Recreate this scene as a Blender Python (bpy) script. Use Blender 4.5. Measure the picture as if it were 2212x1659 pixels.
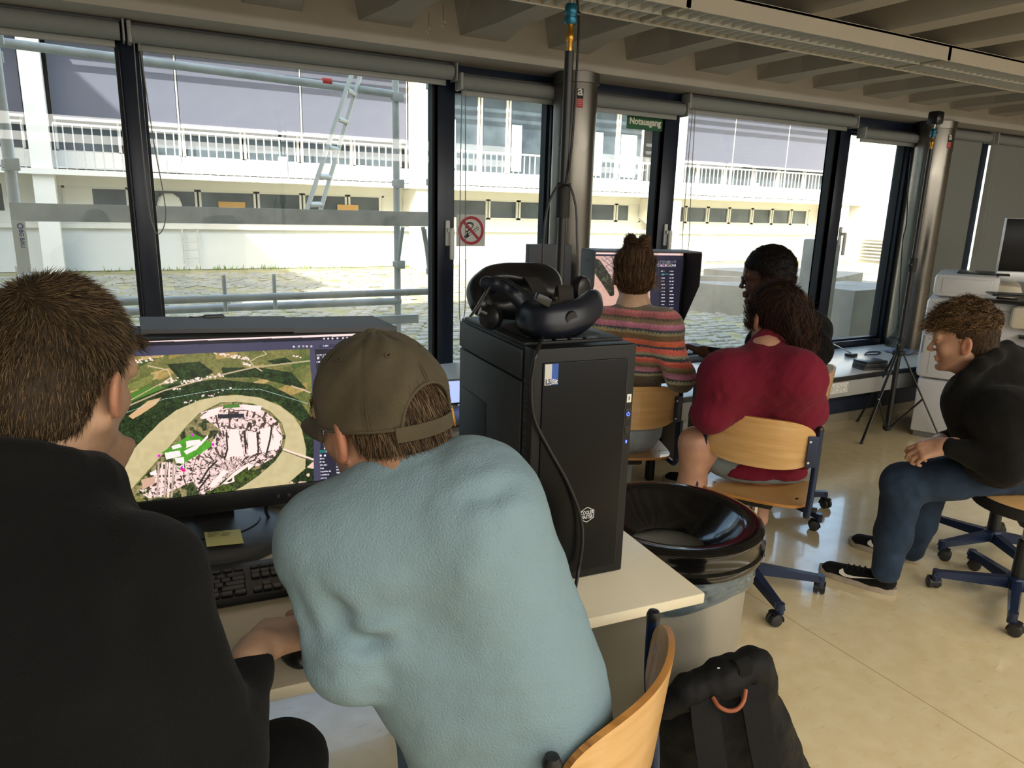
import bpy, bmesh, math, random
import numpy as np
from mathutils import Vector, Matrix
random.seed(7); np.random.seed(7)
for o in list(bpy.data.objects): bpy.data.objects.remove(o)
scene = bpy.context.scene
COL = scene.collection
PI = math.pi

# ---------------------------------------------------------------- camera
RC = np.array([[0.87728967,-0.09115591,0.47122546],
               [-0.47921109,-0.22122978,0.849361],
               [0.02682483,-0.9709521,-0.23776553]])   # rows: world x,y,z ; columns: right, down, forward
FPX = 1560.0
CAM = np.array([0.0,0.0,1.5])
cam_data = bpy.data.cameras.new('camera'); cam = bpy.data.objects.new('camera', cam_data); COL.objects.link(cam)
cam_data.sensor_fit='HORIZONTAL'; cam_data.sensor_width = 36.0; cam_data.lens = FPX/2212*36.0
cam_data.clip_start=0.05; cam_data.clip_end=300
mw = Matrix.Identity(4)
for i in range(3):
    mw[i][0]=RC[i,0]; mw[i][1]=-RC[i,1]; mw[i][2]=-RC[i,2]; mw[i][3]=CAM[i]
cam.matrix_world = mw
scene.camera = cam

# ---------------------------------------------------------------- sky, sun, exposure
vs = scene.view_settings
scene.display_settings.display_device='sRGB'
vs.view_transform='Standard'; vs.look='None'; vs.gamma=1.0; vs.use_curve_mapping=False
vs.exposure = 2.0
world = bpy.data.worlds.new('sky'); scene.world = world; world.use_nodes=True
wn = world.node_tree; wn.nodes.clear()
wo = wn.nodes.new('ShaderNodeOutputWorld'); wb = wn.nodes.new('ShaderNodeBackground'); ws = wn.nodes.new('ShaderNodeTexSky')
ws.sky_type='NISHITA'; ws.sun_disc=False; ws.sun_elevation=math.radians(35); ws.sun_rotation=math.radians(225); ws.air_density=1.0; ws.dust_density=2.5
wb.inputs[1].default_value = 0.24
wm = wn.nodes.new('ShaderNodeMix'); wm.data_type='RGBA'; wm.blend_type='MULTIPLY'; wm.inputs['Factor'].default_value=1.0; wm.inputs[7].default_value=(1.0,0.93,0.82,1)
wn.links.new(ws.outputs[0], wm.inputs[6]); wn.links.new(wm.outputs[2], wb.inputs[0]); wn.links.new(wb.outputs[0], wo.inputs[0])
sun_d = bpy.data.lights.new('sun','SUN'); sun_d.energy=2.7; sun_d.angle=math.radians(0.6); sun_d.color=(1,0.95,0.87)
sun = bpy.data.objects.new('sun', sun_d); COL.objects.link(sun)
sun.rotation_euler = Vector((1.0,1.0,-1.0)).to_track_quat('-Z','Y').to_euler()
def area(name, loc, direction, sx, sy, e, col):
    d = bpy.data.lights.new(name,'AREA'); d.shape='RECTANGLE'; d.size=sx; d.size_y=sy; d.energy=e; d.color=col
    o = bpy.data.objects.new(name,d); COL.objects.link(o); o.location=loc
    o.rotation_euler = Vector(direction).to_track_quat('-Z','Z').to_euler(); return o
# assumed daylight panel in front of the windowless back wall of the room, and two added fill-light rows under the ceiling behind the camera
area('assumed_back_light', (3.5,-5.7,1.25), (0,1,-0.02), 13.0, 2.3, 22, (1.0,0.93,0.84))
area('fill_light_row_near', (3.6,-0.9,2.20), (0,0.25,-1), 10.5, 0.35, 36, (1.0,0.94,0.84))
area('fill_light_row_far', (3.6,-3.4,2.20), (0,0.25,-1), 10.5, 0.35, 34, (1.0,0.94,0.84))
pt=area('window_portal', (3.5,4.22,1.34), (0,-1,0), 13.8, 1.75, 1, (1,1,1)); pt.data.cycles.is_portal=True


# ---------------------------------------------------------------- helpers
def N3(v): v=np.array(v,float); return v/np.linalg.norm(v)
def P(u,v,d):
    "point seen at photo pixel (u,v) at distance d along the view axis"
    r=np.array([u-1106.0,v-829.5,FPX])/FPX*d
    return CAM+RC@r
def onz(u,v,z):
    r=RC@np.array([u-1106.0,v-829.5,FPX]); return CAM+r*((z-CAM[2])/r[2])
def ony(u,v,y):
    r=RC@np.array([u-1106.0,v-829.5,FPX]); return CAM+r*((y-CAM[1])/r[1])
def PR(p):
    c=(np.asarray(p)-CAM)@RC; return c[...,0]/c[...,2]*FPX+1106.0, c[...,1]/c[...,2]*FPX+829.5

def srgb(h):
    if isinstance(h,str):
        h=h.lstrip('#'); h=[int(h[i:i+2],16)/255 for i in (0,2,4)]
    return tuple((c/12.92 if c<=0.04045 else ((c+0.055)/1.055)**2.4) for c in h)
MATS={}
def mat(name, color, rough=0.6, metal=0.0, var=0.0, vscale=8.0, bump=0.0, bscale=60.0, spec=0.5, coat=0.0,
        emit=0.0, trans=0.0, sss=0.0, stretch=None, color2=None, attr=None, aniso=None, sheen=0.0, alpha=1.0, rvar=0.0):
    if name in MATS: return MATS[name]
    m=bpy.data.materials.new(name); m.use_nodes=True; nt=m.node_tree; b=nt.nodes['Principled BSDF']
    c=srgb(color)
    b.inputs['Base Color'].default_value=(*c,1); b.inputs['Roughness'].default_value=rough; b.inputs['Metallic'].default_value=metal
    b.inputs['Specular IOR Level'].default_value=spec; b.inputs['Coat Weight'].default_value=coat
    b.inputs['Transmission Weight'].default_value=trans
    if sheen: b.inputs['Sheen Weight'].default_value=sheen
    if sss: b.inputs['Subsurface Weight'].default_value=sss; b.inputs['Subsurface Radius'].default_value=(0.012,0.005,0.003); b.inputs['Subsurface Scale'].default_value=1.0
    L=nt.links.new
    tc=nt.nodes.new('ShaderNodeTexCoord'); mp=nt.nodes.new('ShaderNodeMapping'); L(tc.outputs['Object'],mp.inputs[0])
    if stretch: mp.inputs['Scale'].default_value=stretch
    src=None
    if attr:
        a=nt.nodes.new('ShaderNodeAttribute'); a.attribute_name=attr; src=a.outputs['Color']
    if var>0 or color2:
        nz=nt.nodes.new('ShaderNodeTexNoise'); nz.inputs['Scale'].default_value=vscale; nz.inputs['Detail'].default_value=6
        L(mp.outputs[0],nz.inputs['Vector'])
        mx=nt.nodes.new('ShaderNodeMix'); mx.data_type='RGBA'
        cr=nt.nodes.new('ShaderNodeMapRange'); cr.inputs[1].default_value=0.3; cr.inputs[2].default_value=0.7
        L(nz.outputs['Fac'],cr.inputs[0]); L(cr.outputs[0],mx.inputs['Factor'])
        if color2: c2=srgb(color2)
        else: c2=tuple(x*(1-var) for x in c)
        if src is not None:
            mm=nt.nodes.new('ShaderNodeMix'); mm.data_type='RGBA'; mm.blend_type='MULTIPLY'; mm.inputs['Factor'].default_value=1.0
            mx.inputs[6].default_value=(1,1,1,1); mx.inputs[7].default_value=(1-var,)*3+(1,)
            L(src,mm.inputs[6]); L(mx.outputs[2],mm.inputs[7]); src=mm.outputs[2]
        else:
            mx.inputs[6].default_value=(*c,1); mx.inputs[7].default_value=(*c2,1); src=mx.outputs[2]
        if rvar:
            rr=nt.nodes.new('ShaderNodeMapRange'); rr.inputs[3].default_value=max(0,rough-rvar); rr.inputs[4].default_value=rough+rvar
            L(cr.outputs[0],rr.inputs[0]); L(rr.outputs[0],b.inputs['Roughness'])
    if src is not None: L(src,b.inputs['Base Color'])
    if bump>0:
        n2=nt.nodes.new('ShaderNodeTexNoise'); n2.inputs['Scale'].default_value=bscale; n2.inputs['Detail'].default_value=4
        L(mp.outputs[0],n2.inputs['Vector'])
        bp=nt.nodes.new('ShaderNodeBump'); bp.inputs['Strength'].default_value=bump; bp.inputs['Distance'].default_value=0.004
        L(n2.outputs['Fac'],bp.inputs['Height']); L(bp.outputs[0],b.inputs['Normal'])
    if emit>0:
        b.inputs['Emission Strength'].default_value=emit
        if src is not None: L(src,b.inputs['Emission Color'])
        else: b.inputs['Emission Color'].default_value=(*c,1)
    MATS[name]=m; return m

# scale of the building shell about the camera and the matching height shift
SHELL_SCALE=[1.0,0.0]
def unit(k=1.0,z=0.0): SHELL_SCALE[0]=k; SHELL_SCALE[1]=z  # set the scale about the camera, unscaled by default
def U(p): p=np.array(p,float)*SHELL_SCALE[0]; p[...,2]+=SHELL_SCALE[1]; return p
WLOC={}   # accumulated world location of parents
def wl(o): return WLOC.get(o.name, np.zeros(3)) if o is not None else np.zeros(3)
def props(o,label=None,cat=None,group=None,kind=None):
    if label: o['label']=label
    if cat: o['category']=cat
    if group: o['group']=group
    if kind: o['kind']=kind
    return o
def thing(name,label,cat,loc=(0,0,0),rotz=0.0,group=None):
    o=bpy.data.objects.new(name,None); COL.objects.link(o); o.empty_display_size=0.05
    loc=U(loc); o.location=loc; o.rotation_euler=(0,0,rotz); WLOC[o.name]=loc
    return props(o,label,cat,group)
def link(name,me,m,parent=None,smooth=True,world=True,**kw):
    o=bpy.data.objects.new(name,me); COL.objects.link(o)
    if m is not None:
        me.materials.clear()
        for x in (m if isinstance(m,(list,tuple)) else [m]): me.materials.append(x)
    if parent is not None:
        o.parent=parent
        if world: o.location=tuple(-wl(parent))
    WLOC[o.name]=np.zeros(3) if world else wl(parent)
    return props(o,**kw)
def mesh_from(name,V,F,smooth=False,angle=None):
    me=bpy.data.meshes.new(name)
    V=np.asarray(V,float)
    me.from_pydata(V.tolist() if len(V) else [],[],F if isinstance(F,list) else F.tolist()); me.update()
    if smooth:
        me.polygons.foreach_set('use_smooth',[True]*len(me.polygons))
        if angle:
            try: me.set_sharp_from_angle(angle=math.radians(angle))
            except Exception: pass
    return me
def rotm(a,b,c): # euler degrees
    from mathutils import Euler
    return np.array(Euler((math.radians(a),math.radians(b),math.radians(c))).to_matrix())
def frame(z,hint=(0,0,1)):
    z=N3(z); h=np.array(hint,float)
    if abs(np.dot(z,h))>0.95*np.linalg.norm(h): h=np.array([1,0,0]) if abs(z[0])<0.9 else np.array([0,1,0])
    x=N3(np.cross(h,z)); y=np.cross(z,x); return x,y,z
class MB:
    def __init__(s): s.V=[];s.F=[];s.mi=[];s.n=0
    def add(s,V,F,mi=0,T=None):
        V=np.asarray(V,float)
        if T is not None: R,t=T; V=V@np.asarray(R).T+np.asarray(t)
        s.V.append(V); s.F+= [tuple(int(i)+s.n for i in f) for f in F]; s.mi+=[mi]*len(F); s.n+=len(V); return s
    def box(s,x0,x1,y0,y1,z0,z1,mi=0,bev=0.0,T=None):
        if bev<=0:
            V=[(x,y,z) for x in (x0,x1) for y in (y0,y1) for z in (z0,z1)]
            F=[(0,1,3,2),(4,6,7,5),(0,4,5,1),(2,3,7,6),(0,2,6,4),(1,5,7,3)]
            return s.add(V,F,mi,T)
        bm=bmesh.new(); bmesh.ops.create_cube(bm,size=1.0)
        for v in bm.verts: v.co=Vector(((x0+x1)/2+v.co.x*(x1-x0),(y0+y1)/2+v.co.y*(y1-y0),(z0+z1)/2+v.co.z*(z1-z0)))
        bev=min(bev,0.49*min(abs(x1-x0),abs(y1-y0),abs(z1-z0)))
        bmesh.ops.bevel(bm,geom=list(bm.edges),offset=bev,segments=2,affect='EDGES',profile=0.5)
        bm.verts.index_update()
        V=[tuple(v.co) for v in bm.verts]; F=[tuple(v.index for v in f.verts) for f in bm.faces]; bm.free()
        return s.add(V,F,mi,T)
    def tube(s,pts,r,n=10,mi=0,cap=True,hint=(0,0,1),closed=False,sq=None,T=None):
        pts=[np.array(p,float) for p in pts]; m=len(pts); rr=r if hasattr(r,'__len__') else [r]*m
        V=[];F=[];px=None
        for i in range(m):
            if closed: d=pts[(i+1)%m]-pts[i-1]
            else: d=pts[min(i+1,m-1)]-pts[max(i-1,0)]
            if np.linalg.norm(d)<1e-9: d=np.array([0,0,1.0])
            x,y,z=frame(d,hint)
            if px is not None:
                x=px-z*np.dot(px,z); 
                x=N3(x) if np.linalg.norm(x)>1e-6 else frame(d,hint)[0]
                y=np.cross(z,x)
            px=x
            for k in range(n):
                a=2*PI*k/n
                ca,sa=math.cos(a),math.sin(a)
                if sq: ca*=sq[0]; sa*=sq[1]
                V.append(pts[i]+rr[i]*(ca*x+sa*y))
        L=m if closed else m-1
        for i in range(L):
            j=(i+1)%m
            for k in range(n): F.append((i*n+k,i*n+(k+1)%n,j*n+(k+1)%n,j*n+k))
        if cap and not closed: F.append(tuple(range(n))[::-1]); F.append(tuple((m-1)*n+k for k in range(n)))
        return s.add(V,F,mi,T)
    def cyl(s,p0,p1,r,n=24,mi=0,r2=None,T=None): return s.tube([p0,p1],[r,r if r2 is None else r2],n=n,mi=mi,T=T)
    def lathe(s,prof,c=(0,0,0),n=40,mi=0,T=None,axis=None,closed=False):
        V=[];F=[];m=len(prof)
        for (r,z) in prof:
            for k in range(n):
                a=2*PI*k/n; V.append((r*math.cos(a),r*math.sin(a),z))
        V=np.array(V)
        if axis is not None:
            x,y,z=frame(axis); V=V@np.array([x,y,z])
        V=V+np.array(c)
        for i in range(m if closed else m-1):
            j=(i+1)%m
            for k in range(n): F.append((i*n+k,i*n+(k+1)%n,j*n+(k+1)%n,j*n+k))
        return s.add(V,F,mi,T)
    def prism(s,poly,z0,z1,mi=0,T=None,ax='z'):
        n=len(poly); V=[(x,y,z0) for x,y in poly]+[(x,y,z1) for x,y in poly]
        V=np.array(V,float)
        if ax=='y': V=V[:,[0,2,1]]
        if ax=='x': V=V[:,[2,0,1]]
        F=[tuple(range(n))[::-1],tuple(range(n,2*n))]+[(i,(i+1)%n,n+(i+1)%n,n+i) for i in range(n)]
        if ax=='y': F=[f[::-1] for f in F]
        return s.add(V,F,mi,T)
    def hexa(s,b,t,mi=0):  # 4 bottom pts, 4 top pts (ccw)
        V=list(b)+list(t); F=[(3,2,1,0),(4,5,6,7)]+[(i,(i+1)%4,4+(i+1)%4,4+i) for i in range(4)]
        return s.add(V,F,mi)
    def ball(s,c,r,n=16,mi=0,R=None):
        r=np.array([r]*3 if np.isscalar(r) else r,float); V=[];F=[]
        m=n//2
        for i in range(m+1):
            th=PI*i/m
            for k in range(n):
                a=2*PI*k/n; V.append((math.sin(th)*math.cos(a),math.sin(th)*math.sin(a),math.cos(th)))
        V=np.array(V)*r
        if R is not None: V=V@np.asarray(R).T
        for i in range(m):
            for k in range(n): F.append((i*n+k,(i+1)*n+k,(i+1)*n+(k+1)%n,i*n+(k+1)%n))
        return s.add(V+np.array(c),F,mi)
    def build(s,name,m,parent=None,smooth=True,angle=40,world=True,**kw):
        V=np.concatenate(s.V) if s.V else np.zeros((0,3))
        V=U(V) if world else V*SHELL_SCALE[0]
        me=mesh_from(name,V,s.F,smooth,angle)
        o=link(name,me,m,parent,world=world,**kw)
        if isinstance(m,(list,tuple)): me.polygons.foreach_set('material_index',s.mi); me.update()
        return o
def curve_pts(ctrl,n=24):
    "catmull-rom through the control points"
    c=[np.array(p,float) for p in ctrl]; c=[2*c[0]-c[1]]+c+[2*c[-1]-c[-2]]; out=[]
    for i in range(1,len(c)-2):
        for k in range(n):
            t=k/n; p0,p1,p2,p3=c[i-1:i+3]
            out.append(0.5*((2*p1)+(-p0+p2)*t+(2*p0-5*p1+4*p2-p3)*t*t+(-p0+3*p1-3*p2+p3)*t**3))
    out.append(c[-2]); return out
def place(o,parent,loc): o.location=tuple(U(loc)-wl(parent)); WLOC[o.name]=U(loc)
def inst(name,me,parent,loc,rot=(0,0,0),scale=(1,1,1),world=True,**kw):
    o=bpy.data.objects.new(name,me); COL.objects.link(o); o.parent=parent
    o.location=tuple(U(loc)-wl(parent)) if world else tuple(np.array(loc,float)*SHELL_SCALE[0]); o.rotation_euler=rot; o.scale=scale
    WLOC[o.name]=U(loc) if world else wl(parent); return props(o,**kw)
def text_mesh(txt,size,extrude=0.0004,align='CENTER',bold=0.0,sx=1.0):
    cu=bpy.data.curves.new('t','FONT'); cu.body=txt; cu.size=size; cu.extrude=extrude; cu.align_x=align; cu.align_y='CENTER'; cu.offset=bold; cu.resolution_u=3
    o=bpy.data.objects.new('t',cu); COL.objects.link(o)
    dg=bpy.context.evaluated_depsgraph_get(); me=bpy.data.meshes.new_from_object(o.evaluated_get(dg))
    bpy.data.objects.remove(o); bpy.data.curves.remove(cu)
    n=len(me.vertices); V=np.zeros(n*3); me.vertices.foreach_get('co',V); V=V.reshape(-1,3); V[:,0]*=sx
    F=[tuple(p.vertices) for p in me.polygons]; bpy.data.meshes.remove(me); return V,F
def dup(o,parent=None):
    c=o.copy(); COL.objects.link(c)
    if parent is not None: c.parent=parent
    for ch in list(o.children): dup(ch,c)
    return c

# ---------------------------------------------------------------- implicit surfaces (for people, fabric, moulded plastic)
class Sdf:
    def __init__(s,h): s.h=h; s.ops=[]
    def cap(s,a,b,ra,rb=None,k=0.03,neg=False,flat=None):
        a=np.array(a,float);b=np.array(b,float); rb=ra if rb is None else rb; R=max(ra,rb)
        lo=np.minimum(a,b)-R*(1.0);hi=np.maximum(a,b)+R
        def f(X):
            ba=b-a; L=ba@ba+1e-12; pa=X-a; t=np.clip((pa@ba)/L,0,1)
            d=pa-t[...,None]*ba
            if flat is not None:
                n,fa=flat; c=d@n; d=d+(c*(1/fa-1))[...,None]*n
            return np.sqrt((d*d).sum(-1))-(ra+t*(rb-ra))
        s.ops.append((f,lo,hi,k,neg)); return s
    def chain(s,pts,rs,k=0.03,flat=None):
        for i in range(len(pts)-1): s.cap(pts[i],pts[i+1],rs[i],rs[i+1],k=k,flat=flat)
        return s
    def ell(s,c,r,R=None,k=0.03,neg=False):
        c=np.array(c,float); r=np.array(r,float); R=np.eye(3) if R is None else np.asarray(R); m=r.max()
        ex=np.sqrt(((R*r)**2).sum(1)); lo=c-ex;hi=c+ex     # R columns = local axes
        def f(X):
            q=(X-c)@R; k0=np.sqrt(((q/r)**2).sum(-1)); k1=np.sqrt(((q/(r*r))**2).sum(-1))+1e-9
            return k0*(k0-1)/k1
        s.ops.append((f,lo,hi,k,neg)); return s
    def box(s,c,hs,R=None,rad=0.01,k=0.005,neg=False):
        c=np.array(c,float); hs=np.array(hs,float); R=np.eye(3) if R is None else np.asarray(R)
        ex=(np.abs(R)*hs).sum(1); lo=c-ex;hi=c+ex
        def f(X):
            q=np.abs((X-c)@R)-(hs-rad); return np.sqrt((np.maximum(q,0)**2).sum(-1))+np.minimum(q.max(-1),0)-rad
        s.ops.append((f,lo,hi,k,neg)); return s
    def mesh(s,cut=None):
        h=s.h; lo=np.min([o[1] for o in s.ops if not o[4]],0)-4*h; hi=np.max([o[2] for o in s.ops if not o[4]],0)+4*h
        if cut is not None: lo=np.maximum(lo,cut[0]); hi=np.minimum(hi,cut[1])
        n=np.ceil((hi-lo)/h).astype(int)+1
        G=np.full(n,0.05,np.float32)
        ax=[lo[i]+h*np.arange(n[i]) for i in range(3)]
        for f,l,u,k,neg in s.ops:
            m=k+3*h
            i0=np.clip(np.floor((l-m-lo)/h).astype(int),0,n-1); i1=np.clip(np.ceil((u+m-lo)/h).astype(int)+1,1,n)
            if (i1<=i0).any(): continue
            X=np.stack(np.meshgrid(*[ax[i][i0[i]:i1[i]] for i in range(3)],indexing='ij'),-1)
            d=f(X).astype(np.float32); sl=tuple(slice(i0[i],i1[i]) for i in range(3)); a=G[sl]
            if not neg:
                d=np.minimum(d,0.05); q=np.clip(0.5+0.5*(a-d)/k,0,1); G[sl]=a*(1-q)+d*q-k*q*(1-q)
            else:
                q=np.clip(0.5-0.5*(a+d)/k,0,1); G[sl]=a*(1-q)-d*q+k*q*(1-q)
        if cut is not None:  # close at the cut box
            G[0]=G[-1]=0.05; G[:,0]=G[:,-1]=0.05; G[:,:,0]=G[:,:,-1]=0.05
        V,F=surfnets(G); return V*h+lo,F
def surfnets(G):
    S=G<0; n=np.array(G.shape); c=n-1
    corners=[(i,j,k) for i in (0,1) for j in (0,1) for k in (0,1)]
    cnt=sum(S[i:n[0]-1+i,j:n[1]-1+j,k:n[2]-1+k].astype(np.int8) for i,j,k in corners)
    act=(cnt>0)&(cnt<8); idx=np.full(c,-1,np.int64); ijk=np.argwhere(act); idx[act]=np.arange(len(ijk))
    acc=np.zeros((len(ijk),3)); w=np.zeros(len(ijk))
    for a in corners:
        for d in range(3):
            if a[d]==0:
                b=list(a); b[d]=1
                ga=G[tuple((ijk+a).T)]; gb=G[tuple((ijk+b).T)]; m=(ga<0)!=(gb<0)
                t=np.where(m,ga/np.where(ga==gb,1,ga-gb),0); p=np.tile(np.array(a,float),(len(ijk),1)); p[:,d]=t
                acc+=p*m[:,None]; w+=m
    V=ijk+acc/w[:,None]; F=[]
    for d in range(3):
        o=[x for x in range(3) if x!=d]
        sl0=[slice(None)]*3; sl1=[slice(None)]*3; sl0[d]=slice(0,-1); sl1[d]=slice(1,None)
        A=S[tuple(sl0)]; B=S[tuple(sl1)]; e=np.argwhere(A!=B)
        e=e[(e[:,o[0]]>0)&(e[:,o[1]]>0)&(e[:,o[0]]<c[o[0]])&(e[:,o[1]]<c[o[1]])]
        if not len(e): continue
        ins=A[tuple(e.T)]
        q=[]
        for (da,db) in ((0,0),(-1,0),(-1,-1),(0,-1)):
            f=e.copy(); f[:,o[0]]+=da; f[:,o[1]]+=db; q.append(idx[tuple(f.T)])
        q=np.stack(q,1)
        flip=ins if d!=1 else ~ins
        q[~flip]=q[~flip][:,::-1]
        F.append(q)
    F=np.concatenate(F); F=F[(F>=0).all(1)]; return V,F
def vnormals(V,F):
    a=V[F[:,2]]-V[F[:,0]]; b=V[F[:,3]]-V[F[:,1]]; fn=np.cross(a,b); N=np.zeros_like(V)
    for i in range(4): np.add.at(N,F[:,i],fn)
    return N/(np.linalg.norm(N,axis=1,keepdims=True)+1e-12)
def relax(V,F,it=2,w=0.5):
    for _ in range(it):
        A=np.zeros_like(V); c=np.zeros(len(V))
        for i in range(4):
            j=(i+1)%4
            np.add.at(A,F[:,i],V[F[:,j]]); np.add.at(c,F[:,i],1); np.add.at(A,F[:,j],V[F[:,i]]); np.add.at(c,F[:,j],1)
        V=V*(1-w)+w*A/np.maximum(c,1)[:,None]
    return V
def fbm(X,scale,seed=0,octv=3):
    rs=np.random.RandomState(seed); out=np.zeros(len(X)); amp=1.0; tot=0
    for o in range(octv):
        W=X*scale*(2**o); s=np.zeros(len(X))
        for k in range(7):
            d=rs.normal(size=3); d/=np.linalg.norm(d); ph=rs.rand()*6.28; f=rs.uniform(0.7,1.4)
            e=rs.normal(size=3); e/=np.linalg.norm(e)
            s+=np.sin(W@d*f*6.28+ph+1.3*np.sin(W@e*3.1+ph*2))
        out+=amp*s/7; tot+=amp; amp*=0.55
    return out/tot*1.6
def creases(V,N,lst,only=None):
    "each crease: (points, width, depth) ; depth<0 dents, >0 raises"
    D=np.zeros(len(V))
    for pts,w,dep in lst:
        pts=[np.array(p,float) for p in pts]; best=np.full(len(V),9.0); tt=np.zeros(len(V)); n=len(pts)-1
        for i in range(n):
            a,b=pts[i],pts[i+1]; ba=b-a; t=np.clip(((V-a)@ba)/(ba@ba+1e-12),0,1); d=np.linalg.norm(V-a-t[:,None]*ba,axis=1)
            m=d<best; best[m]=d[m]; tt[m]=(i+t[m])/n
        g=np.exp(-(best/w)**2)*np.sin(np.clip(tt,0.03,0.97)*PI)**0.6
        D+=dep*g
        D-=dep*0.45*np.exp(-((best-1.9*w)/w)**2)*np.sin(np.clip(tt,0.03,0.97)*PI)**0.6
    return V+N*D[:,None]
def soft(name,sdf,m,parent,noise=None,cre=None,it=2,cut=None,attr=None,**kw):
    V,F=sdf.mesh(cut); V=relax(V,F,it)
    N=vnormals(V,F)
    if noise:
        for (sc,am,sd) in noise: V=V+N*(am*fbm(V,sc,sd))[:,None]
    if cre: V=creases(V,vnormals(V,F),cre)
    me=mesh_from(name,V,F,True)
    if attr is not None:
        col=attr(V,vnormals(V,F)); a=me.color_attributes.new('tint','FLOAT_COLOR','POINT')
        a.data.foreach_set('color',np.concatenate([col,np.ones((len(V),1))],1).ravel())
    o=link(name,me,m,parent,**kw); return o
# ================================================================ materials of the room
navy=mat('navy frame','1c2638',0.32,0.15,var=0.25,vscale=12)
plaster=mat('painted concrete','a19b91',0.85,var=0.10,vscale=3.5,bump=0.25,bscale=45)
lintelm=mat('lintel paint','aca79e',0.85,var=0.06,vscale=5,bump=0.12,bscale=60)
wallm=mat('wall paint','c9c5bb',0.8,var=0.05,vscale=4)
blindm=mat('blind fabric','7f8381',0.75,var=0.05,vscale=30,bump=0.15,bscale=500)
plastw=mat('white plastic','dcdbd4',0.4); plastg=mat('blind bracket','8e908d',0.4)
steel=mat('brushed steel','86827a',0.30,0.95,var=0.35,vscale=2.6,stretch=(1,1,0.5),rvar=0.12,bump=0.04,bscale=9)
chrome=mat('chrome','c9c9c7',0.18,1.0)
blackp=mat('black plastic','18191b',0.38,var=0.1,vscale=60,bump=0.05,bscale=900)
blackm=mat('black matt','141415',0.62)
greyp=mat('grey plastic','7d7e7c',0.5)
def glassmat():
    m=bpy.data.materials.new('window glass'); m.use_nodes=True; nt=m.node_tree; nt.nodes.clear(); L=nt.links.new
    o=nt.nodes.new('ShaderNodeOutputMaterial'); t=nt.nodes.new('ShaderNodeBsdfTransparent'); g=nt.nodes.new('ShaderNodeBsdfGlossy'); mx=nt.nodes.new('ShaderNodeMixShader')
    t.inputs[0].default_value=(0.93,0.96,0.955,1); g.inputs['Roughness'].default_value=0.0
    f=nt.nodes.new('ShaderNodeLayerWeight'); f.inputs[0].default_value=0.5
    pw=nt.nodes.new('ShaderNodeMath'); pw.operation='POWER'; pw.inputs[1].default_value=5.0; L(f.outputs['Facing'],pw.inputs[0])
    mm=nt.nodes.new('ShaderNodeMath'); mm.operation='MULTIPLY_ADD'; mm.inputs[1].default_value=0.9; mm.inputs[2].default_value=0.025; L(pw.outputs[0],mm.inputs[0])
    L(mm.outputs[0],mx.inputs[0]); L(t.outputs[0],mx.inputs[1]); L(g.outputs[0],mx.inputs[2]); L(mx.outputs[0],o.inputs[0]); return m
glass=glassmat()
# floor: cream marbled linoleum with welded seams
def floormat():
    m=mat('linoleum','ecdcb4',0.15,var=0.07,vscale=14,spec=0.9,bump=0.012,bscale=220,color2='e2cea0',rvar=0.03,coat=.45)
    nt=m.node_tree; b=nt.nodes['Principled BSDF']; L=nt.links.new
    tc=nt.nodes.new('ShaderNodeTexCoord'); mp=nt.nodes.new('ShaderNodeMapping'); mp.inputs['Scale'].default_value=(14,60,1); mp.inputs['Rotation'].default_value=(0,0,0.5)
    nz=nt.nodes.new('ShaderNodeTexNoise'); nz.inputs['Scale'].default_value=1.0; nz.inputs['Detail'].default_value=3; L(tc.outputs['Object'],mp.inputs[0]); L(mp.outputs[0],nz.inputs[0])
    r=nt.nodes.new('ShaderNodeMapRange'); r.inputs[1].default_value=0.62; r.inputs[2].default_value=0.72; L(nz.outputs['Fac'],r.inputs[0])
    mx=nt.nodes.new('ShaderNodeMix'); mx.data_type='RGBA'; old=b.inputs['Base Color'].links[0].from_socket
    mx.inputs[7].default_value=(*srgb('c9ad78'),1); sc=nt.nodes.new('ShaderNodeMath'); sc.operation='MULTIPLY'; sc.inputs[1].default_value=0.35
    L(r.outputs[0],sc.inputs[0]); L(sc.outputs[0],mx.inputs['Factor']); L(old,mx.inputs[6]); L(mx.outputs[2],b.inputs['Base Color']); return m
lino=floormat()
seam=mat('seam','b9a577',0.6)

WY=3.31; TOPZ=2.13; CZ=0.62; CF=2.58
XL,XR,YB=-3.0,9.0,-5.0
XL,XR,YB=-3.5,10.5,-5.8
fl=MB().box(XL,XR,YB,4.02,-0.12,0).build('floor',lino,smooth=False,kind='structure')
MB().box(2.15,2.153,YB,2.9,-0.001,0.0006).build('floor_seam',seam,fl)
MB().box(0.15,0.153,YB,2.9,-0.001,0.0006).build('floor_seam',seam,fl)
MB().box(4.15,4.153,YB,2.9,-0.001,0.0006).build('floor_seam',seam,fl)
# the building shell is enlarged about the camera position, so its zero level drops
unit(1.1667,-0.25); XL,XR,YB=-3.0,9.0,-5.0
# ceiling slab, edge beam, ribs
ce=MB().box(XL,XR,YB,3.7,2.50,2.75).build('ceiling',plaster,smooth=False,kind='structure')
MB().box(XL,XR,3.05,3.70,TOPZ,2.50).build('edge_beam',lintelm,ce)
ribs=[3.27+0.442*k for k in range(-14,14)]
rb=MB(); w=0.060
V=[(-w,YB,2.215),(w,YB,2.215),(w,3.05,2.215),(-w,3.05,2.215)]
rb.hexa([(-w,YB,2.215),(w,YB,2.215),(w,2.80,2.215),(-w,2.80,2.215)],[(-w-.035,YB,2.51),(w+.035,YB,2.51),(w+.035,2.80,2.51),(-w-.035,2.80,2.51)])
rb.hexa([(-w,2.80,2.215),(w,2.80,2.215),(w+.05,3.052,2.205),(-w-.05,3.052,2.205)],[(-w-.035,2.80,2.51),(w+.035,2.80,2.51),(w+.12,3.052,2.51),(-w-.12,3.052,2.51)])
rme=None
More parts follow.
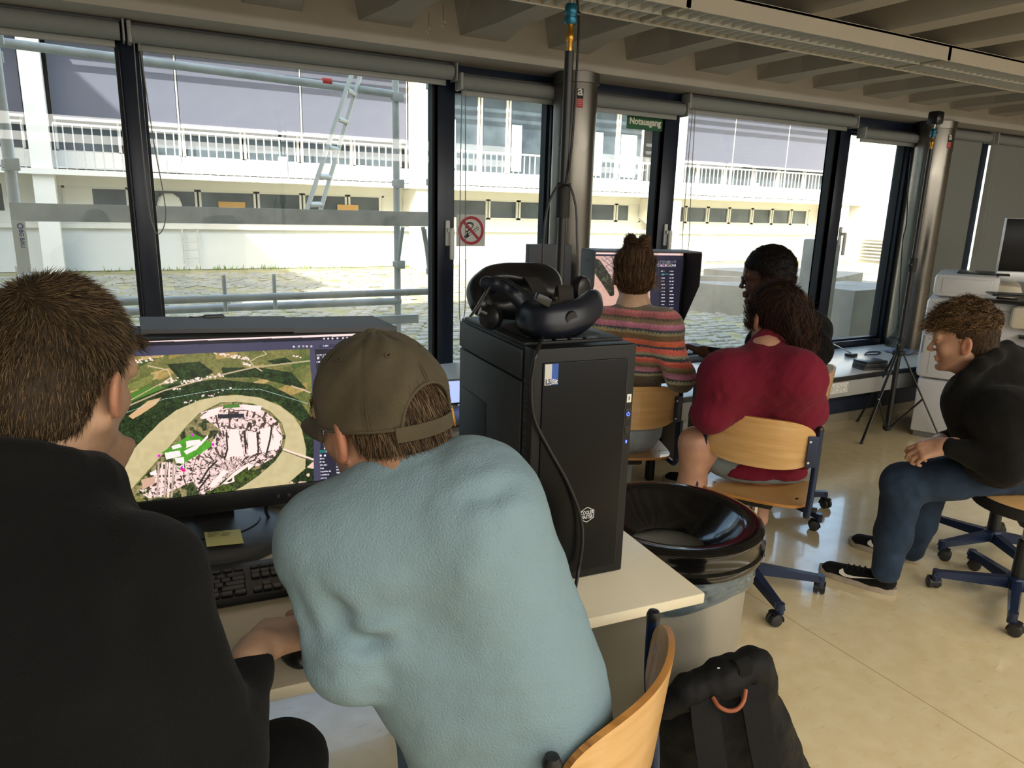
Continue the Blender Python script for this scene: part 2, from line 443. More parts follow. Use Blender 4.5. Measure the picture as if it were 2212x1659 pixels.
for x in ribs:
    if x<XL+.2 or x>XR-.2: continue
    if rme is None:
        o=rb.build('ceiling_rib',plaster,ce,smooth=False); rme=o.data; o.location=(x*SHELL_SCALE[0],0,0)
    else: inst('ceiling_rib',rme,ce,(x,0,0),world=False)
# walls
def wallbox(n,*a): return MB().box(*a).build(n,wallm,smooth=False,kind='structure')
wallbox('wall_left',XL-.15,XL,YB,3.7,.1,2.5); wallbox('wall_right',XR,XR+.15,YB,3.7,.1,2.5)
wb_=wallbox('wall_back',XL,XR,YB-.15,YB,.1,2.5)
# window frames ---------------------------------------------------------------
def window(n,x0,x1,fl_,fr,top,bot,leaf=False,label=None):
    r=thing(n,None,None,(x0,WY,0)); r['kind']='structure'
    del_=0
    m=MB(); m.box(x0-fl_,x0,WY-.03,WY+.07,0.56,TOPZ,bev=.004); m.build('frame_left',navy,r)
    m=MB(); m.box(x1,x1+fr,WY-.03,WY+.07,0.56,TOPZ,bev=.004); m.build('frame_right',navy,r)
    MB().box(x0,x1,WY-.03,WY+.07,top,TOPZ,bev=.004).build('frame_top',navy,r)
    MB().box(x0,x1,WY-.03,WY+.07,0.56,bot,bev=.004).build('frame_bottom',navy,r)
    m=MB()
    for (a,b,c,d) in ((x0,x0+.012,bot,top),(x1-.012,x1,bot,top),(x0,x1,top-.012,top),(x0,x1,bot,bot+.012)): m.box(a,b,WY+.0,WY+.05,c,d)
    m.build('gasket',blackm,r)
    MB().box(x0,x1,WY+.02,WY+.026,bot,top).build('pane',glass,r,smooth=False)
    if leaf is not False:
        hx=leaf; m=MB(); m.box(hx-.011,hx+.011,WY-.042,WY-.030,1.31,1.43,bev=.003).box(hx-.008,hx+.008,WY-.062,WY-.04,1.375,1.395,bev=.003)
        m.box(hx-.0,hx+.022,WY-.075,WY-.058,1.245,1.395,bev=.006); m.build('window_handle',plastw,r,label='white window handle')
    return r
window('window_1',-1.8,0.095,.08,.005,2.07,.64)
window('window_2',0.165,1.385,.065,.0,2.07,.64)
window('window_3',1.475,2.005,.088,.055,2.025,.66,leaf=1.437)
window('window_4',2.10,2.735,.04,.0,2.045,.66)
window('window_5',2.84,4.18,.105,.0,2.07,.64,leaf=2.79)
window('window_6',4.285,4.905,.10,.09,2.035,.64,leaf=4.295)
window('window_7',5.12,5.74,.12,.0,2.07,.64)
window('window_8',5.85,7.3,.11,.0,2.07,.64)
window('window_9',7.4,8.9,.10,.1,2.07,.64)
unit(); 
# parapet below the windows with a low window bench on top
CF,CB,CZ=3.08,3.80,0.45
wf=MB().box(XL-.5,XR+1.4,3.39,4.02,0,0.40).build('wall_window_side',mat('navy spandrel','232d40',0.6),smooth=False,kind='structure')
MB().box(XL-.5,XR+1.4,3.375,3.392,0,0.065).build('baseboard_window_side',mat('skirting','8f8775',0.6),smooth=False,kind='structure')
co=thing('window_bench','long low pale bench top with black edge running below the windows','bench',(2.5,3.4,0))
MB().box(-3.4,10.3,CF+.012,CB,CZ-.028,CZ,bev=.002).build('bench_top',mat('counter laminate','d3d0c6',0.3,var=.05,vscale=20),co)
MB().box(-3.4,10.3,CF,CF+.012,CZ-.034,CZ-.001,bev=.002).build('edge_band',blackp,co)
duct=MB().box(-3.4,6.0,CF+.03,CF+.10,CZ-.155,CZ-.035,bev=.003).build('cable_duct',mat('duct grey','a9a9a6',0.5),co)
for sx in (4.12,4.9): MB().box(sx-.002,sx+.002,CF+.0295,CF+.05,CZ-.155,CZ-.035).build('joint_line',blackm,duct)
for x in (-2.2,-.6,1.5,3.0,6.6): MB().box(x-.02,x+.02,CF+.12,3.385,0.0,CZ-.028,bev=.003).build('support_panel',mat('duct grey','a9a9a6',.5),co)
q0,q1=ony(1793,818,CF),ony(1841,812,CF)
so=thing('socket_strip','white triple power socket on the grey duct below the bench edge','socket',(q0[0],CF+.03,.36))
zc=.365; MB().box(q0[0],q1[0],CF+.018,CF+.0295,zc-.038,zc+.038,bev=.003).build('cover_plate',plastw,so)
for i in range(3):
    x=q0[0]+(q1[0]-q0[0])*(i+.5)/3
    MB().lathe([(.029,0),(.029,.004),(.026,.005),(.023,-.004),(0,-.005)],c=(x,CF+.018,zc),axis=(0,-1,0),n=24).build('socket',plastw,so)
    MB().cyl((x-.010,CF+.0215,zc),(x-.010,CF+.017,zc),.003,n=8).cyl((x+.010,CF+.0215,zc),(x+.010,CF+.017,zc),.003,n=8).build('contact_hole',blackm,so)
ra=thing('radiator','grey steel panel radiator below the bench behind the main desk','radiator',(.9,3.3,.1))
m=MB()
for i in range(30): m.box(-.17+i*.05,-.128+i*.05,3.30,3.335,.10,.37,bev=.006)
m.build('fin_panel',greyp,ra); MB().box(-.17,1.33,3.335,3.365,.09,.38,bev=.004).build('back_panel',greyp,ra)
MB().tube([(1.35,3.33,.14),(1.35,3.33,.0)],.01).build('pipe',greyp,ra)
unit(1.1667,-0.25)  # enlarged about the camera again: blinds, columns, lights and the outside
# roller blinds -------------------------------------------------------------
def blind(x0,x1,z,label,y=3.225,r=.032,drop=0.0,chain=None,fabric=True):
    t=thing('roller_blind',label,'blind',(x0,y,z),group='roller blinds along the window wall')
    MB().tube([(x0+.012,y,z),(x1-.012,y,z)],r,n=24).build('fabric_roll',blindm,t)
    MB().box(x0+.005,x1-.005,y-.004,WY-.045,z+r-.001,z+r+.010,bev=.002).build('mounting_rail',mat('rail dark','2b2d30',.5),t)
    for x in (x0,x1): 
        MB().box(x-.004,x+.012 if x==x0 else x+.004,y-r-.004,y+r+.006,z-r-.006,z+r+.008,bev=.006).build('end_bracket',plastg,t)
    if drop>0:
        MB().box(x0+.03,x1-.03,y+r-.004,y+r-.0025,z-drop,z+.005).build('fabric_sheet',blindm,t)
        MB().box(x0+.03,x1-.03,y+r-.010,y+r+.003,z-drop-.022,z-drop,bev=.004).build('bottom_bar',plastg,t)
    else:
        MB().box(x0+.03,x1-.03,y+r-.010,y+r+.001,z-r-.022,z-r+.004,bev=.003).build('bottom_bar',plastg,t)
    if chain:
        cx,zb,sw=chain
        pts=curve_pts([(cx-.008,y-.01,z-.02),(cx-.012,y-.012,(z+zb)/2),(cx-.012+sw*.2,y-.014,zb+.08),(cx+sw*.6,y-.014,zb),(cx+.02+sw,y-.014,zb+.09),(cx+.016+sw*.4,y-.012,(z+zb)/2),(cx+.010,y-.01,z-.02)],8)
        MB().tube(pts,.0022,n=6).build('bead_chain',mat('chain','8c8b86',.4),t)
    return t
blind(-1.75,0.115,2.088,'roller blind rolled up above the leftmost window behind the short-haired man')
blind(0.130,1.445,2.085,'long roller blind rolled up above the scaffolding window, chain looped at its left end',chain=(.155,1.36,.03))
blind(1.455,2.06,2.045,'short roller blind rolled up above the window with the no smoking sign',y=3.20,r=.03,chain=(1.475,.95,.0))
blind(2.115,2.795,2.035,'short roller blind rolled up above the green emergency exit sign',y=3.20,r=.03)
blind(2.825,4.225,2.083,'roller blind rolled up above the wide window behind the man with glasses',chain=(2.875,1.22,.02))
blind(4.275,4.915,2.020,'short roller blind rolled up above the narrow window by the rear tripod',y=3.20,r=.028)
blind(5.10,5.745,2.085,'grey roller blind fully lowered just right of the second steel column',drop=1.36)
blind(5.80,7.38,2.085,'wide grey roller blind fully lowered behind the screen on the printer',drop=1.36,chain=(5.84,1.25,.03))
blind(7.40,8.90,2.085,'grey roller blind fully lowered furthest along the window wall',drop=1.36)
# steel columns ---------------------------------------------------------------
def stick_a(par,cx,cy,r,z,az):
    # asbestos style warning sticker wrapped on the column: black 'a' field above a red text field
    def patch(nm,w,z0,z1,off,m):
        n=8; V=[];F=[]
        for i in range(n+1):
            a=az-w/2+w*i/n
            for zz in (z0,z1): V.append((cx+(r+off)*math.cos(a),cy+(r+off)*math.sin(a),zz))
        for i in range(n): F.append((2*i,2*i+1,2*i+3,2*i+2))
        return MB().add(V,F).build(nm,m,par)
    wb2=patch('sticker_black_field',.30,z-.035,z+.010,.0006,blackm); patch('sticker_red_field',.30,z-.075,z-.036,.0006,mat('sticker red','b3262b',.5))
    V,F=text_mesh('a',.062,bold=.0012,extrude=.0003)
    d=np.array([math.cos(az),math.sin(az),0]); x=np.array([-math.sin(az),math.cos(az),0])
    R=np.stack([x,[0,0,1],d],1)
    MB().add(V-V.mean(0),F,T=(R,(cx+d[0]*(r+.0016),cy+d[1]*(r+.0016),z-.010))).build('sticker_letter',plastw,par,smooth=False)
    for k in range(4):
        patch('sticker_text_line',.22,z-.066+k*.008,z-.063+k*.008,.0011,mat('sticker pink','d58c88',.5))
def column(cx,cy,r,label,az,zs):
    t=thing('steel_column',label,'column',(cx,cy,0),group='steel clad columns')
    prof=[(r,0),(r,TOPZ-.05)]; MB().lathe(prof,c=(cx,cy,0),n=64).build('steel_sleeve',steel,t)
    MB().lathe([(r,TOPZ-.052),(r+.006,TOPZ-.05),(r+.007,TOPZ-.004),(r,TOPZ-.001)],c=(cx,cy,0),n=64).build('top_collar',steel,t)
    MB().lathe([(r+.0006,zs[0]),(r+.0012,zs[0]+.002),(r+.0006,zs[0]+.004)],c=(cx,cy,0),n=64).build('sleeve_joint',steel,t)
    stick_a(t,cx,cy,r,zs[1],az); return t
column(2.045,3.13,.105,'steel clad round column left of the emergency exit sign',-1.95,(1.2,2.04))
column(4.94,3.13,.115,'steel clad round column right of the rear tripod and behind the printer',-1.72,(1.0,2.03))
# ceiling light strip ----------------------------------------------------------
lz=2.155; ly0,ly1=2.02,2.27
lam=mat('luminaire enamel','aca597',.4); fin_m=mat('louvre enamel','d0d0cc',.35)
fm=MB(); fm.box(-.0008,.0008,-.055,.055,0,.030); fme=None
for k in range(-2,5):
    x0=.3+1.45*k; x1=x0+1.446
    if x1>XR: break
    lab=['louvred ceiling light unit at the left end of the strip, out of the frame','louvred ceiling light unit out of the frame over the desk','louvred ceiling light unit nearest the blue headed tripod, cut by the top edge','louvred ceiling light unit in the middle of the strip between two joints','louvred ceiling light unit after the second joint, running to the right edge','louvred ceiling light unit beyond the right edge, second to last','louvred ceiling light unit at the far right end of the strip'][k+2]
    t=thing('ceiling_light',lab,'ceiling light',((x0+x1)/2,(ly0+ly1)/2,lz),group='louvred ceiling light units in one strip')
    m=MB(); m.box(x0,x1,ly0,ly0+.006,lz-.003,2.216).box(x0,x1,ly1-.006,ly1,lz-.003,2.216).box(x0,x1,ly0,ly1,2.206,2.214).box(x0,x0+.008,ly0,ly1,lz,2.21).box(x1-.008,x1,ly0,ly1,lz,2.21)
    m.build('housing',lam,t,smooth=False)
    MB().box(x0,x1,(ly0+ly1)/2-.002,(ly0+ly1)/2+.002,lz,lz+.032).build('louvre_spine',fin_m,t,smooth=False)
    if k<0 or k>3: continue
    for i in range(1,28):
        for yy in (ly0+.0635,ly1-.0635):
            if fme is None: o=fm.build('louvre_fin',fin_m,t,smooth=False,world=False); fme=o.data; place(o,t,(x0+i*.0516,yy,lz))
            else: inst('louvre_fin',fme,t,(x0+i*.0516,yy,lz))
# hooks in the ceiling
for (u,v,zz,lab) in ((926,40,2.22,'small wire hook hanging under the ceiling rib, left one of the pair'),(958,24,2.22,'small wire hook hanging under the ceiling rib, right one of the pair')):
    p=onz(u,v-14,zz)   # under the rib
    m=MB(); m.tube([p,p+[0,0,-.055]],.0012,n=6); m.tube([p+[0,0,-.055]]+[p+np.array([.010*math.sin(a),0,-.065-.0+.010*math.cos(a)]) for a in np.linspace(0,4.4,10)],.0012,n=6)
    props(m.build('ceiling_hook',chrome),lab,'hook')

# ================================================================ outside: courtyard and the opposite building
FY=17.2
facw=mat('facade white','e9e6de',0.8,var=.05,vscale=1.2); facg=mat('facade lower','dde0df',0.85,var=.05,vscale=1.0)
conc=mat('weathered concrete','a8a49a',.9,var=.3,vscale=2.0,bump=.4,bscale=12)
galv=mat('galvanised','cfcfcb',.55,.05,var=.25,vscale=9)
shadem=mat('sunscreen fabric','5c5e6b',.8,var=.04,vscale=3)
dglass=mat('dark glazing','333c44',.25,0.0,var=.6,vscale=1.2,spec=.5,color2='5d686f')
framew=mat('window frame white','dcdad2',.6)
grassm=mat('mossy joints','8b8a5d',.95,var=.5,vscale=3,color2='b5ab86')
gr=MB().box(-12,40,3.47,40,-.2,-.012).build('ground',grassm,smooth=False,kind='structure')
# cobbles
rs=np.random.RandomState(3); stone=mat('granite sett','b4afa0',.85,var=.25,vscale=1.5,color2='8f9083')
cells=[]
for j in range(74):
    y=3.62+j*.172
    xw0=-2.0-(y-3.3)*.02; xw1=min(22.5,3.0+y*1.45)
    nx=int((xw1-xw0)/.20)
    for i in range(nx):
        if rs.rand()<.16: continue
        x=xw0+i*.20+(j%2)*.1+rs.uniform(-.02,.02)
        if (int((x*0.55+y*0.9)/0.42)%5==0) and rs.rand()<.45: continue
        cells.append((x,y+rs.uniform(-.015,.015),rs.uniform(.070,.088),rs.uniform(.055,.072),rs.uniform(-.1,.1),rs.uniform(.0,.018)))
vis=[]
for c in cells:
    u,v=PR((c[0],c[1],0)); vis.append((0<u<2212) and v<790)
near=sorted([i for i,c in enumerate(cells) if vis[i] and c[1]>4.3],key=lambda i:cells[i][1])[:300]; ns=set(near)
sb=MB(); sb.hexa([(-1,-1,-.02),(1,-1,-.02),(1,1,-.02),(-1,1,-.02)],[(-.86,-.86,.0),(.86,-.86,.0),(.86,.86,.0),(-.86,.86,.0)])
sme=sb.build('cobblestone',stone,gr,smooth=False,world=False); place(sme,gr,(cells[near[0]][0],cells[near[0]][1],cells[near[0]][5])); sme.scale=(cells[near[0]][2],cells[near[0]][3],1)
for i in near[1:]:
    c=cells[i]; inst('cobblestone',sme.data,gr,(c[0],c[1],c[5]),(0,0,c[4]),(c[2],c[3],1))
V0=np.array([(-1,-1,-.02),(1,-1,-.02),(1,1,-.02),(-1,1,-.02),(-.86,-.86,0),(.86,-.86,0),(.86,.86,0),(-.86,.86,0)],float); VV=[];FF=[];n=0
for i,c in enumerate(cells):
    if i in ns: continue
    ca,sa=math.cos(c[4]),math.sin(c[4]); v=V0*[c[2],c[3],1]
    v=np.stack([v[:,0]*ca-v[:,1]*sa+c[0],v[:,0]*sa+v[:,1]*ca+c[1],v[:,2]+c[5]],1); VV.append(v)
    FF+=[(n+4,n+5,n+6,n+7),(n,n+1,n+5,n+4),(n+1,n+2,n+6,n+5),(n+2,n+3,n+7,n+6),(n+3,n,n+4,n+7)]; n+=8
link('cobblestones',mesh_from('cobblestones',U(np.concatenate(VV)),FF),stone,gr,kind='stuff')
# grass tufts along the facade foot
m=MB()
for i in range(260):
    x=rs.uniform(-1,12); y=17.2-rs.uniform(0.0,.35); h=rs.uniform(.03,.13); a=rs.uniform(-.05,.05)
    m.add([(x-.012,y,0),(x+.012,y,0),(x+a,y+a,h)],[(0,1,2)])
m.build('grass_tufts',mat('weeds','6f8a3a',.8),gr,smooth=False,kind='stuff')

B=thing('opposite_building','white two storey building across the cobbled courtyard','building',(10,FY,0))
MB().box(-5.48,22.18,FY,FY+.4,0,.92).build('plinth_wall',facg,B,smooth=False)
MB().box(-5.48,22.18,FY-.10,FY+.05,.86,.95).build('sill_ledge',facw,B,smooth=False)
MB().box(-5.48,22.18,FY+.35,FY+3,.9,4.8).build('back_wall',mat('interior grey','6d7072',.8),B,smooth=False)
MB().box(-5.48,22.18,FY-.02,FY+.35,1.68,1.95).build('fascia',facw,B,smooth=False)
MB().box(-5.48,22.18,FY-1.0,FY,1.86,1.96).build('balcony_slab',facw,B,smooth=False)
MB().box(-5.48,22.18,FY-.30,FY-.22,2.0,2.32).build('parapet_strip',facw,B,smooth=False)
MB().box(-5.48,22.18,FY-.6,FY+.6,4.40,4.62).build('roof_fascia',facw,B,smooth=False)
for k in range(4): MB().tube([(-5.48,FY-.9+.12*k,4.30+.09*k),(22.0,FY-.9+.12*k,4.30+.09*k)],.045,n=8).build('roof_pipe',facw,B)
cols=[-7.9,-.96,6.52,14.0,21.5]
cm=MB(); cm.box(-.17,.17,FY-1.05,FY-.6,0,4.4); cm.hexa([(-.17,FY-1.05,.9),(.17,FY-1.05,.9),(.17,FY-.6,.9),(-.17,FY-.6,.9)],[(-.17,FY-1.05,1.95),(.17,FY-1.05,1.95),(.17,FY,1.95),(-.17,FY,1.95)])
for i,x in enumerate(cols): 
    if i==0: continue
    mm=MB(); w_=.17 if i!=3 else .40
    mm.box(x-w_,x+w_,FY-.9,FY-.45,0,4.4); mm.prism([(FY-.7,1.0),(FY-.02,1.3),(FY-.02,1.85),(FY-.7,1.85)],x-w_+.01,x+w_-.01,ax='x'); mm.build('column',facw,B,smooth=False)
# ground floor ribbon windows
def far_window(x0,x1,z0,z1,y,curt=None):
    f=MB(); t=.045
    for a in ((x0,x0+t,z0,z1),(x1-t,x1,z0,z1),(x0,x1,z0,z0+t),(x0,x1,z1-t,z1)): f.box(a[0],a[1],y-.05,y+.03,a[2],a[3])
    w=f.build('window',framew,B,smooth=False); MB().box(x0+t,x1-t,y,y+.01,z0+t,z1-t).build('pane',dglass,w,smooth=False)
    if curt:
        n=14; V=[];F=[]
        for i in range(n+1):
            xx=x0+.08+(x1-x0-.16)*curt*i/n; yy=y-.03+(.02 if i%2 else -.0)
            V+=[(xx,yy,z0+.1),(xx,yy,z0+(z1-z0)*.62)]
        for i in range(n): F.append((2*i,2*i+2,2*i+3,2*i+1))
        MB().add(V,F).build('curtain',mat('pale curtain','b9cbd8',.8),w,smooth=False)
    return w
xs=[-.75,.45,1.75,2.95,3.95,5.0,5.9,6.35, 6.75,7.6,8.7,9.6,10.7,11.8,12.8,13.7, 14.5,15.4,16.3,17.2,18.2,19.1,20.0,20.9]
for a,b in zip(xs[:-1],xs[1:]):
    if b-a<.5: continue
    if any(abs((a+b)/2-x)<.70 for x in cols): continue
    far_window(a+.02,b-.02,1.17,1.68,FY+.06)
MB().box(-5.48,22.18,FY+.03,FY+.2,.92,1.17).build('sill_band',facw,B,smooth=False)
# upper floor: sunscreens in bays 1 and 3, open windows in bay 2
def shades(x0,x1,edges):
    for a,b in zip(edges[:-1],edges[1:]):
        s=MB().box(a+.03,b-.03,FY-.42,FY-.40,2.93,4.36).build('sunscreen',shadem,B,smooth=False)
        MB().box(a+.03,b-.03,FY-.45,FY-.39,2.88,2.93).build('bottom_bar',facw,s,smooth=False)
        MB().tube([(b,FY-.41,2.2),(b,FY-.41,4.4)],.018,n=6).build('guide_rail',galv,s)
shades(0,0,[-6.0,-4.2,-2.7,-1.15]); shades(0,0,[-.74,1.45,3.9,6.32]); shades(0,0,[14.45,16.7,19.0,21.3])
def upwin(xs_,c=None):
    for i,(a,b) in enumerate(zip(xs_[:-1],xs_[1:])): far_window(a+.02,b-.02,2.3,4.30,FY-.12,curt=c[i%len(c)] if c else None)
upwin([-5.8,-4.5,-3.2,-1.2]); upwin([-.75,.4,1.5,2.7,3.9,5.1,6.3]); upwin([6.75,8.35,9.15,10.35,11.6,12.6,13.5],[.6,None,.3,.9,.5,.8]); upwin([14.45,15.6,16.7,17.9,19.0,20.2,21.3])
# railings with every bar
barm=MB().box(-.011,.011,-.011,.011,0,.80); bme=None
for (a,b) in ((-2.6,-1.18),(-.72,6.30),(6.74,13.55),(14.45,21.3)):
    r=MB().box(a,b,FY-.93,FY-.87,2.745,2.785).box(a,b,FY-.93,FY-.88,1.985,2.01).build('railing',galv,B,smooth=False)
    nb=int((b-a)/.155)
    for i in range(nb+1):
        x=a+i*.155
        if bme is None: o=barm.build('bar',galv,r,smooth=False,world=False); place(o,r,(x,FY-.9,1.96)); bme=o.data
        else: inst('bar',bme,r,(x,FY-.9,1.96))
for x,l in ((3.35,0),(17.2,0)): MB().box(x-.09,x+.09,FY-1.0,FY-.94,2.08,2.40,bev=.02).build('wall_lamp',framew,B)
for x in cols[1:]: MB().box(x-.75,x+.75,FY+.03,FY+.2,1.17,1.68).build('wall_pier',facw,B,smooth=False)
# yellowish boards seen behind panes
for (x0,x1) in ((2.15,2.7),(4.75,5.25)): MB().box(x0,x1,FY+.0,FY+.02,1.22,1.45).build('cardboard_sheet',mat('cardboard','c99d5a',.8),B,smooth=False)
MB().lathe([(0,0),(.21,0),(.24,.05),(.21,.10),(0,.10)],c=(1.18,FY-.02,1.36),axis=(0,-1,0),n=10).build('wall_fan',framew,B)
# neighbouring wings: one closing the courtyard on the right, one high one to the left that shades it
W2=thing('right_wing','white windowless wing closing the courtyard behind the narrow window','building',(24,15,0))
MB().box(22.2,22.6,6.0,17.2,0,6.2).build('end_wall',facw,W2,smooth=False)
def wwin(y0,y1,z0,z1,m_):
    f=MB().box(22.12,22.22,y0,y1,z0,z1).build('window',framew,W2,smooth=False); MB().box(22.10,22.13,y0+.05,y1-.05,z0+.05,z1-.05).build('pane',dglass,f,smooth=False)
    if m_: MB().box(22.06,22.10,y0+.15,y1-.45,z0+.05,z1-.6).build('yellow_curtain',mat('yellow cloth','e8d51c',.8),f,smooth=False)
wwin(13.6,14.6,.85,2.2,True); wwin(11.2,12.3,.9,2.2,False)
for k in range(7): MB().box(22.05,22.14,15.0-.35,16.0,.12+k*.11,.17+k*.11).build('vent_slat',conc,W2,smooth=False)
MB().box(21.9,22.2,11.0,12.2,3.05,3.75).build('corrugated_hood',galv,W2,smooth=False)
W3=thing('left_wing','tall plain wing left of the courtyard, outside the frame','building',(-8,10,0))
MB().box(-12,-6.0,3.75,17.1,0,9.5).build('wing_wall',facw,W3,smooth=False)
W4=thing('own_upper_storeys','upper storeys of the own building above the ceiling, outside the frame','building',(3,0,2.8))
MB().box(-12,30,-6,3.72,2.78,6.9).build('storey_wall',facw,W4,smooth=False)
# wall ladders on the facade
def rung_ladder(x,y,z0,z1,w,label):
    t=thing('wall_ladder',label,'ladder',(x,y,z0))
    for s in (-1,1): MB().tube([(x+s*w/2,y,z0),(x+s*w/2,y,z1),(x+s*w/2,y+.12,z1+.02)],.016,n=6).build('rail',galv,t)
    k=z0+.12
    while k<z1: MB().tube([(x-w/2,y,k),(x+w/2,y,k)],.012,n=6).build('rung',galv,t); k+=.17
    return t
rung_ladder(1.52,FY-.16,.14,.86,.30,'small steel ladder on the shaded plinth wall seen past the blind chain')
rung_ladder(16.1,FY-.22,.05,.98,.34,'small steel ladder on the sunlit plinth wall beside the man with glasses')
# concrete blocks and planters in the courtyard
def slab(label,pts,z,name='concrete_block',cat='concrete block'):
    c=np.mean(pts,0); o=MB().prism([(p[0],p[1]) for p in pts],-.02,z).build(name,conc,smooth=False); return props(o,label,cat)
def blk(u0,v0,u1,v1,dep,z,label):
    a=onz(u0,v0,0);b=onz(u1,v1,0); d=np.array([b[0]-a[0],b[1]-a[1]]); nrm=np.array([-d[1],d[0]])/np.linalg.norm(d); 
    if nrm@a[:2]<0: nrm=-nrm
    slab(label,[a[:2],b[:2],b[:2]+nrm*dep,a[:2]+nrm*dep],z)
blk(990,606,1180,612,1.2,.36,'low pale concrete slab on the cobbles beyond the no smoking sign')
blk(1515,640,1790,668,2.0,.50,'long low concrete bench block in sunlight behind the man with glasses')
blk(1830,752,1945,735,.8,ony(1870,622,5.6)[2],'shaded concrete block close to the window right of the curved planter')
blk(1800,640,1925,650,.5,.30,'low concrete kerb block with sunlit paving beyond, seen in the narrow window')
m=MB(); m.lathe([(.85,-.02),(.85,.44),(.72,.44),(.72,.36),(0,.36)],c=(8.75,8.65,0),n=48); props(m.build('round_planter',conc),'round concrete planter on the cobbles left of the man with glasses','planter')
props(MB().box(6.50,6.76,5.12,5.40,0,ony(1755,517,5.25)[2],bev=.02).build('concrete_post',conc),'tall weathered concrete post standing left of the navy mullion','post')
tp=onz(1870,600,0.0); m=MB(); m.lathe([(.24,0),(.30,.04),(.30,.14),(.24,.18),(.17,.14),(.17,.04)],c=(tp[0]-3,tp[1]-1,0),n=24,closed=True); props(m.build('old_tyre',blackm),'dark tyre lying on the sunlit paving seen in the narrow window','tyre')

# scaffold right outside the window -------------------------------------------
S=thing('scaffold','galvanised scaffold frame standing outside the left windows','scaffold',(.7,4.8,0))
def tb(nm,a,b,r=.024,m_=galv): return MB().tube([a,b],r,n=12).build(nm,m_,S)
for (x,y) in ((-.40,4.5),(-.46,5.1),(1.86,4.5),(1.84,5.1)):
    p=tb('standard',(x,y,0),(x,y,3.0)); 
    for z in (1.05,1.62,2.2): MB().lathe([(.024,0),(.036,.004),(.036,.04),(.024,.045)],c=(x,y,z),n=10).box(x-.02,x+.045,y-.045,y-.02,z-.01,z+.05,bev=.004).build('coupler',galv,p)
def plank(nm,a,b,z0,z1,th=.03):
    return MB().hexa([(a[0],a[1]-th/2,z0),(b[0],b[1]-th/2,z0),(b[0],b[1]+th/2,z0),(a[0],a[1]+th/2,z0)],[(a[0],a[1]-th/2,z1),(b[0],b[1]-th/2,z1),(b[0],b[1]+th/2,z1),(a[0],a[1]+th/2,z1)]).build(nm,galv,S,smooth=False)
plank('deck_edge_beam',(-.42,4.46),(1.84,4.46),1.365,1.455)
tb('guard_rail',(-.46,5.1,2.30),(1.84,5.1,2.24),.026); tb('guard_rail',(-.42,4.62,2.36),(1.84,4.62,2.35),.020)
tb('bottom_rail',(-2.4,4.52,.935),(1.86,4.52,.935),.022); tb('bottom_rail',(-2.4,5.1,.80),(1.86,5.1,.80),.026)
tb('transom',(1.86,4.5,1.4),(1.84,5.1,1.4)); tb('transom',(-.40,4.5,1.4),(-.46,5.1,1.4)); plank('transom_board',(1.50,4.75),(1.86,4.75),.69,.75)
for (a,b) in (((1.86,4.5,.95),(1.86,4.62,1.34)),((1.84,5.1,1.05),(1.84,4.98,1.34)),((1.50,4.75,.3),(1.50,4.75,.74)),((1.86,4.5,1.05),(1.80,4.5,1.36))): tb('gusset',a,b,.014)
for x in (.62,.2,.93): tb('toe_peg',(x,4.95,.80),(x,4.95,1.03),.013)
MB().tube([(-.455,5.1,1.95),(-.455,5.1,2.06)],.0265,n=12).build('red_band',mat('safety red','c8321f',.5),S,label='red marking band')
q=ony(705,160,5.1); MB().tube([(q[0]-.03,5.1,2.272),(q[0]+.03,5.1,2.27)],.0275,n=12).build('red_band',MATS['safety red'],S,label='red marking band')
L_=thing('leaning_ladder','aluminium ladder leaning inside the scaffold behind the wide window','ladder',(1.3,4.8,1.4))
def lad(u,v): return ony(u,v,4.85)
al=mat('aluminium','c4c3bd',.45,.2)
l0,l1=lad(664,462),lad(776,120); r0,r1=lad(688,462),lad(800,120)
l0,l1=lad(660,462),lad(773,120); r0,r1=lad(692,462),lad(793,120)
r0=r0+[.05,.22,0]; r1=r1+[.05,.22,0]
for a,b in ((l0,l1),(r0,r1)):
    MB().tube([a,b],.030,n=4,sq=(1,.5)).build('rail',al,L_,smooth=False)
for t in np.linspace(.06,.97,6): MB().tube([l0+(l1-l0)*t,r0+(r1-r0)*t],.018,n=8).build('rung',al,L_)
sg=thing('scaffold_notice','white notice banner with blue printing tied to the scaffold','sign',(-.5,4.4,1.3))
c0=ony(48,520,4.42)
MB().box(c0[0]-.035,c0[0]+.022,4.42,4.424,c0[2]-.16,c0[2]+.10).build('banner',plastw,sg,smooth=False)
V,F=text_mesh('BG BAU',.026,bold=.0006); R=np.array([[0,0,0],[0,0,-1],[0,0,0]],float)
R=np.stack([[0,0,-1],[1,0,0],[0,-1,0]],1); MB().add(V,F,T=(R,(c0[0]+.0,4.418,c0[2]+.01))).build('lettering',mat('print blue','2c3f7a',.6),sg,smooth=False)
m=MB(); m.lathe([(.009,0),(.014,0),(.014,.001),(.009,.001)],c=(c0[0]+.0,4.4195,c0[2]+.072),axis=(0,-1,0),n=20,closed=True); m.build('emblem',MATS['print blue'],sg)

unit()
# ================================================================ furniture and equipment (metres, floor at zero)
unit()
woodc=mat('beech plywood','deb47a',0.36,var=.18,vscale=5,stretch=(1,1,9),color2='cb9c5e',coat=.25)
ply=mat('plywood edge','c98f48',.45,var=.5,vscale=40,stretch=(.2,.2,6),color2='8b5a28')
navym=mat('navy tube','1b2a47',.3,.25)
rubber=mat('caster rubber','2c2c2b',.55)
tblm=mat('desk laminate','dcd3ba',.35,var=.03,vscale=30)
ROT=-5.5*PI/180; EX=np.array([math.cos(ROT),math.sin(ROT),0]); EY=np.array([-math.sin(ROT),math.cos(ROT),0]); EZ=np.array([0,0,1.])
RD=np.stack([EX,EY,EZ],1)
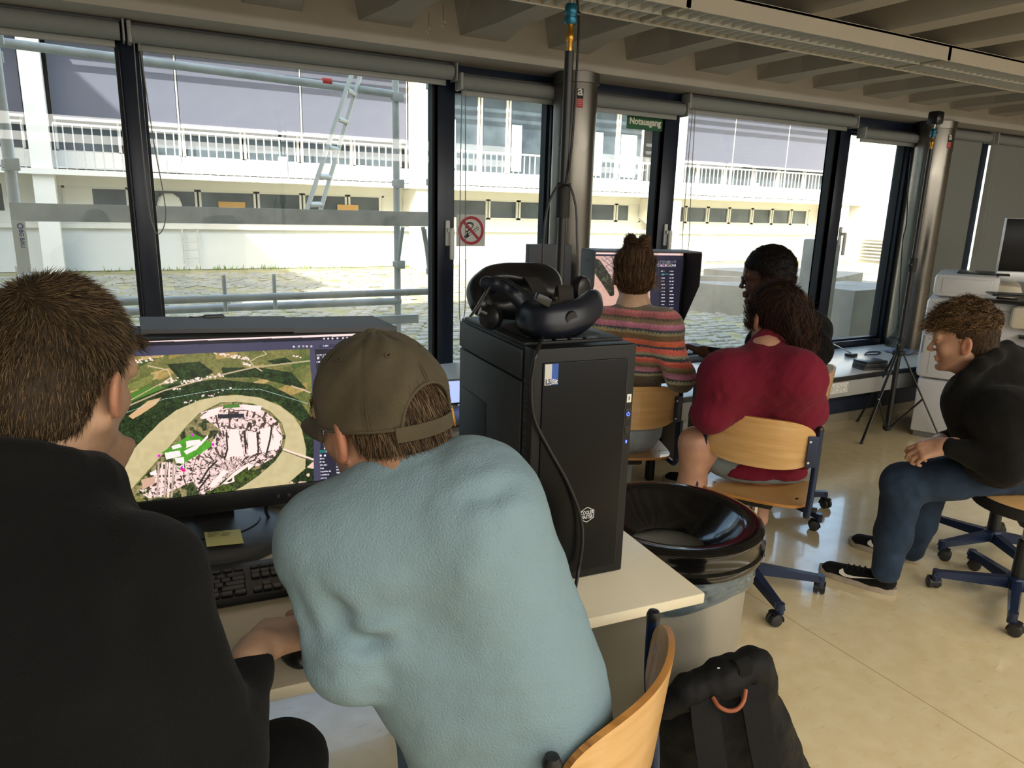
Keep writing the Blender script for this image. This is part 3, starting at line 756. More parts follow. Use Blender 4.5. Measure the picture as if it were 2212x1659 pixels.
# ---- main desk
D0=np.array([1.023,.989,0]); DT=(RD,D0)
dk=thing('desk','cream desk with the computer tower and the large map screen on it','desk',(.4,1.4,0))
def bx(x0,x1,y0,y1,z0,z1,name,m,parent,bev=.003,T=DT,**kw):
    mb=MB().box(x0,x1,y0,y1,z0,z1,bev=bev); V=np.concatenate(mb.V); mb.V=[V@T[0].T+T[1]]; return mb.build(name,m,parent,**kw)
bx(-1.75,0,0,.92,.706,.730,'desk_top',tblm,dk)
legm=mat('desk leg','3a3b3d',.3,.6)
for (x,y) in ((-.27,.06),(-1.68,.06),(-.27,.86),(-1.68,.86)):
    p=D0+EX*x+EY*y; MB().cyl(p,p+[0,0,.70],.024,n=20).lathe([(0,0),(.028,0),(.028,.02),(.024,.022)],c=p,n=20).build('leg',legm,dk)
bx(-1.66,-.29,.835,.885,.62,.70,'frame_rail',legm,dk)
# ---- table of the second group
tb2=thing('desk','pale desk with black edge under the hooded monitor of the second group','desk',(2.0,2.6,0))
MB().box(1.30,2.66,2.64,3.30,.692,.72,bev=.002).build('desk_top',MATS['counter laminate'],tb2)
MB().box(1.30,2.66,2.625,2.64,.688,.7195,bev=.002).build('edge_band',blackp,tb2)
for (x,y) in ((1.36,2.70),(2.60,2.70),(1.36,3.03),(2.60,3.03)): MB().box(x-.02,x+.02,y-.02,y+.02,0,.69,bev=.003).build('leg',legm,tb2)

# ---- swivel school chairs
def chair_parts(t):
    # local: facing +y
    W,Hh=.40,.20
    def shell(fn,nu,nv,th,name,m1,m2,par):
        V=[];F=[];mi=[]
        for j in range(nv+1):
            for i in range(nu+1):
                p,n=fn(i/nu,j/nv); V.append(p+n*th/2)
        n0=len(V)
        for j in range(nv+1):
            for i in range(nu+1):
                p,n=fn(i/nu,j/nv); V.append(p-n*th/2)
        I=lambda i,j:j*(nu+1)+i
        mb=MB(); A=[];Bf=[]
        for j in range(nv):
            for i in range(nu):
                A.append((I(i,j),I(i+1,j),I(i+1,j+1),I(i,j+1))); A.append(tuple(n0+k for k in (I(i,j),I(i,j+1),I(i+1,j+1),I(i+1,j))))
        ring=[I(i,0) for i in range(nu)]+[I(nu,j) for j in range(nv)]+[I(i,nv) for i in range(nu,0,-1)]+[I(0,j) for j in range(nv,0,-1)]
        for k in range(len(ring)): a,b=ring[k],ring[(k+1)%len(ring)]; Bf.append((b,a,n0+a,n0+b))
        mb.add(V,A,0); mb.F+=[tuple(f) for f in Bf]; mb.mi+=[1]*len(Bf)
        return mb.build(name,[m1,m2],par,angle=50)
    def rr(u,v,w,h,rad=.32):
        # rounded rectangle parametrisation
        x=2*u-1;y=2*v-1
        e=3.6; s=(abs(x)**e+abs(y)**e)**(1/e) if (x or y) else 1; m=max(abs(x),abs(y)); k=(m/s if s>0 else 1)
        return x*k*w/2,y*k*h/2
    def back(u,v):
        x,z=rr(u,v,.405,.195); Rb=.335; y=-.195+Rb-math.sqrt(Rb*Rb-x*x)-.10*z
        n=N3((-x/math.sqrt(Rb*Rb-x*x),1,.10)); return np.array((x,y,.682+z)),n
    def seat(u,v):
        x,y=rr(u,v,.40,.40); z=.442-.9*max(0,y-.10)**2*2+.35*max(0,-y-.08)**2*2-.012*math.exp(-(x*x+y*y)/.02)
        return np.array((x,y+.01,z)),np.array((0,0,1.0))
    b=shell(back,28,14,.011,'backrest',woodc,ply,t); s=shell(seat,20,20,.011,'seat',woodc,ply,t)
    fr=MB()
    for sx in (-1,1):
        pts=curve_pts([(sx*.212,-.122,.745),(sx*.212,-.126,.62),(sx*.210,-.145,.47),(sx*.206,-.142,.42),(sx*.200,-.10,.408),(sx*.190,.02,.408),(sx*.14,.05,.408)],8)
        fr.tube(pts,.0125,n=12)
    fr.tube([(-.145,.05,.408),(.145,.05,.408)],.0125,n=12)
    f=fr.build('tube_frame',navym,t)
    for sx in (-1,1):
        mb=MB().box(-.020,.020,-.003,.003,.605,.725,bev=.002); mb.V=[np.concatenate(mb.V)@rotm(0,0,sx*33).T+np.array([sx*.197,-.147,0])]; mb.build('backrest_bracket',navym,f)
        for z in (.625,.705):
            MB().lathe([(0,.003),(.0055,.0025),(.0065,0)],c=(sx*.178,-.1420,z),axis=(-sx*.6,1,0),n=14).build('screw',chrome,b)
            MB().lathe([(0,.003),(.0045,.0025),(.0055,0)],c=(sx*.188,-.1560,z),axis=(sx*.6,-1,0),n=12).build('screw',chrome,b)
        MB().box(sx*.17-.02,sx*.17+.02,-.09,-.05,.42,.445,bev=.003).build('seat_clip',blackp,f)
        MB().lathe([(0,.014),(.010,.012),(.0135,.004),(.0135,-.004)],c=(sx*.212,-.122,.745),n=12).build('tube_cap',blackp,f)
    MB().box(-.075,.075,-.09,.09,.385,.432,bev=.01).build('seat_plate',blackm,t)
    l=MB().tube(curve_pts([(.06,.03,.40),(.14,.05,.395),(.19,.055,.37)],5),.005,n=8).box(.185,.225,.04,.07,.362,.376,bev=.004); l.build('height_lever',blackp,t)
    star_base(t,.385)
def star_base(t,top,navyb=True,phase=.3):
    MB().cyl((0,0,.10),(0,0,top),.014,n=20).build('gas_lift',chrome,t)
    MB().lathe([(.026,.085),(.026,.10),(.024,.27),(.018,.272)],n=24).build('column_sleeve',blackp,t)
    hb=MB().lathe([(0,.115),(.035,.115),(.042,.105),(.042,.07),(.030,.06),(0,.06)],n=30).build('base_hub',navym,t)
    for k in range(5):
        a=phase+k*2*PI/5; d=np.array([math.cos(a),math.sin(a),0]); e=np.array([-d[1],d[0],0]); z=EZ
        r0,r1=.03,.295
        def q(r,w,z0,z1): return [d*r+e*w+z*z0,d*r-e*w+z*z0,d*r-e*w*.7+z*z1,d*r+e*w*.7+z*z1]
        A=q(r0,.024,.068,.108); Bq=q(r1,.017,.062,.086); mb=MB(); mb.add(A+Bq,[(0,1,2,3),(7,6,5,4),(0,4,5,1),(1,5,6,2),(2,6,7,3),(3,7,4,0)])
        c=d*(r1-.012); mb.cyl(c+z*.045,c+z*.088,.017,n=16)
        mb.build('base_arm',navym,t,angle=30)
        ca=a+1.3+k*.9; f=np.array([math.cos(ca),math.sin(ca),0]); g=np.array([-f[1],f[0],0]); cc=c+f*.018
        cs=MB()
        # hood
        hoodp=[]
        for s_ in (-1,1):
            w=cc+g*s_*.011
            cs.lathe([(.0,-.009),(.020,-.009),(.0245,-.006),(.0245,.006),(.020,.009),(0,.009)],c=w*[1,1,0]+z*.0248+g*s_*.002,axis=g,n=20,mi=1)
        V=[];F=[];n=8
        for i in range(n+1):
            th=-.2+i*(PI*.75)/n; p=cc*[1,1,0]+z*.0248+(-f*math.cos(th)+z*math.sin(th))*.0285
            V+=[p-g*.022,p+g*.022,p+g*.022-(p-(cc*[1,1,0]+z*.0248))*.12,p-g*.022-(p-(cc*[1,1,0]+z*.0248))*.12]
        for i in range(n):
            for k2 in range(4): F.append((4*i+k2,4*i+4+k2,4*i+4+(k2+1)%4,4*i+(k2+1)%4))
        cs.add(V,F,0); cs.cyl(c+z*.05,c+z*.062,.008,n=10); cs.box(*( (cc-g*.003-f*.012)[0]-.004,(cc)[0]+.004,(cc)[1]-.004,(cc)[1]+.004,.02,.05),mi=0)
        cs.build('caster',[blackp,rubber],t)
unit()
def chair(label,x,y,rz,phase=0):
    t=thing('school_chair',label,'chair',(0,0,0),0,group='plywood swivel chairs'); return t
ch0=chair('plywood swivel chair in the foreground under the man in the cap',0,0,0); chair_parts(ch0)
def chdup(label,x,y,rz):
    c=dup(ch0); c['label']=label; c.location=(x,y,0); c.rotation_euler=(0,0,math.radians(rz)); return c
_k=onz(1464,826,.83); KNC=(1.984,2.515)
c_red=chdup('plywood swivel chair under the person in the dark red sweatshirt',2.188,1.895,-57.6)
c_kn=chdup('plywood swivel chair under the person in the striped knit jumper',*KNC,-24)
c_gl=chdup('plywood swivel chair under the man with glasses, mostly hidden behind red sweatshirt',2.93,2.42,35)
c_rt=chdup('empty plywood swivel chair behind the man in the dark hoodie at right',3.46,1.62,78)
ch0.location=(.575,.905,0); ch0.rotation_euler=(0,0,math.radians(32)); ch0.scale=(1,1,1.035)
# ---- stool of the right man
st=thing('swivel_stool','round wooden swivel stool with black rim under the man at the right edge','stool',(3.08,1.32,0))
def rel(mb,o): V=np.concatenate(mb.V); mb.V=[V+np.array(o)]; return mb
_b=MB.build
def star_at(t,x,y,top,phase):
    base=np.array([x,y,0.0])
    def build2(s,*a,**k):
        s.V=[np.concatenate(s.V)+base]; return _b(s,*a,**k)
    MB.build=build2
    try: star_base(t,top,phase=phase)
    finally: MB.build=_b
star_at(st,3.08,1.32,.42,-2.7)
MB().lathe([(0,.462),(.185,.462),(.197,.456),(.197,.448),(0,.448)],c=(3.08,1.32,0),n=48).build('seat',woodc,st)
MB().lathe([(.198,.456),(.205,.452),(.205,.412),(.17,.402),(0,.402)],c=(3.08,1.32,0),n=48).build('seat_rim',blackm,st)
MB().lathe([(.06,.402),(.05,.36),(.03,.33),(0,.33)],c=(3.08,1.32,0),n=30).build('seat_mount',blackp,st)

# ---- computer tower
pcm=mat('tower black','131415',.48,spec=.3,var=.06,vscale=40,bump=.04,bscale=1500); pcg=mat('tower gloss','0c0d0e',.30,spec=.18)
pc=thing('computer_tower','tall black computer tower standing on the right part of the cream desk','computer',(.81,1.35,.73))
PO=np.array([.922,1.142,.73]); PT=(RD,PO)   # front right bottom corner; local x to the left is negative, y to the back
PH=.508; PW=.232; PD=.43
def pb(*a,**k): return bx(*a,T=PT,**k)
pb(-PW+.004,-.004,.045,PD,.012,PH-.004,'case_body',pcm,pc,bev=.004)
pb(-PW,0,0,.046,.002,PH,'front_bezel',pcm,pc,bev=.005)
pb(-PW+.020,-.022,-.004,.002,.022,PH-.028,'front_door',pcg,pc,bev=.002)
pb(-.0205,-.0185,-.0008,.003,.03,PH-.03,'door_gap_line',blackm,pc,bev=0)
pb(-PW+.002,-.002,.05,PD-.03,PH-.006,PH+.004,'top_panel',pcm,pc,bev=.003)
pb(-PW+.03,-.03,.10,PD-.05,PH+.0035,PH+.0052,'top_mesh',mat('dust mesh','26272a',.8,bump=.3,bscale=900),pc,bev=.0008)
for i in range(4): pb(-PW+.04+i*.035,-PW+.066+i*.035,.056,.07,PH+.003,PH+.0062,'port_cover',mat('port grey','3d3e40',.5),pc,bev=.001)
sp=pb(-PW-.0025,-PW+.004,.05,PD-.01,.02,PH-.075,'side_panel',mat('side panel','1f2225',.5,var=.05,vscale=30),pc,bev=.002)
pb(-PW-.0035,-PW+.004,.05,PD-.01,PH-.070,PH-.010,'side_rail',MATS['side panel'],pc,bev=.002)
pb(-PW-.0045,-PW-.002,.24,PD-.03,.12,.34,'side_bulge',MATS['side panel'],pc,bev=.001)
for i in range(30):
    z=.05+i*.0135; pb(-PW-.0010,-PW+.003,.016,.036,z,z+.0065,'vent_slot',blackm,pc,bev=0)
pb(-.0165,-.006,-.0012,.002,.385,.403,'number_label',plastw,pc,bev=.0005,label='white paper label reading 1')
V,F=text_mesh('1',.011,bold=.0003); RF=np.stack([EX,EZ,-EY],1)
def ptext(txt,size,lx,lz,m,par,ly=-.0055,**k):
    V,F=text_mesh(txt,size,**k); mb=MB().add(V,F,T=(RF,PO+EX*lx+EY*ly+EZ*lz)); return mb
ptext('1',.010,-.0113,.394,None,None,ly=-.0016,bold=.0002).build('number_print',blackm,pc,smooth=False)
ledm=mat('blue led','2a3cff',.4,emit=3.0); slot=mat('slot','08090b',.3)
pb(-.0175,-.005,-.001,.002,.348,.372,'power_button',slot,pc,bev=.001)
mb=MB(); R_=PO+EX*-.0113+EY*-.0016+EZ*.360
mb.add(*[(lambda n,r0,r1:([tuple(R_+EX*math.cos(a)*r+EZ*math.sin(a)*r) for a in np.linspace(PI*.5+.5,PI*2.5-.5,n) for r in (r0,r1)],[(2*i,2*i+1,2*i+3,2*i+2) for i in range(n-1)]))(16,.0028,.0042)][0])
for s_ in (0,): mb.add([tuple(R_+EX*x+EZ*z) for x,z in ((-.0006,.001),(.0006,.001),(.0006,.0055),(-.0006,.0055))],[(0,1,2,3)])
mb.build('power_symbol',ledm,pc,smooth=False)
pb(-.0165,-.006,-.0008,.002,.318,.334,'reset_button',slot,pc,bev=.001)
pb(-.0125,-.0098,-.0014,.002,.297,.303,'disk_light',ledm,pc,bev=.0004)
# sticker and emblem
pb(-PW+.0235,-PW+.0385,-.0046,-.0038,.436,.478,'sticker_left_half',mat('sticker grey','c9c8c2',.5),pc,bev=0)
pb(-PW+.0385,-PW+.0525,-.0046,-.0038,.436,.478,'sticker_right_half',mat('sticker blue','2f5bb0',.5),pc,bev=0)
ptext('LS',.0145,-PW+.0312,.4425,None,None,ly=-.0049,bold=.0003,sx=.85).build('sticker_letters',mat('sticker navy','22305e',.5),pc,smooth=False)
ptext('Bit',.0145,-PW+.0455,.4425,None,None,ly=-.0049,bold=.0003,sx=.75).build('sticker_letters',plastw,pc,smooth=False)
hx=[(math.cos(a)*.0195*(1.08 if k%3==0 else 1),math.sin(a)*.0175) for k,a in enumerate(np.radians([90,30,-30,-90,-150,150]))]
ec=PO+EX*(-.098)+EY*(-.0048)+EZ*.150
def hexring(sc1,sc2):
    V=[tuple(ec+EX*x*s+EZ*z*s) for s in (sc1,sc2) for x,z in hx]; return V,[(i,(i+1)%6,6+(i+1)%6,6+i) for i in range(6)]
mb=MB().add(*hexring(1.0,.90))
for tx,dz in (('COOLER',.0046),('MASTER',-.0052)):
    V,F=text_mesh(tx,.0112,bold=.0003,sx=.68); mb.add(V,F,T=(RF,ec+EZ*dz))
mb.build('front_emblem',mat('emblem silver','c6c7c8',.4),pc,smooth=False,label='silver hexagonal emblem with two lines of lettering')

# ---- main monitor
mon=thing('monitor','large black hooded monitor showing the aerial river bend map','monitor',(.2,1.66,.73),0,'hooded monitors')
MC=np.array([.23,1.66,1.2075]); tilt=.06; DN=N3(-EZ*math.cos(tilt)-EY*math.sin(tilt)); NB=N3(np.cross(EX,DN)); 
if NB@EY<0: NB=-NB      # NB points to the back
MW,MHt=.545,.350
RM=np.stack([EX,NB,-DN],1)   # local x right, y back, z up ; origin = top centre of the screen
MT=(RM,MC)
bx(-MW/2-.02,MW/2+.02,.004,.055,-MHt-.045,.018,'casing',blackp,mon,T=MT,bev=.004)
for a in ((-MW/2-.02,MW/2+.02,-.006,.006,.0005,.018),(-MW/2-.02,MW/2+.02,-.006,.006,-MHt-.045,-MHt-.0005),(-MW/2-.02,-MW/2,-.006,.006,-MHt,0),(MW/2,MW/2+.02,-.006,.006,-MHt,0)): bx(*a,'bezel',blackp,mon,T=MT,bev=.002)
for i in range(6): bx(.06+i*.024,.067+i*.024,-.0068,-.0055,-MHt-.028,-MHt-.020,'touch_button',MATS['port grey'],mon,T=MT,bev=0)
bx(-.12,.06,.05,.12,-MHt-.04,-.12,'back_box',blackp,mon,T=MT,bev=.01)
BC=np.array([.16,1.675,.73])
MB().lathe([(0,.026),(.11,.025),(.150,.021),(.156,.015),(.156,0),(0,0)],c=BC,n=64).build('stand_base',mat('stand grey','3c3d3f',.5),mon)
MB().tube([BC+[0,0,.0265]+np.array([.10*math.cos(a),.04+.085*math.sin(a)-.0,0]) for a in np.linspace(-PI*.95,PI*-.05,24)],.0013,n=5).build('base_groove',blackm,mon)
nk=MB().box(BC[0]-.045,BC[0]+.045,BC[1]+.055,BC[1]+.095,.75,1.0,bev=.006); nk.build('stand_neck',blackm,mon)
# hood: top panels and sides
FLh,FRh,BRh,BLh=(.039,1.59),(.529,1.474),(.529,1.64),(.042,1.769)
mid=(.319,1.515); midb=(.335,1.68)
MB().hexa([(*FLh,1.2365),(*mid,1.2365),(*midb,1.2365),(*BLh,1.2365)],[(*FLh,1.245),(*mid,1.245),(*midb,1.245),(*BLh,1.245)]).build('hood_top',mat('hood panel','55565a',.6,bump=.1,bscale=900),mon,smooth=False)
MB().hexa([(*mid,1.2325),(*FRh,1.2325),(*BRh,1.2325),(*midb,1.2325)],[(*mid,1.2425),(*FRh,1.2425),(*BRh,1.2425),(*midb,1.2425)]).build('hood_top',MATS['hood panel'],mon,smooth=False)
MB().hexa([(FRh[0]-.008,FRh[1],1.05),(FRh[0],FRh[1],1.05),(BRh[0],BRh[1],.82),(BRh[0]-.008,BRh[1],.82)],[(FRh[0]-.008,FRh[1],1.2325),(FRh[0],FRh[1],1.2325),(BRh[0],BRh[1],1.2325),(BRh[0]-.008,BRh[1],1.2325)]).build('hood_side',blackm,mon,smooth=False)
MB().hexa([(-.066,1.55,1.07),(-.058,1.55,1.07),(-.058,1.71,.84),(-.066,1.71,.84)],[(-.066,1.55,1.2325),(-.058,1.55,1.2325),(-.058,1.71,1.2325),(-.066,1.71,1.2325)]).build('hood_side',blackm,mon,smooth=False)
MB().hexa([(-.066,1.55,1.2305),(FRh[0],FRh[1],1.2305),(BRh[0],BRh[1],1.2305),(-.066,1.71,1.2305)],[(-.066,1.55,1.2365),(FRh[0],FRh[1],1.2325),(BRh[0],BRh[1],1.2325),(-.066,1.71,1.2365)]).build('hood_lining',blackm,mon,smooth=False)
# webcam / sensor on the hood
p=onz(462,682,1.247); MB().box(p[0]-.022,p[0]+.022,p[1]-.01,p[1]+.01,1.238,1.250,bev=.004).tube([(p[0]-.02,p[1],1.245),(p[0]-.035,p[1],1.243),(p[0]-.05,p[1]+.005,1.245)],.003,n=8).build('hood_latch',blackp,mon)
# --- screen picture as vertex colours on the emissive display plane
def poly(mask_u,mask_v,pts):
    x,y=mask_u,mask_v; inside=np.zeros(x.shape,bool); n=len(pts); j=n-1
    for i in range(n):
        xi,yi=pts[i];xj,yj=pts[j]
        if yi!=yj:
            c=((yi>y)!=(yj>y))&(x<(xj-xi)*(y-yi)/(yj-yi)+xi); inside^=c
        j=i
    return inside
def vnoise(u,v,s,seed):
    rs=np.random.RandomState(seed); T=rs.rand(256,256); a=u/s; b=v/s; i=np.floor(a).astype(int);j=np.floor(b).astype(int); f=a-i;g=b-j; f=f*f*(3-2*f); g=g*g*(3-2*g)
    t=lambda p,q:T[p%256,q%256]
    return (t(i,j)*(1-f)+t(i+1,j)*f)*(1-g)+(t(i,j+1)*(1-f)+t(i+1,j+1)*f)*g
def seg(u,v,pts,w):
    d=np.full(u.shape,1e9)
    for (x0,y0),(x1,y1) in zip(pts[:-1],pts[1:]):
        L=(x1-x0)**2+(y1-y0)**2+1e-9; t=np.clip(((u-x0)*(x1-x0)+(v-y0)*(y1-y0))/L,0,1); d=np.minimum(d,np.hypot(u-x0-t*(x1-x0),v-y0-t*(y1-y0)))
    return d<w
def Z(l): return [(200+x/2.765,660+y/2.765) for x,y in l]
def hexc(h): h=h.lstrip('#'); return np.array([int(h[i:i+2],16)/255 for i in (0,2,4)])
def paint_map(u,v):
    C=np.zeros(u.shape+(3,))
    n1=vnoise(u,v,26,1);n2=vnoise(u,v,9,2);n3=vnoise(u,v,3.2,3);n4=vnoise(u,v,1.6,4)
    field=n1[...,None]*hexc('8a7f4a')+(1-n1[...,None])*hexc('57602f'); C[:]=field*(.85+.3*n3[...,None])
    fr=np.random.RandomState(5)
    for k in range(46):   # fields
        cx=fr.uniform(215,690); cy=fr.uniform(765,870); w=fr.uniform(12,38); h=fr.uniform(4,11); s=fr.uniform(-.5,-.1)
        m=poly(u,v,[(cx-w,cy-h+s*-w),(cx+w,cy-h+s*w),(cx+w*.9,cy+h+s*w),(cx-w*.9,cy+h-s*w)])
        C[m]=hexc(['a58c50','7d7f42','4a5f2c','b79a63','6b6c38','93813f','3f5528'][k%7])*(.9+.2*n3[m][:,None])
    def forest(m): C[m]=(hexc('1d2a15')*(.55+.9*n3[m][:,None])+hexc('3c5424')*(n4[m][:,None]*.55*n2[m][:,None]))
    forest(poly(u,v,Z([(100,760),(250,560),(480,470),(750,440),(1050,470),(1230,560),(1330,700),(1330,1060),(1200,1060),(1250,700),(1100,580),(850,530),(640,560),(480,640),(300,800),(120,980),(0,1000),(0,880)])))
    forest(poly(u,v,Z([(440,350),(640,335),(720,395),(640,450),(520,440)]))); forest(poly(u,v,Z([(770,370),(1000,370),(1190,400),(1280,500),(1180,480),(980,430),(780,430)]))); forest(poly(u,v,Z([(1040,330),(1150,310),(1200,340),(1080,350)])))
    forest(poly(u,v,Z([(240,700),(330,620),(480,560),(600,520),(760,480),(640,470),(480,510),(300,600)])))
    # pale fields
    C[poly(u,v,Z([(215,660),(330,570),(410,550),(380,590),(290,650),(240,678)]))]=hexc('d3ab7e')
    C[poly(u,v,Z([(210,530),(330,480),(440,490),(300,545),(215,580)]))]=hexc('4f7a2c')
    C[poly(u,v,Z([(60,930),(170,890),(130,940),(100,960)]))]=hexc('b58a4e')
    # river
    riv=poly(u,v,Z([(110,1010),(190,920),(300,800),(400,700),(500,625),(640,565),(760,540),(880,535),(1000,550),(1120,600),(1200,660),(1250,740),(1275,860),(1270,980),(1215,1060),(1130,1110),(930,1130),(820,1120),(900,1080),(1000,1010),(1090,930),(1140,860),(1155,780),(1130,700),(1060,630),(960,585),(860,575),(760,580),(640,640),(560,720),(470,830),(390,920),(300,1020),(220,1110),(150,1060)]))
    C[riv]=hexc('c9b98c')*(.96+.06*n2[riv][:,None])
    isl=poly(u,v,Z([(230,1115),(300,1035),(390,925),(475,835),(560,725),(650,640),(760,585),(860,578),(960,590),(1055,635),(1125,705),(1150,780),(1140,860),(1090,930),(1000,1010),(900,1080),(820,1120),(700,1180),(350,1180)]))
    C[isl]=hexc('3a4427')*(.5+.9*n3[isl][:,None]); mm=isl&(n2>.55); C[mm]=hexc('8c7f58')*(.8+.4*n3[mm][:,None])
    town=poly(u,v,Z([(640,640),(760,605),(870,590),(960,600),(1045,640),(1110,700),(1135,780),(1125,860),(1080,910),(990,960),(900,960),(820,1010),(720,1100),(640,1140),(600,1050),(400,1140),(330,1150),(350,1040),(430,930),(520,960),(600,900),(700,840),(760,740),(680,680)]))
    # roof blocks radiating with the bend
    cxy=np.array(Z([(830,1010)])[0]); ang=np.arctan2(v-cxy[1],(u-cxy[0])*1.0); rad=np.hypot(u-cxy[0],v-cxy[1])
    blk=(vnoise(ang*60,rad*.30,2.2,11)>.36)&(vnoise(ang*140,rad*1.0,3.0,12)>.20)&~(((rad*.055+.7*vnoise(ang*30,rad*.1,3,8))%1)<.10)
    m=town&blk; C[m]=hexc('fbdcd6')*(.93+.07*vnoise(u,v,5,21)[m][:,None]); m2=m&(((ang*26)%1)<.07); C[m2]=hexc('d9b5ac')
    m=town&~blk; C[m]=hexc('4a3b35')*(.7+.9*n3[m][:,None])
    for pts in ([(820,740),(870,740),(905,900),(850,900),(800,910)],[(930,760),(975,755),(985,880),(930,900)],[(1000,740),(1060,720),(1090,860),(1010,880)],[(1085,720),(1125,790),(1110,860),(1075,850)],[(690,1080),(780,980),(810,990),(720,1090)],[(760,1080),(840,1000),(930,940),(960,960),(850,1050)],[(890,590),(1010,600),(1000,640),(900,620)],[(640,670),(700,625),(760,605),(750,650),(660,680)]):
        m=poly(u,v,Z(pts)); C[m]=hexc('ffe2dc')
    for pts in ([(800,760),(805,860),(790,910)],[(908,750),(915,880)],[(985,760),(990,870)],[(1070,730),(1060,800),(1035,900)],[(700,1010),(640,1090),(620,1150)],[(740,930),(690,980),(640,1060)]):
        C[seg(u,v,Z(pts),2.0)]=hexc('33302a')
    C[seg(u,v,Z([(1140,858),(1320,920)]),2.0)]=hexc('efd3c3'); C[seg(u,v,Z([(1140,868),(1320,932)]),.8)]=hexc('5b4a3b')
    # green park with magenta handles
    g=poly(u,v,Z([(410,880),(600,760),(725,830),(650,880),(530,950),(470,900)])); C[g]=hexc('4f9a2c')*(.9+.2*n2[g][:,None])
    for pts in ([(560,810),(640,800),(650,820),(560,850)],[(430,880),(520,865),(530,900),(440,920)],[(545,870),(640,820),(690,770),(690,790),(620,860),(560,890)],[(470,840),(520,825),(535,845),(480,860)],[(490,910),(545,905),(548,945),(500,940)],[(340,1000),(380,980),(385,1010),(350,1015)]):
        C[poly(u,v,Z(pts))]=hexc('ffe6e2')
    C[poly(u,v,Z([(780,595),(875,588),(880,608),(790,615)]))]=hexc('4d7c31')
    for x,y in Z([(597,774),(719,830),(397,898)]): C[np.hypot(u-x,v-y)<3.2]=hexc('e31bd0')
    C[seg(u,v,Z([(530,975),(545,985)]),3.4)]=hexc('e51a6e'); C[seg(u,v,Z([(520,970),(508,972)]),1.2)]=hexc('2fd04a'); C[seg(u,v,Z([(535,962),(530,975)]),1.5)]=hexc('4a3cff')
    # car park, roads
    for k in range(5): C[seg(u,v,Z([(395+k*22,940),(385+k*22,1140)]),2.0)&isl]=hexc('bda69a') if k%2==0 else hexc('f1d6cf')
    m=poly(u,v,Z([(290,1040),(370,1020),(375,1060),(300,1100)])); C[m]=hexc('cfa68e')
    m=poly(u,v,Z([(650,1120),(760,1080),(930,960),(1000,1000),(900,1080),(760,1130)]))&(n2>.35); C[m]=hexc('4a5a25')*(.5+.8*n3[m][:,None]); 
    m=poly(u,v,Z([(1170,1060),(1240,1000),(1320,930),(1325,1060)])); forest(m); m&=(n2>.62); C[m]=hexc('e6c3b6')
    for pts,w,c in (([(190,610),(420,510),(700,430),(960,370),(1300,330)],1.6,'b3a380'),([(200,580),(400,470),(480,460)],1.0,'c2b08a'),([(330,360),(450,385),(470,430),(400,475)],1.2,'c9b894'),([(940,330),(960,360),(1010,390)],1.3,'c2b08a'),([(1190,480),(1300,520)],1.2,'d3b7a0'),([(1020,272),(1040,290),(980,310),(950,330)],1.0,'c2b08a'),([(200,640),(420,560),(760,500),(1000,500),(1300,590)],.35,'b9d9c8')):
        C[seg(u,v,Z(pts),w)]=hexc(c)
    for (x0,y0,x1,y1,n_,sp) in ((230,345,370,315,26,12),(720,285,940,320,40,12),(540,460,780,410,50,14),(440,460,520,430,16,14),(900,345,960,360,16,8),(1200,300,1240,306,6,5),(480,500,520,495,8,5),(540,590,830,490,16,12),(600,560,760,600,0,0),(300,1100,350,1160,18,14)):
        for k in range(n_):
            t=fr.rand(); X,Y=Z([(x0+(x1-x0)*t+fr.uniform(-sp,sp),y0+(y1-y0)*t+fr.uniform(-sp,sp)*.8)])[0]; w=fr.uniform(1.0,2.4)
            m=(abs(u-X)<w)&(abs(v-Y-.2*(u-X))<w*.7); C[m]=hexc('f5d8cf')
    C[poly(u,v,Z([(748,650),(905,645),(907,668),(750,676)]))]=hexc('2b2c36')
    return C
def uiwords(C,u,v,x,y,w,sl,c='c9c4d2',h=1.5,seed=0):
    yy=v-(y+(u-x)*sl); m=(u>x)&(u<x+w)&(abs(yy)<h); k=vnoise(u*3.1,v*.01+seed*7,2.0,31+seed)>.38; C[m&k]=hexc(c)
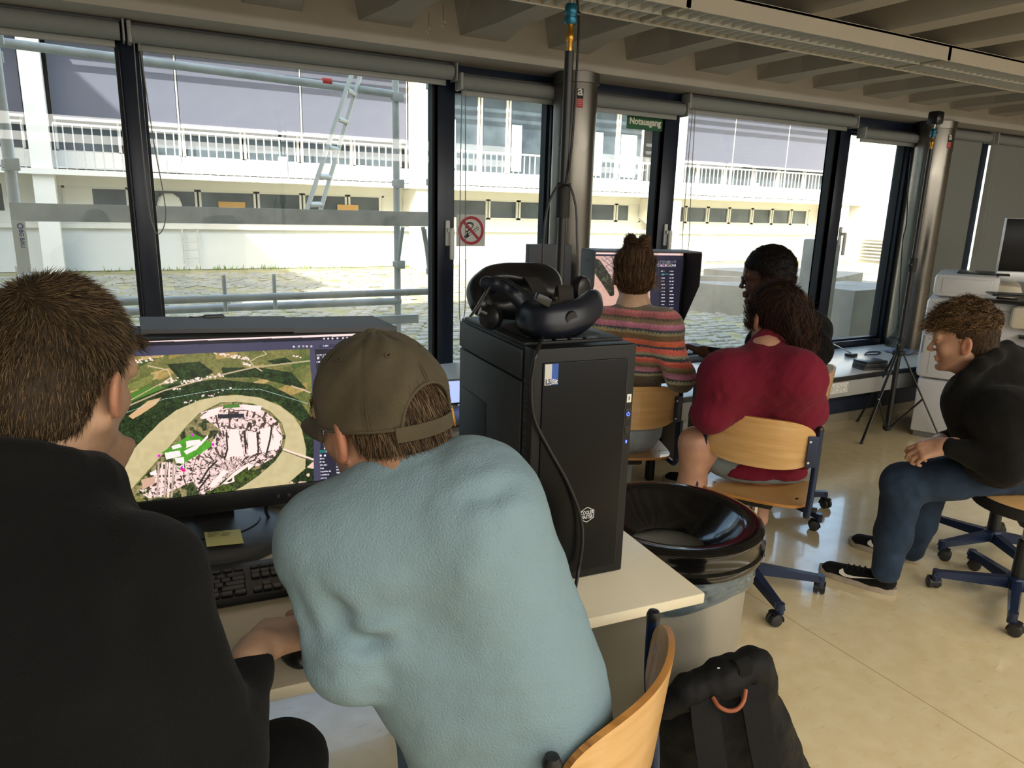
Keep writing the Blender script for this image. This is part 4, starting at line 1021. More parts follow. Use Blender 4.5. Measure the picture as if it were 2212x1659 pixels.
def paint_main(u,v):
    C=paint_map(u,v); ui=hexc('45435a')
    edge=lambda pts:None
    top=poly(u,v,[(150,700),(800,700),(800,760),(676.5,753),(400,765),(282,771),(150,778)]); C[top]=ui
    C[poly(u,v,[(150,735),(800,717),(800,732),(285,748.5),(150,753)])]=hexc('1d1c29')
    C[poly(u,v,[(150,700),(800,700),(800,724.5),(289,740),(150,745)])]=hexc('f7d9d6')
    C[v<717]=hexc('17171e') if False else C[v<717]
    
    side=poly(u,v,[(668.5,753),(800,748),(900,1100),(678,1100),(677.5,900)]); C[side]=ui
    C[poly(u,v,[(680,754.5),(820,750),(900,1100),(694,1100),(691,900)])]=hexc('272636')
    C[poly(u,v,[(681,755),(820,750),(820,762),(682,766)])]=hexc('1d1c29')
    for k,x in enumerate((635,645,655,663,673)): C[(abs(u-x)<2.4)&(abs(v-749+(x-635)*.03)<2.2)&(vnoise(u*2,v*2,2,50+k)>.4)]=hexc('d8cfd8')
    for k,x in enumerate((700,709,718,729,741,750)): C[(np.hypot(u-x,v-731.5+(x-700)*.03)<2.1)]=hexc('d8cfd8')
    C[poly(u,v,[(689,745),(735,742.5),(735,749),(689,751.5)])]=hexc('33324a'); uiwords(C,u,v,697,747,12,-.05)
    uiwords(C,u,v,683,767,22,-.03); uiwords(C,u,v,684,782,7,-.03,seed=1); uiwords(C,u,v,699,774,6,0,h=2.6,seed=2); C[(abs(u-687.5)<2.2)&(abs(v-773.5)<2.8)]=hexc('d8cfd8'); C[(abs(u-699)<2.2)&(abs(v-773)<2.8)]=hexc('d8cfd8')
    for k in range(10):
        y=911+k*6.4; C[(abs(u-(699.5+k*.25))<1.8)&(abs(v-y)<1.7)]=hexc('e8e0e6'); uiwords(C,u,v,704+k*.25,y,14,-.03,seed=k+3)
    C[poly(u,v,[(690,972.5),(745,969),(746,976),(690.5,979)])]=hexc('1f6a66'); uiwords(C,u,v,704,975,14,-.05,seed=9)
    for k in range(8): uiwords(C,u,v,690.5+k*.5,991+k*7,[10,10,16,8,22,18,12,10][k],-.05,seed=20+k)
    for k in range(8): uiwords(C,u,v,726+k*.4,1002+k*6.4,22,-.05,seed=30+k)
    C[(abs(u-693)<2)&(abs(v-984)<2)]=hexc('e8e0e6'); C[(abs(u-702)<2)&(abs(v-984)<2)]=hexc('e8e0e6')
    C[poly(u,v,[(150,1100),(330,1080.5),(700,1038),(900,1014),(900,1200),(150,1200)])]=hexc('2c3348')
    return C
def screen(name,T,w,h,nx,nz,paint,par,emit=1.0,**kw):
    xs=np.linspace(-w/2,w/2,nx); zs=np.linspace(-h,0,nz); X,Zz=np.meshgrid(xs,zs); L=np.stack([X,np.zeros_like(X)-.0005,Zz],-1).reshape(-1,3)
    Wd=L@T[0].T+T[1]; u,v=PR(Wd); col=paint(u.astype(float),v.astype(float))
    col=np.where(col<=.04045,col/12.92,((np.clip(col,0,1)+.055)/1.055)**2.4)
    a=np.arange(nx*nz).reshape(nz,nx); F=np.stack([a[:-1,:-1],a[:-1,1:],a[1:,1:],a[1:,:-1]],-1).reshape(-1,4)
    me=bpy.data.meshes.new(name); me.vertices.add(nx*nz); me.vertices.foreach_set('co',Wd.ravel()); me.loops.add(len(F)*4); me.loops.foreach_set('vertex_index',F.ravel()); me.polygons.add(len(F)); me.polygons.foreach_set('loop_start',np.arange(len(F))*4); me.update()
    at=me.color_attributes.new('tint','FLOAT_COLOR','POINT'); at.data.foreach_set('color',np.concatenate([col.reshape(-1,3),np.ones((nx*nz,1))],1).ravel())
    m=MATS.get('screen') or None
    if m is None:
        m=bpy.data.materials.new('screen'); m.use_nodes=True; nt=m.node_tree; b=nt.nodes['Principled BSDF']; b.inputs['Base Color'].default_value=(.01,.01,.012,1); b.inputs['Roughness'].default_value=.35
        t=nt.nodes.new('ShaderNodeAttribute'); t.attribute_name='tint'; nt.links.new(t.outputs['Color'],b.inputs['Emission Color']); b.inputs['Emission Strength'].default_value=SCREEN_E; MATS['screen']=m
    return link(name,me,m,par,**kw)
SCREEN_E=0.29
screen('display',MT,MW,MHt,620,400,paint_main,mon)
# ---- sticky note
nt_=thing('sticky_note','yellow handwritten sticky note on the foot of the map monitor','note',(.17,1.66,.757))
a,b,c,d=[np.array([*onz(u,v,.7585)[:2],.7585]) for u,v in ((441,1150),(519,1143),(527,1177),(447,1185))]
V=[];F=[]
for j in range(5):
    for i in range(5):
        s,t=i/4,j/4; p=(a*(1-s)+b*s)*(1-t)+(d*(1-s)+c*s)*t; p[2]+=.004*t*t; V.append(p)
for j in range(4):
    for i in range(4): F.append((j*5+i,(j+1)*5+i,(j+1)*5+i+1,j*5+i+1))
MB().add(V,F).build('paper',mat('sticky yellow','d9d489',.7),nt_)
V,F=[],[]; ex=N3(b-a); ey=N3(a-d); ez=N3(np.cross(ex,ey)); mb=MB()
for k,tx in enumerate(('Windows:','Nutzer:  Maus','PW:     Maus')):
    V,F=text_mesh(tx,.0085,align='LEFT',extrude=.0001); V[:,0]+=V[:,1]*.25
    mb.add(V,F,T=(np.stack([ex,ey,ez],1),a+ex*.006-ey*(.012+k*.010)+ez*.0035))
mb.build('handwriting',mat('pencil','4b4a45',.8),nt_,smooth=False)
# ---- keyboard (right half seen)
kb=thing('keyboard','black computer keyboard on the desk in front of the map monitor','keyboard',(.05,1.42,.73))
K0=np.array([*onz(622,1291,.73)[:2],.73]); K1=onz(622,1213,.75); 
kex=N3(np.array([*(onz(622,1291,.73)-onz(490,1314,.73))[:2],0])); key=np.array([-kex[1],kex[0],0]); KT=(np.stack([kex,key,EZ],1),K0+kex*.078)
bx(-.45,0,0,.155,.001,.016,'keyboard_body',mat('keyboard black','1d1e20',.5),kb,T=KT,bev=.004)
keym=mat('keycap','242528',.45)
kv=MB().box(-.5,.5,-.5,.5,0,1,bev=.12); V=np.concatenate(kv.V); V[:,0]=np.where(V[:,2]>.5,V[:,0]*.86,V[:,0]); V[:,1]=np.where(V[:,2]>.5,V[:,1]*.84,V[:,1]); kv.V=[V@KT[0].T]; kme=None
def key_(x,y,w,h):
    global kme
    pos=KT[1]+KT[0]@np.array([x+w/2,y+h/2,.016]); sc=(w*.93,h*.90,.0052)
    if kme is None:
        kv2=MB(); kv2.add(V,kv.F); o=kv2.build('keycap',keym,kb,world=False); kme=o.data; place(o,kb,pos); o.scale=sc; o.rotation_euler=(0,0,math.atan2(kex[1],kex[0]))
    else: inst('keycap',kme,kb,pos,(0,0,math.atan2(kex[1],kex[0])),sc)
g=.0188
for col,xs0,n_ in ((0,-.0800,4),):
    for r in range(5):
        for i in range(4):
            if r==0 and i==0: key_(xs0,.012,.0376,g-.001)
            elif r==0 and i==1: continue
            else: key_(xs0+i*g,.012+r*g,g,g)
for i in range(3): key_(-.142+i*g,.012,g,g); key_(-.142+i*g,.012+3*g,g,g); key_(-.142+i*g,.012+4*g,g,g)
key_(-.142+g,.012+g,g,g)
for i in range(3): key_(-.142+i*g,.012+5.4*g,g,g*.8)
for i in range(3): key_(-.080+i*g,.012+5.4*g,g,g*.8)
for r in range(5):
    if r==0:
        for i in range(3): key_(-.434+i*.024,.012,.024,g)
        key_(-.362,.012,.110,g)
        for i in range(4): key_(-.252+i*.025,.012,.025,g)
    else:
        off=[0,.024,.033,.028,0][r]; wl_=[0,.024,.033,.028,g][r]; key_(-.434,.012+r*g,wl_,g); nk_=[0,11,11,12,12][r]
        for i in range(nk_): key_(-.434+wl_+i*g,.012+r*g,g,g)
        x=-.434+wl_+nk_*g; key_(x,.012+r*g,-.152-x,g)
for i in range(13): key_(-.434+i*.0217,.012+5.4*g,g,g*.8)
# ---- mouse under the hand
ms=thing('computer_mouse','black computer mouse under the hand of the short-haired man','mouse',(.235,1.15,.73))
mp_=onz(642,1392,.75); MB().ball((mp_[0],mp_[1],.742),(.031,.055,.022),n=20).build('mouse_shell',blackp,ms); MB().box(mp_[0]-.003,mp_[0]+.003,mp_[1]+.02,mp_[1]+.035,.758,.765,bev=.002).build('scroll_wheel',rubber,ms)
# ---- docking box, papers and cables behind the stand
db=thing('docking_box','grey metal box on the desk right of the monitor foot','electronics box',(.42,1.78,.73))
p=onz(612,1108,.73); RX=rotm(0,0,-28)
mb=MB().box(-.10,.07,-.05,.07,.001,.045,bev=.006); mb.V=[np.concatenate(mb.V)@RX.T+np.array((p[0]+.05,p[1]+.06,.73))]; mb.build('housing',mat('grey metal','8d8f90',.4,.3),db)
mb=MB().box(-.101,-.099,-.03,.05,.012,.034); mb.V=[np.concatenate(mb.V)@RX.T+np.array((p[0]+.05,p[1]+.06,.73))]; mb.build('port_plate',blackm,db)
c_=curve_pts([onz(588,1095,.80)+[0,.05,0],onz(575,1105,.77),onz(590,1128,.742),onz(625,1142,.738),onz(660,1128,.738)],10)
props(MB().tube(c_,.004,n=8).build('video_cable',blackp),'black video cable curling from the monitor to the right of its foot','cable')
c_=curve_pts([onz(628,1128,.735),onz(628,1140,.735),onz(642,1158,.735),onz(665,1160,.735),onz(690,1150,.735)],10)
props(MB().tube(c_,.0025,n=8).build('usb_cable',blackp),'thin black cable lying beside the grey metal box','cable')
p=onz(418,1125,.73); tp_=thing('paper_holder','grey folder standing left of the monitor foot behind the dark hoodie','folder',(p[0],p[1],.73))
mb=MB().box(-.10,.015,-.004,.03,.001,.06,bev=.003); mb.V=[np.concatenate(mb.V)+np.array((p[0],p[1],.73))]; mb.build('cover',mat('folder grey','8b8e93',.6),tp_)
# ---- headset cable over the tower front
pts=[P(1112,650,1.68),P(1160,690,1.60),onz(1197,700,1.243)+[0,-.02,.02]]
def fr_(u,v,off=.02):  # point in the plane just in front of the tower front
    r=RC@np.array([u-1106.0,v-829.5,FPX]); n=EY; q=PO-EY*off; t=((q-CAM)@n)/(r@n); return CAM+r*t
pts=[P(1060,611,1.62),P(1110,622,1.60),P(1165,650,1.56),P(1194,680,1.52),P(1180,712,1.50),fr_(1160,760,.02),fr_(1148,820,.012),fr_(1153,900,.010),fr_(1185,968,.012),fr_(1225,1040,.014),fr_(1252,1110,.018),fr_(1258,1170,.02),fr_(1250,1230,.02),fr_(1242,1275,.05),onz(1240,1300,.733)]
props(MB().tube(curve_pts(pts,12),.0038,n=10).build('headset_cable',mat('cable sheath','1c1c1c',.35)),'black headset cable hanging down over the tower front onto the desk','cable')

# ---- waste bin
bn=thing('waste_bin','large grey round bin with black funnel lid beside the desk corner','bin',(1.25,1.42,0))
BX,BY=1.292,1.405
MB().lathe([(0,.004),(0.1960,.004),(0.2016,.012),(0.2195,.60),(0.2240,.615),(0.2195,.617),(0.2128,.60),(0.1926,.02),(0,.02)],c=(BX,BY,0),n=64,T=None).build('bin_body',mat('bin grey','a9a599',.38,.25,bump=.02,bscale=40),bn)
MB().lathe([(0.2486,.612),(0.2531,.622),(0.2531,.632),(0.2453,.638),(0.2430,.668),(0.2486,.676),(0.2486,.684),(0.2419,.690),(0.2285,.693),(0.1960,.690),(0.1882,.684),(0.1680,.655),(0.1344,.628),(0.1120,.610),(0.1030,.598),(0.1053,.595),(0.1232,.606),(0.1904,.67),(0.2240,.672),(0.2296,.62)],c=(BX,BY,0),n=96,closed=True).build('lid',mat('lid black','0e0e0f',.16,coat=.3,bump=.015,bscale=14),bn)
# bag liner with folds
n=160; V=[];F=[];rws=14
rs2=np.random.RandomState(4); ph=rs2.rand(6)*6.28
for j in range(rws+1):
    t=j/rws; z=.616-.095*t-.012*math.sin(0)
    for i in range(n):
        a=2*PI*i/n; w_=sum(math.sin(a*k+ph[q]+t*s_)*am for q,(k,s_,am) in enumerate(((9,3,.0020),(17,-6,.0018),(31,8,.0013),(5,2,.002),(47,-11,.0009))))
        zz=z-.020*t*(math.sin(a*2+1)+.4*math.sin(a*5)); r=.2279+.006*math.sin(t*PI)+w_*math.sin(min(t,1)*PI*.9+.3)+.0022*math.sin(t*26+a*3+2*math.sin(a*4))
        V.append((BX+r*math.cos(a),BY+r*math.sin(a),zz))
for j in range(rws):
    for i in range(n): F.append((j*n+i,j*n+(i+1)%n,(j+1)*n+(i+1)%n,(j+1)*n+i))
lm=mat('bag film','56646a',.22,coat=.4); MB().add(V,F).build('bin_liner',lm,bn,angle=180)

# ---- tripods
def tripod(lab,x,y,top,foot,scale,z0=0,cable=None,az=0.4,station=True,hubz=None,label_cat='tripod'):
    t=thing('light_stand',lab,label_cat,(x,y,z0),0,'black tripods with ball heads'); r=.0175*scale
    hz=hubz
    MB().cyl((x,y,z0+.04),(x,y,z0+hz+.62),r*.95,n=20).build('lower_tube',blackp,t)
    MB().cyl((x,y,z0+hz+.60),(x,y,top-.16),r*.74,n=20).build('upper_tube',blackp,t)
    for zc_ in (hz+.06,hz+.60):
        k=MB().cyl((x,y,z0+zc_-.045*scale),(x,y,z0+zc_+.04*scale),r*1.35,n=20).build('collar',blackm,t)
        MB().tube([(x,y,z0+zc_),(x-.035*scale,y-.012,z0+zc_+.004)],.006*scale,n=10).ball((x-.042*scale,y-.014,z0+zc_+.002),(.014*scale,.014*scale,.016*scale),n=10).build('knob',blackp,k)
    MB().cyl((x,y,z0+.05),(x,y,z0+.075),r*1.6,n=16).build('spreader_hub',blackm,t); MB().box(x-.03*scale,x+.03*scale,y-.03*scale,y+.03*scale,z0+hz-.02,z0+hz+.015,bev=.006).build('leg_hub',blackm,t)
    for k in range(3):
        a=az+k*2*PI/3; f=np.array([x+foot*math.cos(a),y+foot*math.sin(a),z0+.012]); h=np.array([x+.025*math.cos(a),y+.025*math.sin(a),z0+hz])
        l=MB().tube([h,f],.010*scale,n=8,sq=(1,.55)).build('leg',blackp,t); m_=h+(f-h)*.52
        MB().tube([m_,(x+.02*math.cos(a),y+.02*math.sin(a),z0+.065)],.007*scale,n=8).build('brace',blackp,l)
        MB().ball(f,(.013,.013,.012),n=10).build('foot_cap',rubber,l); MB().ball(m_,.008,n=8).build('rivet',chrome,l)
    b=MB().lathe([(0,0),(.008,0),(.008,.03),(.011,.034),(.011,.052),(.008,.056),(.008,.075),(0,.075)],c=(x,y,top-.165),n=16).build('brass_spigot',mat('brass','b98b3c',.3,.9),t)
    h=MB().lathe([(0,0),(.016,0),(.018,.004),(.018,.018),(.016,.020),(.016,.024),(.018,.027),(.018,.048),(.014,.053),(0,.053)],c=(x,y,top-.09),n=24).build('ball_head',mat('petrol anodised','1d5f78',.3,.6),t)
    MB().tube([(x,y,top-.06),(x+.028,y-.004,top-.06)],.007,n=10).build('clamp_knob',blackp,h); MB().cyl((x,y,top-.04),(x,y,top-.01),.007,n=12).build('ball_stem',chrome,h)
    if station: MB().box(x-.037,x+.037,y-.036,y+.036,top-.012,top+.068,bev=.014).build('sensor_box',mat('sensor black','111113',.25),t)
    return t
q=P(1222,300,2.12); tz=P(1235,8,2.12)[2]
T1=tripod('tall black tripod with blue ball head behind the headset on the tower',q[0],q[1],tz+.012,.36,1.0,hubz=.62,az=.9)
qa=np.array([q[0],q[1]]); 
def at1(dx,dy,z): return (q[0]+dx,q[1]+dy,z)
sleeve_z=P(1215,400,2.18)[2]
cl=T1
MB().cyl(at1(0,0,P(1215,470,2.2)[2]),at1(0,0,P(1218,395,2.16)[2]),.021,n=20).build('clamp_sleeve',blackm,T1)
w=[P(1247,0,2.08),P(1250,60,2.08),P(1244,180,2.10),P(1236,300,2.12),P(1224,395,2.13),P(1205,402,2.13),P(1185,440,2.14),P(1175,500,2.15),P(1172,580,2.17),P(1180,640,2.2)]
props(MB().tube(curve_pts(w,10),.0035,n=8).build('power_cable',blackp),'black cable running down along the tall tripod pole','cable')
w=[P(1214,400,2.12),P(1232,405,2.11),P(1244,450,2.12),P(1246,510,2.13),P(1248,570,2.14),P(1244,640,2.16)]
props(MB().tube(curve_pts(w,10),.0033,n=8).build('power_cable',blackp),'black cable loop on the right side of the tall tripod clamp','cable')
tf=onz(1908,940,0); tzz=2.02
T2=tripod('slim black tripod in front of the window bench left of the printer',tf[0],tf[1]-.02,P(1975,312,5.1)[2]+.09,.34,1.05,hubz=.60,az=PI+.15,station=True)
w=[P(1968,330,5.05),P(1962,400,5.02),P(1958,480,5.0),P(1950,520,5.0),P(1945,600,4.98),P(1940,700,4.98),P(1944,716,5.0),P(1938,730,5.0),P(1920,728,5.0)]
props(MB().tube(curve_pts(w,8),.004,n=6).build('power_cable',blackp),'thin black cable along the slim rear tripod','cable')

# ---- printer
prm=mat('printer white','cfd0d3',.42); prw=mat('printer beige','d6cdb8',.45)
pr=thing('printer','large white office multifunction printer at the right under the lowered blinds','printer',(5.2,2.7,0))
fA=onz(1963,940,0); X0,Y0=fA[0]-.02,fA[1]-.62
# body footprint: left front edge at px 1963..., machine turned to the room
p1=np.array([fA[0],fA[1]]); A=np.radians(-62); fx=np.array([math.cos(A),math.sin(A),0]); fy=np.array([-fx[1],fx[0],0])
PRT=(np.stack([fx,fy,EZ],1),np.array([p1[0],p1[1],0]))
def pq(*a,**k): return bx(*a,T=PRT,**k)
pq(0,.76,0,.58,.04,.418,'lower_cabinet',prm,pr,bev=.012); pq(0.02,.74,.02,.56,0,.04,'plinth',greyp,pr)
pq(-.022,.78,-.004,.60,.425,.985,'main_body',prm,pr,bev=.035)
pq(.02,.52,-.0052,-.003,.925,.928,'seam',greyp,pr,bev=0); pq(.045,.047,-.0052,-.003,.46,.925,'seam',greyp,pr,bev=0); pq(.02,.05,-.0052,-.003,.70,.702,'seam',greyp,pr,bev=0)
for a in ((.14,.142,.52,.78),(.14,.45,.52,.522)): pq(a[0],a[1],-.0052,-.003,a[2],a[3],'door_line',greyp,pr,bev=0)
pq(-.008,.002,-.012,.0,.60,.72,'door_grip',greyp,pr,bev=.003)
pq(0,.37,.01,.56,.99,1.145,'scanner_lid',prm,pr,bev=.03); pq(.05,.33,.004,.012,1.02,1.115,'lid_panel',prm,pr,bev=.003)
pq(.34,.50,.03,.42,1.0,1.10,'feeder_nose',prw,pr,bev=.045); pq(.12,.42,.10,.50,1.146,1.150,'input_tray',blackp,pr,bev=.001)
pq(.30,.86,-.07,.30,.986,1.003,'control_panel',blackp,pr,bev=.006); pq(.46,.90,-.11,.26,.83,.975,'front_housing',prw,pr,bev=.03)
for z in (.70,.775): pq(.52,.86,-.12,.10,z,z+.012,'paper_shelf',blackp,pr,bev=.004)
# phone/tablet and screen
tab=thing('tablet','black tablet with stylus lying on the printer shelf','tablet',tuple(P(2195,640,4.4)))
a=P(2195,640,4.35); mb=MB().box(-.14,.16,-.09,.10,0,.012,bev=.004); mb.V=[np.concatenate(mb.V)@rotm(0,0,-50).T+a]; mb.build('tablet_body',blackp,tab); mb=MB().box(-.12,.14,-.075,.085,.0121,.0135); mb.V=[np.concatenate(mb.V)@rotm(0,0,-50).T+a]; mb.build('tablet_glass',pcg,tab)
im=thing('desktop_display','dark desktop display with silver chin cut by the right edge','monitor',tuple(P(2230,600,4.7)))
a=P(2262,612,4.9); IR=(rotm(0,0,-38),a)
def ib(*z,**k): return bx(*z,T=IR,**k)
ib(-.32,.32,0,.02,.07,.42,'screen_panel',pcg,im,bev=.004); ib(-.325,.325,.002,.03,.0,.425,'rear_shell',mat('display silver','b9bbbd',.35,.4),im,bev=.006); ib(-.325,.325,-.001,.01,.0,.068,'chin',MATS['display silver'],im,bev=.003); ib(-.10,.10,.0,.15,-.13,-.12,'foot',MATS['display silver'],im); ib(-.06,.06,.02,.04,-.12,.1,'stand',MATS['display silver'],im)
sd=thing('side_table','pale side table behind the printer carrying the dark display','table',(a[0],a[1],0))
tbz=a[2]-.131
mb=MB().box(-.12,.9,-.18,.25,tbz-.03,tbz,bev=.003); mb.V=[np.concatenate(mb.V)@rotm(0,0,-38).T+[a[0],a[1],0]]; mb.build('table_top',prw,sd)
for sx,sy in ((-.08,-.14),(.85,-.14),(-.08,.21),(.85,.21)):
    q2=rotm(0,0,-38)@np.array([sx,sy,0])+[a[0],a[1],0]; MB().cyl((q2[0],q2[1],0),(q2[0],q2[1],tbz-.03),.02,n=12).build('leg',legm,sd)
# ================================================================ people
def skinmat(name,c,c2,rough=.5): 
    return mat(name,c,rough,var=.22,vscale=22,bump=.12,bscale=260,sss=.12,attr='tint')
def clothmat(name,c,rough=.9,var=.12,bump=.35,bscale=420,sheen=.04,vscale=7,**k): return mat(name,c,rough,spec=.2,var=var,vscale=vscale,bump=bump,bscale=bscale,sheen=sheen,**k)
def headframe(az,pitch=0.0,roll=0.0):
    a=math.radians(az); p=math.radians(pitch)
    F=np.array([math.cos(a)*math.cos(p),math.sin(a)*math.cos(p),math.sin(p)]); L=np.array([-math.sin(a),math.cos(a),0]); Uu=np.cross(F,L)
    r=math.radians(roll); L2=L*math.cos(r)+Uu*math.sin(r); U2=Uu*math.cos(r)-L*math.sin(r)
    return np.stack([F,L2,U2],1)   # columns forward, left, up
def add_head(s,C,R,sc=1.0,nose=1.0,jaw=1.0,ear=1.0,k=.012):
    H=lambda x,y,z: C+R@(np.array([x,y,z])*sc)
    s.ell(H(-.012,0,.040),np.array([.097,.075,.088])*sc,R,k=.02)
    s.ell(H(.030,0,-.020),np.array([.060,.060,.085])*sc,R,k=.02)
    for y in (-1,1):
        s.cap(H(.000,y*.055,-.045),H(.062,y*.024,-.090),.017*sc*jaw,.016*sc,k=.02)
        s.ell(H(.060,y*.036,-.018),np.array([.022,.022,.024])*sc,R,k=.015)
        s.cap(H(.080,y*.046,.026),H(.090,y*.012,.024),.009*sc,.009*sc,k=.010)
        s.ell(H(.098,y*.031,.008),np.array([.018,.017,.013])*sc,R,k=.008,neg=True)
    s.ell(H(.078,0,-.092),np.array([.018,.020,.017])*sc,R,k=.014)
    s.ell(H(.074,0,.045),np.array([.022,.05,.036])*sc,R,k=.02)
    s.cap(H(.088,0,.016),H(.088+.024*nose,0,-.022),.007*sc,.0095*sc,k=.006)
    for y in (-1,1): s.ell(H(.096+.006*nose,y*.011,-.027),np.array([.010,.0075,.0075])*sc,R,k=.005)
    s.cap(H(.088,-.017,-.053),H(.088,.017,-.053),.0065*sc,k=.004); s.cap(H(.093,-.007,-.0515),H(.093,.007,-.0515),.0055*sc,k=.004)
    s.cap(H(.087,-.014,-.064),H(.087,.014,-.064),.0070*sc,k=.004)
    for y in (-1,1):
        s.ell(H(.078,y*.031,.008),np.array([.0125]*3)*sc,R,k=.002)
        a=math.radians(22)*y
        ER=R@np.array([[math.cos(a),math.sin(a),0],[-math.sin(a),math.cos(a),0],[0,0,1]])@rotm(0,-12,0)
        ec=H(-.010,y*.083,-.006)
        s.ell(ec,np.array([.019,.0085,.033])*sc*ear,ER,k=.005)
        s.ell(ec+ER@np.array([.003,y*.008,.004])*sc,np.array([.011,.0055,.020])*sc*ear,ER,k=.004,neg=True)
        s.ell(ec+ER@np.array([.004,y*.001,-.026])*sc,np.array([.009,.006,.010])*sc*ear,ER,k=.004)
        s.ell(ec+ER@np.array([.013,y*.001,-.001])*sc,np.array([.004,.005,.009])*sc*ear,ER,k=.003)
    return H
def add_neck(s,C,R,base,r=.056,sc=1.0):
    s.cap(C+R@(np.array([-.028,0,-.045])*sc),base,.054*sc,r,k=.03); s.cap(C+R@(np.array([.012,0,-.085])*sc),base+(C-base)*.15+R@np.array([.01,0,0]),.034*sc,.045,k=.03)
def add_hand(s,W,D,N,side,curl=(.5,.6,.5,.4),thumb=(.6,.5),sc=1.0,spread=.10,k=.004):
    """W wrist, D hand direction, N back-of-hand normal; side=+1 when the thumb lies on N x D side"""
    D=N3(D); N=N3(N-D*(N@D)); T=np.cross(N,D)*side
    s.cap(W-D*.03,W+D*.015,.024*sc,.026*sc,k=.012,flat=(N,.80))
    for t in (-.024,-.008,.009,.024): s.cap(W+D*.012*sc+T*t*.75*sc,W+D*.078*sc+T*t*sc*1.05,.0150*sc,.0125*sc,k=.010,flat=(N,.85))
    L=[(.041,.025,.020),(.045,.029,.021),(.042,.027,.020),(.033,.020,.018)]; T0=[.027,.009,-.009,-.026]; tips=[]
    for i in range(4):
        p=W+D*(.082-.004*abs(i-1))*sc+T*T0[i]*sc; a=0; d=D*math.cos(spread*(1.2-i))+T*math.sin(spread*(1.2-i)); r=[.0092,.0098,.0093,.0082][i]*sc
        c=curl[i] if len(curl)==4 else curl[0]
        s.cap(p-d*.02*sc,p,r*1.12,r*1.12,k=.006)
        for j in range(3):
            a+=c*(1.0 if j else .9); q=p+(d*math.cos(a)-N*math.sin(a))*L[i][j]*sc; s.cap(p,q,r*(1.04-.07*j),r*(.99-.09*j),k=k*.6); p=q
        tips.append(p)
    p=W+D*.022*sc+T*.024*sc-N*.004; a=thumb[0]
    d=N3(D*math.cos(a)+T*math.sin(a)-N*.25); q=p+d*.042*sc; s.cap(p-d*.012,q,.0150*sc,.0118*sc,k=.010)
    d2=N3(D*math.cos(a-thumb[1])+T*math.sin(a-thumb[1])-N*.45); q2=q+d2*.032*sc; s.cap(q,q2,.0112*sc,.0102*sc,k=k)
    d3=N3(d2-T*.35-N*.25); s.cap(q2,q2+d3*.024*sc,.0102*sc,.0085*sc,k=k); return tips
def grow(pts,nrm,flow,L,steps,lift,jit,rs,w,follow=.85,col=None,colv=.25,root=.6,curl=0.0):
    n=len(pts); P0=pts.copy(); seq=[P0]; Ls=L*(.6+.8*rs.rand(n))/steps; J=rs.normal(size=(n,3))*jit; ph=rs.rand(n)*6.28
    N=nrm
    for k in range(steps):
        f=flow(P0); f=f-N*((f*N).sum(1)*follow)[:,None]; f/=np.linalg.norm(f,axis=1,keepdims=True)+1e-9
        side=np.cross(f,N)
        d=f+N*(lift*(1-.35*k/steps))+J+(side*np.sin(ph+k*curl)[:,None]+N*np.cos(ph+k*curl)[:,None])*(1.2 if curl else 0)
        d/=np.linalg.norm(d,axis=1,keepdims=True); P0=P0+d*Ls[:,None]; seq.append(P0)
    S=np.stack(seq,1); d=S[:,-1]-S[:,0]; sd=np.cross(d,rs.normal(size=(n,3))*.6+N); sd/=np.linalg.norm(sd,axis=1,keepdims=True)+1e-9
    taper=np.linspace(1,.15,steps+1); ww=w*(.7+.6*rs.rand(n))
    A=S+sd[:,None]*(ww[:,None]*taper)[...,None]*.5; B=S-sd[:,None]*(ww[:,None]*taper)[...,None]*.5
    V=np.stack([A,B],2).reshape(-1,3); b=(np.arange(n)*(steps+1)*2)[:,None]; F=[]
    for k in range(steps): F.append(np.stack([b[:,0]+2*k,b[:,0]+2*k+1,b[:,0]+2*k+3,b[:,0]+2*k+2],1))
    F=np.concatenate(F); c=np.array(col)[rs.randint(0,len(col),n)]*(1-colv+2*colv*rs.rand(n))[:,None]
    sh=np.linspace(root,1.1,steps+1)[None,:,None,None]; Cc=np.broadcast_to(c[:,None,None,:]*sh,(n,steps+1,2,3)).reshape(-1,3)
    return V,F,Cc
hairm=None
def hairmesh(name,parent,parts,rough=.55,**kw):
    V=[];F=[];C=[];o=0
    for v,f,c in parts: V.append(v);F.append(np.asarray(f)+o);C.append(c);o+=len(v)
    V=np.concatenate(V);F=np.concatenate(F);C=np.concatenate(C)
    me=bpy.data.meshes.new(name); me.vertices.add(len(V)); me.vertices.foreach_set('co',V.ravel()); me.loops.add(len(F)*4); me.loops.foreach_set('vertex_index',F.ravel()); me.polygons.add(len(F)); me.polygons.foreach_set('loop_start',np.arange(len(F))*4); me.update(); me.polygons.foreach_set('use_smooth',[True]*len(F))
    at=me.color_attributes.new('tint','FLOAT_COLOR','POINT'); at.data.foreach_set('color',np.concatenate([C,np.ones((len(V),1))],1).ravel())
    return link(name,me,mat('hair fibre','ffffff',rough,attr='tint',spec=.18),parent,**kw)
def lin(*hs): return [np.array(srgb(h)) for h in hs]
def capshape(C,R,sdf,it=2,noise=None,cut=None):
    V,F=sdf.mesh(cut); V=relax(V,F,it); N=vnormals(V,F)
    if noise:
        for sc,am,sd in noise: V=V+N*(am*fbm(V,sc,sd))[:,None]
        N=vnormals(V,F)
    return V,F,N
